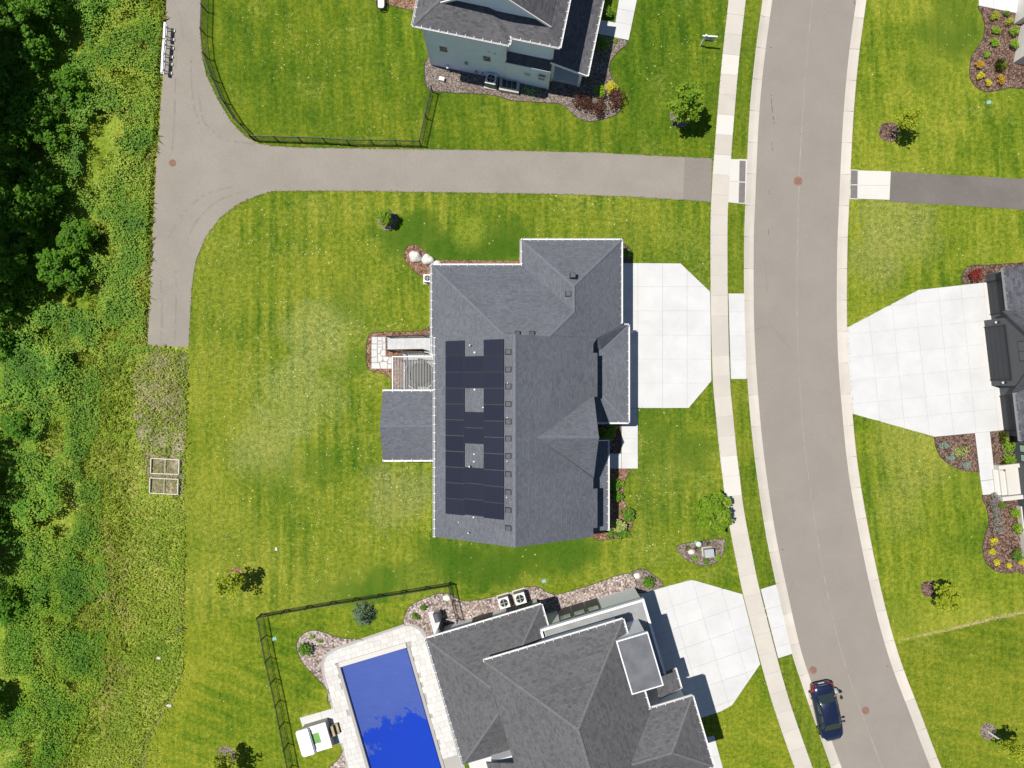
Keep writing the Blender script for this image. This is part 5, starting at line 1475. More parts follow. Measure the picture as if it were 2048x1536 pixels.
# window well with grate
q = [G(1001, 146), G(1041, 153), G(1037, 190), G(998, 183)]
ww = thing("window_well", "grey window well with barred cover beside the pale blue wall", "window well", q[3])
def quadf(u, v, z=0): return (q[0] * (1 - u) * (1 - v) + q[1] * u * (1 - v) + q[2] * u * v + q[3] * (1 - u) * v) * Vector((1, 1, 0)) if False else Vector(((q[0].x * (1 - u) + q[1].x * u) * (1 - v) + (q[3].x * (1 - u) + q[2].x * u) * v, (q[0].y * (1 - u) + q[1].y * u) * (1 - v) + (q[3].y * (1 - u) + q[2].y * u) * v, z))
for u0, u1, v0, v1 in ((0, .14, 0, 1), (.86, 1, 0, 1), (.14, .86, .82, 1)):
    MB().prism([quadf(u0, v0), quadf(u1, v0), quadf(u1, v1), quadf(u0, v1)], 0, .38).build("side", M['walk'], ww)
MB().prism([quadf(.14, 0), quadf(.86, 0), quadf(.86, .82), quadf(.14, .82)], 0, .06).build("floor", M['glass'], ww)
for u in (.38, .62):
    MB().bar(quadf(u, 0, .36), quadf(u, .84, .36), .05, .04).build("bar", M['grey'], ww)

# garden hose
hz = MB(); pts = []
rs = random.Random(4)
hc = [(1058, 178, 10), (1051, 172, 8), (1064, 186, 8), (1070, 176, 8), (1049, 182, 6), (1062, 192, 7)]
pts.append(G(1055, 158, .4)); pts.append(G(1056, 166, .08))
for cx_, cy_, r in hc:
    for k in range(14):
        a = k / 14 * 2 * math.pi + cx_
        pts.append(G(cx_ + r * math.cos(a), cy_ + r * .85 * math.sin(a), .05 + .01 * rs.random()))
hz.tube(pts, .022, 6)
tag(hz.build("garden_hose", flat('hose_green', (.28, .42, .13), .5), smooth=True), "coiled green garden hose on the dark mulch", "hose")
c = Vector((P(762, 6, .4).x, P(762, 6, .4).y, 0))
gc = thing("garden_cart", "small cart with black tub rim and pale bed at the upper rear bed", "cart", c)
MB().tube([c + Vector((x, y, .45)) for x, y in ((-.3, .7), (-.33, -.2), (-.25, -.42), (0, -.5), (.22, -.44), (.32, -.2), (.3, .7))], .05, 8).build("rim", M['black'], gc, smooth=True)
MB().box((c.x, c.y + .12, .25), .5, 1.0, .16).build("bed", M['pipe'], gc)
for sx in (-.3, .3):
    MB().tube([c + Vector((sx - .03, .1, .15)), c + Vector((sx + .03, .1, .15))], .15, 14).build("wheel", M['black'], gc)
MB().bar(c + Vector((0, .6, .35)), c + Vector((0, 1.2, .6)), .05, .05).build("handle", M['grey'], gc)
# splash guard box at the pale house corner
c = G(884, 160); bx = MB().box((c.x, c.y, .0), .42, .28, .3, U.ang)
tag(bx.build("wall_unit", M['white']), "small white box at the corner of the pale blue house", "utility box")

# grill on its pad
pad_o = MB().prism([G(856, 1224), G(878, 1220), G(890, 1262), G(868, 1268)], 0, .06).build("grill_pad", M['drive'], kind="structure")
c = Vector((P(874, 1235, 1.0).x, P(874, 1235, 1.0).y, 0))
gl = thing("gas_grill", "black gas grill on a white pad at the corner of the river rock", "grill", c)
MB().box((c.x, c.y, .12), .5, .62, .68, K.ang).build("cart", M['grey'], gl)
MB().box((c.x, c.y, .8), .5, .68, .16, K.ang).build("firebox", M['black'], gl)
hd = MB()
ca, sa = math.cos(K.ang), math.sin(K.ang)
prof = [(-.26, 0), (-.24, .14), (-.12, .22), (.1, .22), (.24, .12), (.26, 0)]
vs_ = []
for yy in (-.34, .34):
    for x, z in prof: vs_.append((c.x + x * ca - yy * sa, c.y + x * sa + yy * ca, .96 + z))
n = len(prof)
hd.add(vs_, [tuple(range(n)), tuple(reversed(range(n, 2 * n)))] + [(i, n + i, n + (i + 1) % n, (i + 1) % n) for i in range(n)])
hd.build("hood", flat('grill_hood', (.09, .09, .11), .4, .4), gl)
hd = MB().bar((c.x - .3 * ca - .3 * sa, c.y - .3 * sa + .3 * ca, 1.05), (c.x - .3 * ca + .3 * sa, c.y - .3 * sa - .3 * ca, 1.05), .03, .03)
hd.build("handle", M['white'], gl)

# utility boxes
c = Vector((P(1419, 1107, .8).x, P(1419, 1107, .8).y, 0))
tr = thing("transformer_box", "grey transformer cabinet on the small mulch bed by the sidewalk", "utility box", c)
MB().box((c.x, c.y, 0), .82, .72, .12, .12).build("pad", M['walk'], tr)
MB().box((c.x, c.y, .12), .70, .60, .62, .12).build("cabinet", flat('cabinet_beige', (.44, .44, .40), .5), tr)
MB().box((c.x, c.y, .741), .74, .64, .06, .12).build("lid", flat('cabinet_lid', (.36, .37, .40), .5), tr)
c = Vector((P(1398, 1089, .7).x, P(1398, 1089, .7).y, 0))
pe = thing("utility_pedestal", "pale green round utility pedestal on the small mulch bed", "utility box", c)
MB().cyl((c.x, c.y, 0), .20, .62, 14).build("body", M['sage'], pe)
MB().ball((c.x, c.y, .62), .23, .23, .10, 14, 8).build("cap", M['sage'], pe, smooth=True)
for px, py, lb in ((1977, 205, "flush teal irrigation box in the lawn below the upper right bed"), (1088, 1162, "flush teal irrigation box in the lawn above the river rock"), (549, 1277, "flush pale irrigation box just inside the pool fence")):
    c = G(px, py); tag(MB().box((c.x, c.y, 0), .34, .26, .06, .25).build("valve_box", M['teal']), lb, "valve box", "irrigation boxes in the lawns")

# rocks
def rock(px, py, rx, ry, rz, label, seed, group=None):
    rr = random.Random(seed); mb = MB()
    bm = bmesh.new(); bmesh.ops.create_icosphere(bm, subdivisions=3, radius=1.0)
    c = G(px, py)
    for v in bm.verts:
        n = mnoise.noise(v.co * 1.1 + Vector((seed, 0, 0))) * .28 + mnoise.noise(v.co * 3 + Vector((seed, 5, 0))) * .07
        k = 1 + n
        v.co = Vector((v.co.x * rx * k, v.co.y * ry * k, max(-.2, v.co.z) * rz * k))
        v.co += Vector((c.x, c.y, rz * .25))
    me = bpy.data.meshes.new("boulder"); bm.to_mesh(me); bm.free()
    me.materials.append(M['boulder'])
    for p in me.polygons: p.use_smooth = True
    return tag(link("boulder", me), label, "boulder", group)
rock(831.5, 514, .50, .46, .48, "left white boulder on the mulch bed behind the central house", 3, "boulders behind the central house")
rock(855.5, 519.5, .52, .42, .40, "right white boulder on the mulch bed behind the central house", 9, "boulders behind the central house")
rock(874, 527, .34, .24, .22, "small white rock half under the rear eave of the central house", 5, "boulders behind the central house")
rock(1382.5, 1103.5, .30, .22, .20, "pale rock on the small mulch bed beside the green pedestal", 6)
rock(1275, 1152, .30, .26, .16, "flat tan rock on the mulch bed at the driveway corner", 7)
rock(893, 1196, .30, .24, .12, "flat tan stone on the river rock by the fence corner", 8)
rock(185, 1286, .2, .16, .15, "white stone lying in the tall weeds, lower left", 12, "pale stones in the weeds")
rock(318, 1316, .2, .12, .12, "pale stone beside the mown edge, lower left", 13, "pale stones in the weeds")
rock(339, 1411, .22, .14, .14, "pale stones at the end of the weeds, bottom left", 14, "pale stones in the weeds")
c = G(553, 1098); tag(MB().box((c.x, c.y, 0), .16, .26, .07, .1).build("paving_stone", M['flag']), "single white paving stone lying on the lawn", "paving stone")

# raised garden frames
for pts, lb in (([(305, 916), (361, 919), (360, 948), (304, 946)], "upper of two white wooden garden frames in the weeds"), ([(303, 955), (359, 958), (358, 988), (302, 985)], "lower of two white wooden garden frames in the weeds")):
    w = [G(*p) for p in pts]
    t = thing("raised_garden_bed", lb, "garden bed", sum(w, Vector()) / 4, "wooden garden frames")
    for a, b in zip(w, w[1:] + w[:1]):
        MB().bar(a + Vector((0, 0, .13)), b + Vector((0, 0, .13)), .06, .26).build("board", M['wood_white'], t)
    MB().sheet(w, .08).build("soil", M['bare'], t)
    m_ = (w[0] + w[1]) / 2; n_ = (w[2] + w[3]) / 2
    MB().bar(m_ + Vector((0, 0, .2)), n_ + Vector((0, 0, .2)), .03, .04).build("divider", M['wood_white'], t)

# three barricades beside the trail
bars = [((330, 45), (328, 77), "uppermost of three white barricades along the trail"), ((328, 80), (325, 112), "middle of three white barricades along the trail"), ((325.5, 113), (323.5, 145), "lowest of three white barricades along the trail")]
for a, b, lb in bars:
    p, q2_ = P(a[0], a[1], .8), P(b[0], b[1], .8)
    p.z = q2_.z = 0
    t = thing("barricade", lb, "barricade", (p + q2_) / 2, "barricades along the trail")
    MB().bar(p + Vector((0, 0, .78)), q2_ + Vector((0, 0, .78)), .15, .16).build("board", M['white'], t)
    MB().bar(p + Vector((0, 0, .42)), q2_ + Vector((0, 0, .42)), .05, .16).build("lower_board", M['white'], t)
    d = (q2_ - p).normalized(); n_ = Vector((-d.y, d.x, 0))
    for f in (.22, .78):
        c = p + (q2_ - p) * f
        for sgn in (-1, 1):
            MB().bar(c + n_ * sgn * .02 + Vector((0, 0, .8)), c + n_ * sgn * .34, .07, .05).build("leg", M['wood_white'], t)
            MB().box((c.x + n_.x * sgn * .36, c.y + n_.y * sgn * .36, 0), .22, .2, .12).build("foot_block", M['wood_white'], t)

# sale sign
sb = G(1401, 91)
sg_ = thing("yard_sign", "white post sign with hanging grey panel on the lawn by the sidewalk", "sign", sb)
sh_ = 1.55
MB().box((sb.x, sb.y, 0), .09, .09, sh_ + .14).build("post", M['white'], sg_)
MB().box((sb.x, sb.y, sh_ + .14), .12, .12, .04).build("post_cap", M['white'], sg_)
dv = Vector((1, -.06, 0)).normalized()
MB().bar(sb - dv * .25 + Vector((0, 0, sh_)), sb + dv * .92 + Vector((0, 0, sh_)), .09, .10).build("arm", M['white'], sg_)
M['sign'] = flat('sign_panel', (.42, .46, .54), .5)
pn = MB(); a0 = sb + dv * .12; a1 = sb + dv * .80
pn.add([a0 + Vector((0, -.012, sh_ - .62)), a1 + Vector((0, -.012, sh_ - .62)), a1 + Vector((0, -.012, sh_ - .1)), a0 + Vector((0, -.012, sh_ - .1)), a0 + Vector((0, .012, sh_ - .62)), a1 + Vector((0, .012, sh_ - .62)), a1 + Vector((0, .012, sh_ - .1)), a0 + Vector((0, .012, sh_ - .1))], [(0, 1, 2, 3), (7, 6, 5, 4), (0, 4, 5, 1), (1, 5, 6, 2), (2, 6, 7, 3), (3, 7, 4, 0)])
po = pn.build("panel", M['sign'], sg_)
MB().bar(sb + dv * .40 + Vector((0, -.02, sh_ - .34)), sb + dv * .56 + Vector((0, -.02, sh_ - .34)), .012, .06).build("mark", M['black'], po)
MB().bar(sb + dv * .12 + Vector((0, 0, sh_ - .72)), sb + dv * .76 + Vector((0, 0, sh_ - .72)), .03, .14).build("rider", M['black'], sg_)

# bent stick at the mown edge
tag(MB().tube([G(341, 1268, .05), G(352, 1261, .1), (G(360, 1255, .22)), G(375, 1257, .08)], [.03, .045, .05, .03], 7).build("fallen_branch", M['bark'], smooth=True), "dark bent branch lying at the edge of the weeds", "branch")

# ---------------------------------------------------------------- parked car
def loft(mb, secs, cap=True):
    n = len(secs[0]); o = []
    for s_ in secs: o += s_
    fs = []
    for i in range(len(secs) - 1):
        for k in range(n - 1):
            fs.append((i * n + k, (i + 1) * n + k, (i + 1) * n + k + 1, i * n + k + 1))
    if cap:
        fs.append(tuple(range(n))); fs.append(tuple(reversed(range((len(secs) - 1) * n, len(secs) * n))))
    mb.add(o, fs)
cc_ = G(1647, 1416.5)
ca_ = math.atan2(-117, 26)
car = thing("parked_car", "dark navy sedan parked at the curb", "car", cc_, None, ca_)
m, nt, b_ = newmat('car_paint', .30, .5)
setc(nt, b_, mix(nt, noi(nt, node(nt, 'ShaderNodeTexCoord').outputs['Object'], 2.0, 3), (.008, .014, .045), (.014, .022, .062)))
b_.inputs['Metallic'].default_value = .25
b_.inputs['Coat Weight'].default_value = .8; b_.inputs['Coat Roughness'].default_value = .05
M['paint'] = m
M['car_glass'] = flat('car_glass', (.022, .034, .036), .04, .7, var=.05)
M['red'] = flat('tail_lamp', (.45, .015, .012), .15, .6, var=.05)
M['chrome'] = flat('chrome', (.6, .6, .62), .15, .5, 1.0, var=.03)
M['rubber'] = flat('tyre', (.02, .02, .02), .85)
M['head'] = flat('head_lamp', (.55, .58, .6), .1, .6)
# body: stations along x (rear to front): half width, sill z, shoulder z, deck z
sta = [(-2.36, .55, .42, .66, .70), (-2.30, .72, .32, .78, .92), (-2.15, .82, .26, .84, 1.03), (-1.85, .88, .24, .88, 1.07), (-1.3, .905, .22, .90, 1.02), (-.6, .91, .20, .90, .98), (.2, .91, .20, .89, .97), (.9, .905, .20, .88, .96), (1.35, .895, .22, .86, .95), (1.75, .87, .24, .80, .89), (2.05, .80, .25, .72, .80), (2.25, .66, .28, .62, .68), (2.35, .48, .36, .54, .57)]
secs = []
for x, w, zs, zh, zd in sta:
    prof = [(-w * .82, zs), (-w * .98, zs + .08), (-w, (zs + zh) / 2), (-w * .975, zh), (-w * .86, zd - .035), (-w * .5, zd - .004), (0, zd + .008), (w * .5, zd - .004), (w * .86, zd - .035), (w * .975, zh), (w, (zs + zh) / 2), (w * .98, zs + .08), (w * .82, zs)]
    secs.append([(x, y, z) for y, z in prof])
mb = MB(); loft(mb, secs)
body = mb.build("body", M['paint'], None, True); body.parent = car; body.location = (0, 0, 0)
def cpart(mb, name, m, par=car, smooth=False, **k):
    o = mb.build(name, m, None, smooth, **k); o.parent = par; o.location = (0, 0, 0); return o
# greenhouse
gh = [(-1.62, .70, 1.04), (-1.05, .62, 1.36), (-.70, .60, 1.43), (-.2, .60, 1.46), (.25, .60, 1.44), (.55, .61, 1.39), (1.28, .74, .96)]
def ghsec(x, w, z, wb):
    return [(x, -wb, .93), (x, -w, z - .05), (x, -w * .85, z - .008), (x, 0, z + .012), (x, w * .85, z - .008), (x, w, z - .05), (x, wb, .93)]
mb = MB(); loft(mb, [ghsec(x, w, z, .80 if abs(x) < 1.2 else .76) for x, w, z in gh])
cpart(mb, "roof", M['paint'], smooth=True)
def glassq(name, pts, lift=.015):
    mb = MB(); p = [Vector(a) for a in pts]
    n = (p[1] - p[0]).cross(p[2] - p[0]).normalized()
    if n.z < 0: n = -n
    mb.poly([a + n * lift for a in p]); 
    return mb
cpart(glassq("w", [(-1.60, -.63, 1.055), (-1.60, .63, 1.055), (-1.06, .53, 1.365), (-1.06, -.53, 1.365)], .022), "rear_window", M['car_glass'])
cpart(glassq("w", [(1.24, -.66, .99), (1.24, .66, .99), (.60, .54, 1.378), (.60, -.54, 1.378)], .022), "windshield", M['car_glass'])
for sgn in (-1, 1):
    for x0, x1 in ((-1.1, -.28), (-.2, .75)):
        za = 1.30 if x0 < -1 else 1.38; zb = 1.40 if x1 < 0 else 1.26
        mb = MB().poly([(x0 + (.0 if x0 > -1 else -.2), sgn * .80, .97), (x1 + (.22 if x1 > 0 else 0), sgn * .80, .97), (x1, sgn * .645, zb - .02), (x0 + .1, sgn * .645, za)])
        cpart(mb, "side_window", M['car_glass'])
    cpart(MB().bar((-1.25, sgn * .815, .955), (.98, sgn * .815, .955), .02, .03), "window_trim", M['chrome'])
    mb = MB().add([(-2.33, sgn * .50, .80), (-2.24, sgn * .78, .80), (-1.95, sgn * .88, .86), (-1.93, sgn * .83, .99), (-2.16, sgn * .72, 1.0), (-2.30, sgn * .48, .95), (-2.2, sgn * .6, .9)], [(0, 1, 2, 6), (2, 3, 4, 6), (4, 5, 0, 6)])
    mb.v = [(x - .02, y * 1.03, z + .045) for x, y, z in mb.v]
    cpart(mb, "tail_lamp", M['red'])
    mb = MB().add([(2.26, sgn * .48, .62), (2.12, sgn * .74, .66), (1.80, sgn * .86, .76), (1.86, sgn * .74, .84), (2.12, sgn * .55, .75)], [(0, 1, 2, 3, 4)])
    mb.v = [(x + .02, y * 1.01, z + .035) for x, y, z in mb.v]
    cpart(mb, "head_lamp", M['head'])
    mi = MB().ball((.80, sgn * 1.02, .98), .10, .13, .08, 10, 8); mi.bar((.82, sgn * .84, .95), (.80, sgn * .98, .97), .06, .04)
    cpart(mi, "side_mirror", M['paint'], smooth=True)
    for x in (-1.42, 1.45):
        w = cpart(MB().tube([(x, sgn * .70, .33), (x, sgn * .915, .33)], .33, 22), "wheel", M['rubber'], smooth=False)
        rm = MB().tube([(x, sgn * .90, .33), (x, sgn * .925, .33)], .22, 18)
        cpart(rm, "rim", M['chrome'], w)
    cpart(MB().bar((-.25, sgn * .915, .80), (-.05, sgn * .915, .80), .02, .03), "door_handle", M['chrome'])
cpart(MB().bar((-2.30, -.40, .985), (-2.30, .40, .985), .03, .035), "trunk_trim", M['chrome'])
cpart(MB().bar((-2.40, -.24, .74), (-2.40, .24, .74), .02, .11), "licence_plate", M['white'])
cpart(MB().bar((-1.02, 0, 1.40), (-.9, 0, 1.46), .04, .06), "antenna_fin", M['black'])
cpart(MB().bar((2.33, -.42, .46), (2.33, .42, .46), .05, .14), "grille", M['black'])

# ---------------------------------------------------------------- person beside the car
def skin_figure(name, verts, edges, rad, m, root=0, sub=2):
    me = bpy.data.meshes.new(name); me.from_pydata(verts, edges, []); me.materials.append(m)
    o = bpy.data.objects.new(name, me); COL.objects.link(o)
    md = o.modifiers.new("skin", 'SKIN'); md.use_smooth_shade = True
    sv = me.skin_vertices[0].data
    for i, r in enumerate(rad):
        sv[i].radius = (r, r) if not hasattr(r, '__len__') else r
        sv[i].use_root = (i == root)
    sb_ = o.modifiers.new("sub", 'SUBSURF'); sb_.levels = sub; sb_.render_levels = sub
    return o
M['skin'] = flat('skin', (.36, .20, .13), .55)
M['dress'] = flat('dress_white', (.66, .72, .64), .8, .2, var=.08, scale=6)
M['hair'] = flat('hair_dark', (.03, .018, .012), .5)
fp_ = G(1664.5, 1377.5)
face = math.atan2(-.9, -.45)
per = thing("person", "person in a pale dress with dark hair standing beside the navy car", "person", fp_, None, face)
V = [(0, 0, .88), (0, 0, 1.05), (0, 0, 1.25), (.01, 0, 1.38), (.02, 0, 1.46), (.03, 0, 1.55), (.04, 0, 1.63),
     (0, .09, .84), (.02, .10, .47), (-.01, .10, .09), (.11, .11, .04),
     (0, -.09, .84), (.03, -.10, .47), (0, -.10, .09), (.12, -.11, .04),
     (0, .17, 1.36), (.02, .23, 1.10), (.14, .22, .90), (.20, .21, .83),
     (0, -.17, 1.36), (.10, -.24, 1.14), (.28, -.20, 1.08), (.36, -.19, 1.08)]
Ed = [(0, 1), (1, 2), (2, 3), (3, 4), (4, 5), (5, 6), (0, 7), (7, 8), (8, 9), (9, 10), (0, 11), (11, 12), (12, 13), (13, 14), (3, 15), (15, 16), (16, 17), (17, 18), (3, 19), (19, 20), (20, 21), (21, 22)]
Rd = [(.14, .11), (.12, .10), (.14, .11), (.11, .09), .05, .085, .075, .085, .062, .04, .035, .085, .062, .04, .035, .05, .04, .032, .026, .05, .04, .032, .026]
bd = skin_figure("body", V, Ed, Rd, M['skin'])
bd.parent = per
for tip, base, sgn in ((18, 17, 1), (22, 21, -1)):
    a = Vector(V[tip]); d = (a - Vector(V[base])).normalized(); sd = d.cross(Vector((0, 0, 1))).normalized()
    hb = MB()
    for k in range(4):
        o_ = sd * (k - 1.5) * .018
        ln = (.062, .075, .07, .055)[k]
        hb.tube([a + o_, a + o_ + d * (.03 + ln * .5), a + o_ + d * (.02 + ln) + Vector((0, 0, -.015))], [.011, .010, .008], 6)
    hb.tube([a - d * .01 + sd * sgn * .03, a + d * .02 + sd * sgn * .05, a + d * .05 + sd * sgn * .055], [.012, .011, .009], 6)
    h_ = hb.build("hand_fingers", M['skin'], None, True, kind="stuff"); h_.parent = per; h_.location = (0, 0, 0)
dr = MB()
rings = [(1.40, .17, .10), (1.34, .205, .125), (1.20, .185, .135), (1.02, .155, .12), (.88, .205, .165), (.65, .25, .21), (.45, .29, .25)]
nseg = 20
vs_ = []
for j, (z, ry, rx) in enumerate(rings):
    for k in range(nseg):
        t = 2 * math.pi * k / nseg; w = 1 + (.05 * math.sin(5 * t) if j > 3 else 0)
        vs_.append((rx * w * math.cos(t), ry * w * math.sin(t), z))
dr.add(vs_, [(j * nseg + k, (j + 1) * nseg + k, (j + 1) * nseg + (k + 1) % nseg, j * nseg + (k + 1) % nseg) for j in range(len(rings) - 1) for k in range(nseg)])
o = dr.build("dress", M['dress'], None, True); o.parent = per; o.location = (0, 0, 0)
hr = MB().ball((.015, 0, 1.615), .115, .105, .115, 16, 12); hr.ball((-.06, 0, 1.53), .075, .085, .12, 12, 8)
o = hr.build("hair", M['hair'], None, True, kind="stuff"); o.parent = per; o.location = (0, 0, 0)
fc = MB().ball((.115, .033, 1.585), .012, .014, .010, 8, 6); fc.ball((.115, -.033, 1.585), .012, .014, .010, 8, 6)
o = fc.build("eyes", M['black'], None, True, kind="stuff"); o.parent = per; o.location = (0, 0, 0)
o = MB().ball((.128, 0, 1.56), .02, .014, .022, 8, 6).build("nose", M['skin'], None, True); o.parent = per; o.location = (0, 0, 0)
# ---------------------------------------------------------------- vegetation
def leaf_mesh(name, C, size, tint, m, up=0.45, aspect=0.6, N=None):
    """one rhombic leaf per point"""
    C = np.asarray(C, float); n = len(C)
    size = np.broadcast_to(np.asarray(size, float), (n,)); tint = np.broadcast_to(np.asarray(tint, float), (n,))
    nr = rng.normal(size=(n, 3)); nr /= np.linalg.norm(nr, axis=1)[:, None]
    nr[:, 2] = np.abs(nr[:, 2])
    nr = nr * (1 - up) + np.array([0, 0, up])
    if N is not None: nr = nr + N
    nr /= np.linalg.norm(nr, axis=1)[:, None]
    t = np.cross(nr, rng.normal(size=(n, 3))); t /= np.linalg.norm(t, axis=1)[:, None] + 1e-9
    b = np.cross(nr, t)
    s = size[:, None]
    V = np.stack([C - t * s, C + b * s * aspect + nr * s * .12, C + t * s, C - b * s * aspect + nr * s * .12], 1).reshape(-1, 3)
    me = bpy.data.meshes.new(name)
    me.vertices.add(4 * n); me.vertices.foreach_set("co", V.ravel())
    me.loops.add(4 * n); me.loops.foreach_set("vertex_index", np.arange(4 * n, dtype=np.int32))
    me.polygons.add(n); me.polygons.foreach_set("loop_start", np.arange(0, 4 * n, 4, dtype=np.int32))
    me.polygons.foreach_set("loop_total", np.full(n, 4, dtype=np.int32))
    at = me.attributes.new("tint", 'FLOAT', 'POINT'); at.data.foreach_set("value", np.repeat(np.clip(tint, 0, 1), 4).astype(np.float32))
    me.update(); me.validate()
    me.materials.append(m)
    return me

def blade_mesh(name, B, L, lean, width, tint, m, curve=0.5):
    """grass blades: base points, length, lean vector (n,2)"""
    B = np.asarray(B, float); n = len(B)
    L = np.broadcast_to(np.asarray(L, float), (n,)); lean = np.asarray(lean, float)
    d = np.concatenate([lean, np.zeros((n, 1))], 1)
    ln = np.linalg.norm(lean, axis=1)[:, None] + 1e-6
    sd = np.stack([-lean[:, 1], lean[:, 0], np.zeros(n)], 1) / ln
    w = np.broadcast_to(np.asarray(width, float), (n,))[:, None]
    up = np.array([0, 0, 1.0])
    mid = B + d * L[:, None] * .4 + up * (L * .62)[:, None]
    tip = B + d * L[:, None] * 1.0 + up * (L * (1 - curve * .6))[:, None]
    V = np.stack([B - sd * w, B + sd * w, mid + sd * w * .8, tip, mid - sd * w * .8], 1).reshape(-1, 3)
    me = bpy.data.meshes.new(name)
    me.vertices.add(5 * n); me.vertices.foreach_set("co", V.ravel())
    me.loops.add(5 * n); me.loops.foreach_set("vertex_index", np.arange(5 * n, dtype=np.int32))
    me.polygons.add(n); me.polygons.foreach_set("loop_start", np.arange(0, 5 * n, 5, dtype=np.int32))
    me.polygons.foreach_set("loop_total", np.full(n, 5, dtype=np.int32))
    at = me.attributes.new("tint", 'FLOAT', 'POINT'); at.data.foreach_set("value", np.repeat(np.clip(tint, 0, 1), 5).astype(np.float32))
    me.update(); me.validate(); me.materials.append(m)
    return me

GREEN = [(0, (.03, .085, .008)), (.4, (.075, .185, .014)), (.75, (.15, .29, .022)), (1, (.28, .38, .04))]
M['leaf'] = leaf_mat('leaf_green', GREEN)
M['leaf_wood'] = leaf_mat('leaf_wood', [(0, (.030, .10, .008)), (.45, (.085, .23, .014)), (.8, (.17, .35, .022)), (1, (.36, .48, .05))], .4)
M['leaf_maple'] = leaf_mat('leaf_maple', [(0, (.075, .175, .008)), (.5, (.175, .31, .016)), (1, (.40, .47, .045))], .4)
M['leaf_yellow'] = leaf_mat('leaf_yellowgreen', [(0, (.16, .23, .010)), (.5, (.32, .38, .02)), (1, (.50, .52, .05))], .35)
M['leaf_blue'] = leaf_mat('leaf_spruce', [(0, (.05, .10, .05)), (.5, (.12, .19, .10)), (1, (.25, .33, .22))], .1)
M['leaf_bluegrey'] = leaf_mat('leaf_bluegrey', [(0, (.09, .14, .11)), (1, (.24, .32, .26))], .1)
M['leaf_red'] = leaf_mat('leaf_barberry', [(0, (.025, .008, .006)), (.6, (.075, .022, .014)), (1, (.16, .055, .03))], .2)
M['leaf_scarlet'] = leaf_mat('leaf_scarlet', [(0, (.08, .008, .008)), (.6, (.20, .02, .016)), (1, (.34, .06, .04))], .2)
M['leaf_orange'] = leaf_mat('leaf_orange', [(0, (.30, .16, .01)), (.6, (.50, .30, .02)), (1, (.65, .46, .06))], .2)
M['leaf_gold'] = leaf_mat('leaf_gold', [(0, (.30, .27, .012)), (.6, (.50, .45, .02)), (1, (.65, .60, .06))], .2)
M['leaf_lime'] = leaf_mat('leaf_lime', [(0, (.09, .20, .008)), (.6, (.20, .36, .015)), (1, (.36, .50, .04))], .3)
M['leaf_purple'] = leaf_mat('leaf_catmint', [(0, (.09, .14, .04)), (.45, (.16, .19, .10)), (.6, (.22, .18, .21)), (1, (.34, .28, .33))], .2)
M['leaf_pale'] = leaf_mat('leaf_hydrangea', [(0, (.10, .17, .03)), (.5, (.26, .33, .08)), (1, (.50, .54, .22))], .2)
M['weed'] = leaf_mat('weed_blades', [(0, (.06, .14, .012)), (.35, (.15, .26, .022)), (.62, (.28, .34, .04)), (.8, (.44, .40, .14)), (1, (.66, .58, .33))], .4)

M['weed_leaf'] = leaf_mat('weed_leaf', [(0, (.09, .20, .010)), (.4, (.22, .36, .018)), (.72, (.38, .47, .035)), (.9, (.54, .52, .13)), (1, (.66, .60, .30))], .38)
def crown_points(n, R, Hc, z0, nclump, cr, seed, squash=1.0):
    g = np.random.default_rng(seed)
    d = g.normal(size=(nclump, 3)); d /= np.linalg.norm(d, axis=1)[:, None]
    r = g.uniform(.2, 1.12, nclump) ** .6
    cc = d * r[:, None] * np.array([R, R, Hc / 2]) * .82
    cc[:, 2] += z0 + Hc / 2
    k = g.integers(0, nclump, n)
    e = g.normal(size=(n, 3)); e /= np.linalg.norm(e, axis=1)[:, None]
    rr = g.uniform(.25, 1, n) ** .5
    crs = cr * g.uniform(.65, 1.3, nclump)
    p = cc[k] + e * (rr * crs[k])[:, None]
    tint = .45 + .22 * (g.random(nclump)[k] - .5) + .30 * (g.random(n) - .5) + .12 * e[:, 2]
    return p, tint, cc

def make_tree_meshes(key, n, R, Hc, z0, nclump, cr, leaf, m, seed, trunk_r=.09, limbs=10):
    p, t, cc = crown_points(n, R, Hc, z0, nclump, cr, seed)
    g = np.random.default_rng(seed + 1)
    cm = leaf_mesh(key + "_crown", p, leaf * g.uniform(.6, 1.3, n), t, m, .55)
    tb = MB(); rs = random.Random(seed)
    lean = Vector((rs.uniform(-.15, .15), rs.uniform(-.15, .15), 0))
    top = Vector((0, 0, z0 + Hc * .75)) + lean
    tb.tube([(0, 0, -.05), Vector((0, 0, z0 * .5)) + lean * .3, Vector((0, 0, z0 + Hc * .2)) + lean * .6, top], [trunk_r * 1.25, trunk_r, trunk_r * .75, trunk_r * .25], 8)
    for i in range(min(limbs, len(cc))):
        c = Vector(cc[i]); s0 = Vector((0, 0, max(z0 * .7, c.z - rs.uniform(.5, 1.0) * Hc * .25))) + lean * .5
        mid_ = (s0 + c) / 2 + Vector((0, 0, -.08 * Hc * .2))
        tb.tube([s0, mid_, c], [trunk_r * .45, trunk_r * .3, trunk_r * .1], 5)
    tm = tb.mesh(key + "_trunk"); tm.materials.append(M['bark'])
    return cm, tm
def put_tree(name, meshes, loc, label, cat="tree", group=None, rot=0, sc=1.0):
    t = thing(name, label, cat, loc, group, rot, sc)
    for nm, me in (("crown", meshes[0]), ("trunk", meshes[1])):
        o = bpy.data.objects.new(nm, me); COL.objects.link(o); o.parent = t
    return t
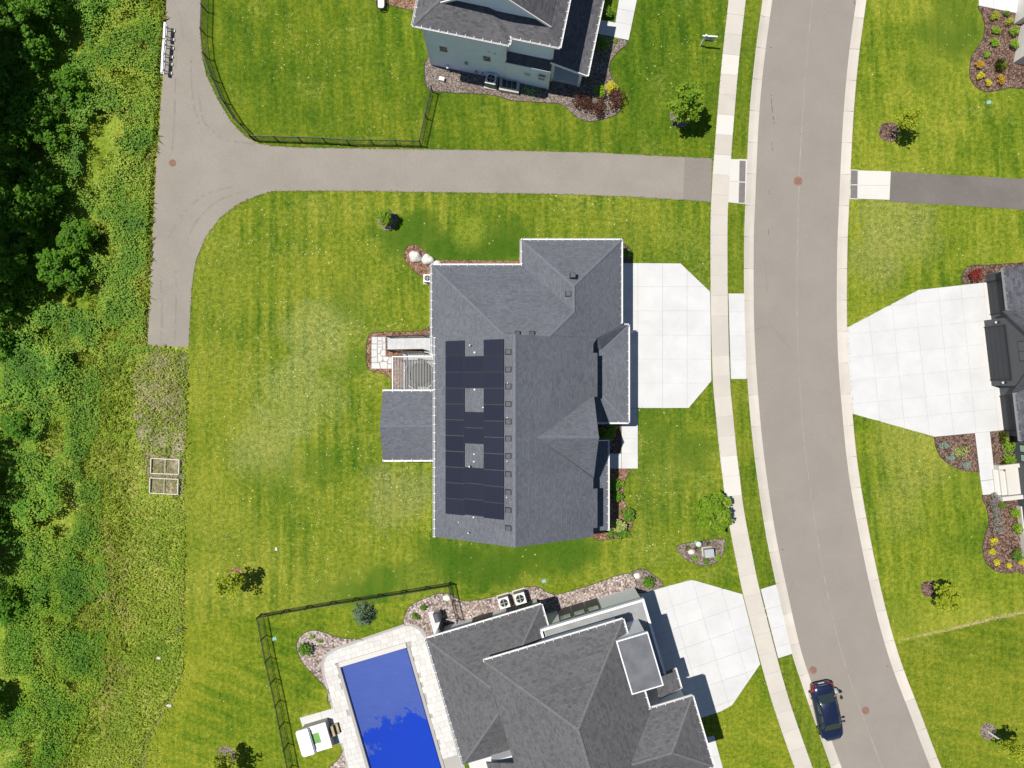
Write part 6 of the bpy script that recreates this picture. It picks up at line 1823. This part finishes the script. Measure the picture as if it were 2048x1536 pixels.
# young trees on the lawns (base pixel on the ground)
tr_a = make_tree_meshes("maple", 2900, 1.40, 3.0, 1.5, 46, .42, .135, M['leaf_maple'], 21, .055)
put_tree("maple_tree", tr_a, G(1358, 235), "leafy bright green young tree on the lawn by the sidewalk, upper yard")
tr_b = make_tree_meshes("linden", 2900, 1.60, 2.2, .9, 52, .40, .13, M['leaf_maple'], 33, .055)
put_tree("linden_tree", tr_b, G(1416, 1017), "leafy young tree overhanging the sidewalk in front of the central house")
tr_c = make_tree_meshes("thin", 620, .95, 2.2, 1.9, 26, .34, .10, M['leaf_yellow'], 45, .04)
put_tree("young_tree", tr_c, G(1778, 262), "thin yellow green young tree above the trail across the street", rot=.5)
tr_d = make_tree_meshes("lime", 1200, 1.05, 2.2, 1.4, 26, .34, .11, M['leaf_yellow'], 57, .04)
put_tree("young_tree", tr_d, G(1858, 1177), "dense yellow green young tree below the entry bed across the street", rot=1.1)
put_tree("young_tree", tr_c, G(1978, 1464), "thin young tree with a white trunk guard in the lower right lawn", rot=2.6, sc=1.02)
tg = MB().cyl((0, 0, 0), .06, 1.1, 10); c_ = G(1978, 1464)
tag(MB().cyl((c_.x, c_.y, 0), .075, 1.15, 10).build("trunk_guard", M['white']), "white plastic trunk guard on the lower right young tree", "trunk guard")
tr_e = make_tree_meshes("sparse", 800, 1.3, 2.0, 1.1, 24, .36, .11, M['leaf_yellow'], 69, .045)
put_tree("young_tree", tr_e, G(480, 1150), "sparse pale green young tree above the pool fence", rot=.9)
put_tree("young_tree", tr_e, G(466, 1508), "sparse young tree at the bottom edge beside the mulch ring", rot=2.2)
tr_f = make_tree_meshes("round", 900, .62, 1.3, .5, 24, .28, .10, M['leaf_maple'], 73, .03)
put_tree("young_tree", tr_f, G(776, 440), "small round young tree in a mulch ring behind the central house")
# spruce
sp = thing("spruce_tree", "small blue green spruce inside the pool fence", "tree", G(729, 1226))
g_ = np.random.default_rng(5); n = 2600
hh = g_.random(n) ** 1.5; an = g_.random(n) * 6.283; rad = (1 - hh) * .95 * (.55 + .45 * g_.random(n) ** .5) * (1 + .12 * np.sin(an * 9))
pts = np.stack([rad * np.cos(an), rad * np.sin(an), .08 + hh * 1.6], 1)
o = bpy.data.objects.new("crown", leaf_mesh("spruce", pts, .085, .35 + .5 * g_.random(n), M['leaf_blue'], .2, .28)); COL.objects.link(o); o.parent = sp
o = bpy.data.objects.new("trunk", MB().tube([(0, 0, 0), (0, 0, 1.5)], [.06, .01], 7).mesh("trunk")); o.data.materials.append(M['bark']); COL.objects.link(o); o.parent = sp

# garden plants
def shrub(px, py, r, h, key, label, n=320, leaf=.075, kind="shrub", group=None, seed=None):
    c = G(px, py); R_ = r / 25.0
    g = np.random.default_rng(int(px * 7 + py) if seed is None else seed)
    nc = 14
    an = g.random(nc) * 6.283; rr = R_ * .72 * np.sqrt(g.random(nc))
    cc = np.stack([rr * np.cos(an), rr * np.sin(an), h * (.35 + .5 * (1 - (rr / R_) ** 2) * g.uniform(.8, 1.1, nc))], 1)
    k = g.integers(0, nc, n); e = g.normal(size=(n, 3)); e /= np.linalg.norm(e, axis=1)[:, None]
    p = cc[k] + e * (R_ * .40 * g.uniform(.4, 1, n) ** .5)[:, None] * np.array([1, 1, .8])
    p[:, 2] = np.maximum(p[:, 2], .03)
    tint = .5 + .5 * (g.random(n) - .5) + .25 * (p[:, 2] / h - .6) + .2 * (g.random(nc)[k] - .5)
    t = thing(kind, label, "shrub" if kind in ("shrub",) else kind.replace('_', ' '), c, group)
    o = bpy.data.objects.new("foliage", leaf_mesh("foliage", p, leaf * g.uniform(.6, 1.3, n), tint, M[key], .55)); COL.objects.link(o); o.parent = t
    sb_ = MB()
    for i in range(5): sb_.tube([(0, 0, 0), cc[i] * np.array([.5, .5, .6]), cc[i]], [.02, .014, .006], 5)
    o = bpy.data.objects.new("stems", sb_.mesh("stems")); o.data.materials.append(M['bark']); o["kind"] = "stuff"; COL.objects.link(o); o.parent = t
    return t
def grass_clump(px, py, r, h, key, label, n=150, kind="ornamental_grass", group=None, width=.014):
    c = G(px, py); R_ = r / 25.0
    g = np.random.default_rng(int(px * 3 + py))
    an = g.random(n) * 6.283; q = g.random(n) ** .7
    B = np.stack([.12 * R_ * np.cos(an), .12 * R_ * np.sin(an), np.zeros(n)], 1)
    L = h * g.uniform(.6, 1.1, n)
    lean = np.stack([np.cos(an), np.sin(an)], 1) * (q * R_ / np.maximum(L, .01))[:, None]
    me = blade_mesh("blades", B, L, lean, width, .3 + .6 * g.random(n), M[key], .8)
    t = thing(kind, label, "plant", c, group)
    o = bpy.data.objects.new("blades", me); COL.objects.link(o); o.parent = t
    return t
GB = "plants in the mulch beds"
# upper house bed
shrub(1198, 186, 13, .7, 'leaf_lime', "bright green shrub left of the yellow shrub, upper house bed", group=GB)
shrub(1222, 179, 14, .6, 'leaf_gold', "yellow green shrub beside the dark red barberries", group=GB)
shrub(1160, 208, 22, .9, 'leaf_red', "leftmost dark red barberry in the upper house bed", 420, .07, group=GB)
shrub(1194, 218, 20, .8, 'leaf_red', "middle dark red barberry in the upper house bed", 420, .07, group=GB)
shrub(1229, 203, 23, .95, 'leaf_red', "rightmost dark red barberry in the upper house bed", 420, .07, group=GB)
shrub(1205, 95, 16, .8, 'leaf', "green shrub in shade beside the upper house porch", group=GB)
shrub(1210, 30, 14, .8, 'leaf', "green shrub in shade above the porch walk", group=GB)
shrub(1230, 82, 5, .25, 'leaf_lime', "tiny lime plant below the porch walk", 90, .05, group=GB)
# central house beds
shrub(1247, 508, 14, .9, 'leaf', "green shrub at the corner of the central garage", group=GB)
shrub(1213, 862, 20, 1.2, 'leaf', "dark green shrub between porch and front walk", 450, .09, group=GB)
shrub(1228, 968, 16, .8, 'leaf', "upper green shrub beside the front porch", group=GB)
shrub(1238, 965, 10, .5, 'leaf_lime', "lime green shrub at the edge of the front bed", 220, .06, group=GB)
shrub(1232, 993, 13, .7, 'leaf', "lower green shrub beside the front porch", group=GB)
shrub(1237, 1046, 16, .9, 'leaf_pale', "pale flowering shrub at the lower front bed", 380, .09, group=GB)
shrub(1254, 1028, 16, .8, 'leaf', "green shrub right of the pale flowering shrub", 380, .08, group=GB)
shrub(1243, 1064, 15, .6, 'leaf', "low green shrub below the pale flowering shrub", 320, .07, group=GB)
shrub(1222, 1066, 11, .5, 'leaf', "low green plants at the lower left of the front bed", 220, .06, group=GB)
# utility bed
shrub(1387, 1117, 7, .35, 'leaf_lime', "leafy plant at the left of the utility bed", 120, .06, group=GB)
shrub(1411, 1121, 7, .35, 'leaf', "leafy plant in front of the transformer cabinet", 120, .06, group=GB)
shrub(1434, 1113, 7, .35, 'leaf_lime', "leafy plant right of the transformer cabinet", 120, .06, group=GB)
grass_clump(1375, 1096, 8, .3, 'weed', "dry grass tuft left of the pale rock", 60, group=GB)
grass_clump(1393, 1098, 8, .3, 'weed', "dry grass tuft below the green pedestal", 60, group=GB)
grass_clump(1416, 1087, 6, .3, 'weed', "dark grass tuft right of the green pedestal", 60, group=GB)
# gravel and pool beds
shrub(1295, 1161, 13, .7, 'leaf', "round green shrub on the driveway corner bed", 320, .075, group=GB)
shrub(847, 1213, 7, .4, 'leaf', "upper small round shrub on the river rock", 150, .06, group=GB)
shrub(831, 1231, 7.5, .4, 'leaf', "lower small round shrub on the river rock", 150, .06, group=GB)
shrub(614, 1295, 14, .8, 'leaf', "round dark green shrub on the kidney shaped gravel bed", 380, .075, group=GB)
shrub(625, 1272, 5, .25, 'leaf_lime', "tiny plant at the top of the kidney shaped gravel bed", 70, .05, group=GB)
shrub(641, 1281, 5, .25, 'leaf_lime', "tiny plant near the pool hose on the gravel bed", 70, .05, group=GB)
# upper right bed (zoom coordinates)
def ur(x, y): return 1920 + x / 7.68, y / 7.68
for (x, y, r, key, lb, h) in ((500, 270, 75, 'leaf_yellow', "round yellow green mound near the driveway, upper right bed", .45), (718, 350, 66, 'leaf_yellow', "round yellow green mound right of the first, upper right bed", .45), (525, 485, 72, 'leaf_lime', "upper leafy hosta with yellow tips, upper right bed", .4), (500, 668, 74, 'leaf_lime', "lower leafy hosta with yellow tips, upper right bed", .4), (790, 508, 82, 'leaf_lime', "upper bright green shrub by the stone wall", .7), (775, 722, 85, 'leaf_lime', "lower bright green shrub by the stone wall", .7), (395, 850, 50, 'leaf_lime', "small lime plant in the middle of the upper right bed", .3), (265, 1012, 68, 'leaf_orange', "leftmost orange shrub in the upper right bed", .45), (590, 1248, 74, 'leaf_orange', "rightmost orange shrub in the upper right bed", .5), (285, 1188, 64, 'leaf_gold', "left yellow shrub below the orange one, upper right bed", .4), (405, 1288, 58, 'leaf_gold', "lower yellow shrub at the tip of the upper right bed", .35), (690, 225, 45, 'leaf', "small dark plant beside the stone pier", .4)):
    a_, b2 = ur(x, y); shrub(a_, b2, r / 7.68, h, key, lb, 240, .06, group=GB)
a_, b2 = ur(575, 1030); grass_clump(a_, b2, 13, 1.0, 'weed', "tall arching grass between the orange shrubs", 220, group=GB)
# beds of the charcoal house (zoom coordinates)
def rb(x, y): return 1840 + x / 4.8, 840 + y / 4.8
for (x, y, r, key, lb, h) in ((215, 245, 42, 'leaf_bluegrey', "upper blue grey cushion plant beside the entry walk", .25), (285, 355, 38, 'leaf_bluegrey', "middle blue grey cushion plant beside the entry walk", .25), (428, 430, 44, 'leaf_bluegrey', "lower blue grey cushion plant beside the entry walk", .25), (390, 285, 85, 'leaf_pale', "wide green perennial in the bed beside the entry walk", .4), (820, 248, 68, 'leaf_lime', "upper of two lime shrubs under the charcoal window", .7), (835, 365, 72, 'leaf_lime', "lower of two lime shrubs under the charcoal window", .7), (888, 892, 56, 'leaf_lime', "upper lime shrub by the lower charcoal wall", .6), (910, 1040, 58, 'leaf_lime', "lower lime shrub by the lower charcoal wall", .6), (690, 1155, 42, 'leaf_gold', "uppermost yellow shrub in the lower right bed", .35), (670, 1257, 40, 'leaf_gold', "second yellow shrub in the lower right bed", .35), (725, 1360, 32, 'leaf_gold', "third yellow shrub in the lower right bed", .3), (838, 1396, 29, 'leaf_gold', "yellow shrub at the bottom tip of the lower right bed", .3), (958, 1350, 34, 'leaf_gold', "yellow shrub nearest the charcoal wall in the lower right bed", .3), (890, 1275, 75, 'leaf', "feathery dark green shrub in the lower right bed", .9), (680, 755, 75, 'leaf_purple', "large grey purple flowering clump by the entry walk end", .5), (715, 865, 40, 'leaf_purple', "small grey purple clump below the large one", .3), (720, 940, 60, 'leaf_purple', "middle grey purple flowering clump in the lower right bed", .4), (730, 1032, 58, 'leaf_purple', "lowest grey purple flowering clump in the lower right bed", .4), (775, 815, 36, 'leaf', "small green plant beside the entry steps", .3)):
    a_, b2 = rb(x, y); shrub(a_, b2, r / 4.8, h, key, lb, 260, .06, group=GB)
for (x, y, r, lb) in ((785, 165, 70, "brown tipped grass above the lime shrubs"), (790, 440, 62, "brown tipped grass below the lime shrubs")):
    a_, b2 = rb(x, y); grass_clump(a_, b2, r / 4.8, .8, 'weed', lb, 180, group=GB)
shrub(1945, 550, 17, .8, 'leaf_scarlet', "bright red shrub at the corner of the driveway across the street", 420, .07, group=GB)

# ---------------------------------------------------------------- woods and weeds on the left
def fbm(x, y, s, o=3, seed=0.0):
    return mnoise.fractal(Vector((x * s + seed, y * s - seed, seed)), 1.0, 2.0, o)
def west_limit(py):
    """right hand edge (photo px) of the rough vegetation"""
    pts = [(-90, 333), (0, 331), (150, 322), (250, 315), (330, 309), (420, 304), (520, 299), (600, 297), (690, 292), (700, 378), (850, 373), (1000, 368), (1150, 369), (1255, 366), (1340, 366), (1400, 340), (1480, 290), (1640, 240)]
    for (y0, x0), (y1, x1) in zip(pts, pts[1:]):
        if y0 <= py <= y1: return x0 + (x1 - x0) * (py - y0) / (y1 - y0)
    return 300
# earth under the weeds
MB().sheet([G(x, y) for x, y in [(330, -90), (327, 150), (319, 250), (310, 380), (300, 600), (294, 690), (378, 692), (372, 850), (368, 1000), (369, 1250), (366, 1340), (340, 1400), (290, 1480), (240, 1640), (-300, 1640), (-300, -90)]], -.01).build("rough_ground", M['rough'], kind="structure")

bw = jitter_edge([G(x, y) for x, y in [(310, 700), (374, 705), (371, 850), (368, 985), (330, 990), (300, 985), (285, 930), (270, 850), (262, 760), (285, 720)]], .35, .5, 4.0)
MB().sheet(bw, -.006).build("bare_patch", M['bare'], kind="structure")
def sstep(a, b, x):
    t = min(1, max(0, (x - a) / (b - a))); return t * t * (3 - 2 * t)
def bush_h(px, py):
    """height of the brush in metres"""
    p = P(px, py)
    q = fbm(p.x, p.y, .22, 3, 3.3); q2 = fbm(p.x, p.y, .75, 2, 8.1)
    wl = west_limit(py)
    d = (wl - px) / 25.0                       # metres inside the rough
    b1 = .5 + 1.1 * min(1, max(0, d / 7.0)) if d > 0 else 0
    b2 = 1.25 * min(1, max(0, (d - 6.0) / 3.5))
    b3 = 1.0 * min(1, max(0, (d - 4.8) / 4.0))
    k1 = sstep(600, 760, py + 60 * q); k2 = sstep(1020, 1150, py)
    base = b1 * (1 - k1) + k1 * (b2 * (1 - k2) + b3 * k2)
    if px > wl - 2: base = 0
    if base <= 0: return 0
    h = base * (1 + .5 * q + .22 * q2)
    return max(0, h)
C = []; Tn = []; Sz = []
g = np.random.default_rng(99)
N_ = 330000
xs = -330 + 700 * g.random(N_); ys = -70 + 1690 * g.random(N_)
patch = {}
for x, y in zip(xs, ys):
    if x > west_limit(y) - 2: continue
    h = bush_h(x, y)
    if h < .28: continue
    p = P(x, y)
    q = fbm(p.x, p.y, .35, 2, 20.0)
    if q > .20 + .1 * g.random() and h < 1.4: continue           # gaps where dry grass shows
    z = h * (1 - .55 * g.random() ** 2.2)
    C.append((p.x + g.normal() * .05, p.y + g.normal() * .05, z))
    y_ = .61 + .34 * fbm(p.x, p.y, .28, 2, 40.0) + .16 * fbm(p.x, p.y, 1.3, 2, 44.0) + .34 * (g.random() - .5)
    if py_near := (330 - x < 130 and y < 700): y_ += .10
    Tn.append(y_); Sz.append(.040 + .045 * g.random() + (.03 if h > 1.5 else 0))
me = leaf_mesh("brush", np.array(C), np.array(Sz), np.array(Tn), M['leaf_brush'] if 'leaf_brush' in M else leaf_mat('leaf_brush', [(0, (.03, .125, .006)), (.35, (.075, .235, .010)), (.65, (.17, .36, .016)), (1, (.42, .50, .04))], .38), .85)
link("brush", me, kind="stuff", label="mass of bright green brush along the trail")
# solid core under the brush, shade of the deep gaps put into its colour
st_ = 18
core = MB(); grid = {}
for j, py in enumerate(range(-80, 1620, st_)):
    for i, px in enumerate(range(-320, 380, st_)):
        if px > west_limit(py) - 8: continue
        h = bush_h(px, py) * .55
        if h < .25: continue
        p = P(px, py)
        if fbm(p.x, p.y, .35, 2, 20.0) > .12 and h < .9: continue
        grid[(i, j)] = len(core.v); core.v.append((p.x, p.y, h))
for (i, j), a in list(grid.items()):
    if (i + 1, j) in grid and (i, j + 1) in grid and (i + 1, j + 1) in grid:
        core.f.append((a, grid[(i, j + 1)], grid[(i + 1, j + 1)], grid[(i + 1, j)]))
core.build("brush_shade_fill", flat('brush_core', (.045, .085, .014), .95, .1, var=.4, scale=4), kind="stuff", smooth=True, label="dark filler sheet beneath the brush, coloured as deep shade")
# weeds and tall grass
B = []; Ls = []; ln_ = []; tt = []; wd = []
N_ = 26000
xs = 60 + 330 * g.random(N_); ys = -60 + 1680 * g.random(N_)
for x, y in zip(xs, ys):
    wl = west_limit(y)
    if x > wl + 1 + 2 * g.normal() * (1 if y > 690 else .6): continue
    p = P(x, y)
    if bush_h(x, y) > 1.1: continue
    if inpoly(x, y, [(303, 914), (362, 917), (361, 990), (301, 988)]) and g.random() < .75: continue
    bare = fbm(p.x, p.y, .55, 3, 60.0)
    zone = 700 < y < 1010 and x > 245
    if zone and bare > -.05 and g.random() < .7: continue
    dry = fbm(p.x, p.y, .20, 3, 77.0)
    t_ = .48 + .34 * dry + .34 * (g.random() - .5) + (.14 if (y > 690 and x > 200) else .04)
    L_ = (.16 + .12 * g.random()) if (y > 690 and x > wl - 110) else (.22 + .30 * g.random())
    a = 1.1 * fbm(p.x, p.y, .15, 2, 90) * 6.28 + g.normal() * .9
    q = .8 + .8 * g.random()
    B.append((p.x, p.y, .03)); Ls.append(L_); ln_.append((math.cos(a) * q, math.sin(a) * q)); tt.append(t_); wd.append(.020 + .018 * g.random())
# broad leaved weeds low over the rough ground
C2 = []; T2 = []; S2_ = []
N_ = 120000
xs = 40 + 345 * g.random(N_); ys = -60 + 1680 * g.random(N_)
for x, y in zip(xs, ys):
    wl = west_limit(y)
    if x > wl + g.normal() * (2 if 690 < y < 1290 else 1 if y < 690 else 2 + (y - 1290) * .12): continue
    p = P(x, y)
    if bush_h(x, y) > 1.0: continue
    if inpoly(x, y, [(303, 914), (362, 917), (361, 990), (301, 988)]) and g.random() < .85: continue
    b_1 = fbm(p.x, p.y, .9, 3, 31.0)
    if 700 < y < 1005 and x > 250:
        if b_1 > -.10 and g.random() < .62: continue
    elif b_1 > .30 and g.random() < .6: continue
    C2.append((p.x, p.y, .04 + .22 * g.random() ** 1.6)); T2.append(.52 + .36 * fbm(p.x, p.y, .3, 2, 55.0) + .5 * (g.random() - .5)); S2_.append(.038 + .040 * g.random())
link("low_weeds", leaf_mesh("low_weeds", np.array(C2), np.array(S2_), np.array(T2), M['weed_leaf'], .85), kind="stuff", label="low leafy weeds along the mown edge and the trail")
# tussocks of straw coloured grass
for k in range(0):
    x = g.uniform(150, 290) if k < 34 else g.uniform(200, 290); y = g.uniform(690, 1400) if k < 34 else g.uniform(20, 300)
    p = P(x, y); a0 = g.uniform(2.3, 4.4)
    for i in range(34):
        a = a0 + g.normal() * .6; q = .7 + .7 * g.random(); L_ = .45 + .6 * g.random()
        B.append((p.x + g.normal() * .14, p.y + g.normal() * .14, .1)); Ls.append(L_); ln_.append((math.cos(a) * q, math.sin(a) * q)); tt.append(.72 + .26 * g.random()); wd.append(.024 + .018 * g.random())
me = blade_mesh("weeds", np.array(B), np.array(Ls), np.array(ln_), np.array(wd), np.array(tt), M['weed'], 1.2)
link("tall_weeds", me, kind="stuff", label="tall weeds and straw coloured grass beside the lawn")
# the trees of the wood
wood = []
for i, (n, R_, Hc, z0, ncl, cr, lf) in enumerate(((5200, 2.8, 6.5, 1.6, 70, .62, .16), (4200, 2.5, 4.8, 1.0, 60, .58, .15), (7000, 3.3, 9.5, 2.6, 95, .75, .17), (4300, 3.6, 11.0, 4.0, 90, .85, .18), (2600, 1.9, 2.6, .4, 44, .46, .13))):
    wood.append(make_tree_meshes("wood%d" % i, n, R_, Hc, z0, ncl, cr, lf, M['leaf_wood'], 200 + i, .16 + .03 * i if i < 4 else .08, 14))
spots = [  # ground px, mesh, scale, rotation
    (-120, -40, 3, 1.35, .3), (-135, 60, 3, 1.3, 1.7), (-110, 160, 3, 1.4, 2.2), (-130, 250, 3, 1.35, 4.1), (-100, 340, 3, 1.4, .9), (-125, 430, 3, 1.35, 5.0), (-105, 520, 3, 1.25, 3.3), (-20, 105, 2, .95, 2.0), (-35, 300, 2, .9, .4), (-30, 455, 2, .95, 3.0),
    (20, 210, 1, .95, 5.2), (25, 40, 1, .9, 1.1), (50, 330, 1, .85, 2.9), (35, 420, 1, .9, .5), (60, 540, 0, .7, 2.2), (95, 130, 4, 1.1, .2), (120, 270, 4, 1.0, 1.9), (130, 40, 0, .62, 3.9), (110, 400, 4, 1.15, 4.4), (150, 545, 4, 1.0, 2.4), (85, 80, 0, .65, 5.6), (165, 190, 4, .85, 1.3), (175, 480, 4, .8, 3.6), (75, 460, 4, 1.2, .7), (60, 270, 4, 1.2, 4.0), (25, 610, 4, 1.2, 1.0),
    (-170, 900, 3, 1.25, .8), (-180, 990, 3, 1.2, 2.7), (-175, 1080, 3, 1.2, 3.9), (-190, 1340, 3, 1.0, 1.0), (-190, 1240, 2, 1.0, 4.6), (20, 690, 4, .9, .6), (40, 1200, 4, .8, 1.5), (0, 1060, 4, 1.0, 3.1), (55, 850, 4, .7, 5.4), (0, 1390, 4, .9, .1), (-10, 960, 1, .7, 2.0)]
def side(y): return "upper" if y < 350 else "middle" if y < 750 else "lower" if y < 1150 else "bottom"
names = ["medium broad tree", "smaller round tree", "tall broad tree", "tallest spreading tree", "low bushy tree"]
words = ["uppermost", "second", "third", "fourth", "fifth", "sixth", "seventh", "eighth", "ninth", "tenth", "eleventh", "twelfth", "thirteenth", "fourteenth", "fifteenth"]
cnt = {}
for x, y, k, sc, ro in sorted(spots, key=lambda s_: s_[1]):
    q = cnt.get(k, 0); cnt[k] = q + 1
    where = "beyond the left edge" if x < 0 else "inside the wood" if x < 80 else "at the front of the wood"
    lb = f"{words[q]} {names[k]} from the top, {where}"
    put_tree("woodland_tree", wood[k], G(x, y), lb, group="trees of the wood on the left", rot=ro, sc=sc)

# ---------------------------------------------------------------- ragged grass along hard edges
B = []; Ls = []; ln_ = []; tt = []
def fringe(pts, dens=16, dry=.35, spread=.035, inward=0):
    w = [G(*p) for p in pts]
    for a, b in zip(w, w[1:]):
        L = (b - a).length; d = (b - a).normalized() if L > 1e-6 else Vector((1, 0, 0)); nn = Vector((-d.y, d.x, 0))
        for i in range(int(L * dens)):
            p = a + (b - a) * g.random() + nn * g.normal() * spread
            an = g.random() * 6.28; q = .5 + .6 * g.random()
            B.append((p.x, p.y, .02)); Ls.append(.07 + .06 * g.random()); ln_.append((math.cos(an) * q, math.sin(an) * q))
            tt.append(.78 + .2 * g.random() if g.random() < dry else .2 + .4 * g.random())
fringe(trail_top, 18, .5); fringe(trail_bot[1:], 18, .45)
for off in (-17.3, 17.3):
    ss_ = arclen(swc)
    pl2 = [at_len(swc, ss_, q) for q in np.linspace(0, ss_[-1], 90)]
    pp = [(x + dy * off, y - dx * off) for x, y, dx, dy in pl2]
    run = []
    for q in pp:
        on = (580 < q[1] < 765) or (312 < q[1] < 408) or (1165 < q[1] < 1330 and off < 0) or (1180 < q[1] < 1335 and off > 0)
        if on:
            if len(run) > 1: fringe(run, 16, .12, .02)
            run = []
        else: run.append(q)
    if len(run) > 1: fringe(run, 16, .12, .02)
fringe([(p[0] + 20, p[1]) for p in er if p[1] < 640 or p[1] > 835], 16, .3, .03)
fringe([(1361, 526), (1421, 584)], 14, .1, .02); fringe([(1424, 760), (1377, 817), (1276, 817), (1276, 905)], 14, .1, .02)
fringe([(1693, 656), (1836, 579), (1922, 569)], 14, .1, .02); fringe([(1702, 828), (1868, 874)], 14, .1, .02)
me = blade_mesh("fringe", np.array(B), np.array(Ls), np.array(ln_), .012, np.array(tt), M['weed'], .9)
link("grass_fringe", me, kind="stuff", label="ragged grass blades along the edges of the paving")
# drifts of clippings and clover heads on the lawns
pts_ = []
zones = [((395, 640), (860, 1120), 900), ((560, 20), (800, 160), 160), ((1270, 860), (1430, 1080), 150), ((1300, 20), (1440, 130), 60), ((1880, 20), (1960, 110), 50), ((400, 400), (760, 640), 240), ((420, 20), (560, 140), 60)]
for (x0, y0), (x1, y1), k in zones:
    c = 0
    while c < k:
        x = x0 + (x1 - x0) * g.random(); y = y0 + (y1 - y0) * g.random(); c += 1
        p = P(x, y)
        if fbm(p.x, p.y, .35, 2, 5.5) < .0 and g.random() < .85: continue
        if inpoly(x, y, [(735, 640), (880, 640), (880, 935), (750, 935)]) or (x < 480 and y < 480): continue
        pts_.append((p.x, p.y, .02))
me = leaf_mesh("clippings", np.array(pts_), .035 + .03 * g.random(len(pts_)), g.random(len(pts_)), leaf_mat('clippings', [(0, (.36, .34, .12)), (1, (.58, .54, .30))], .1), .9)
link("lawn_clippings", me, kind="stuff", label="pale dry clippings scattered on the lawns")
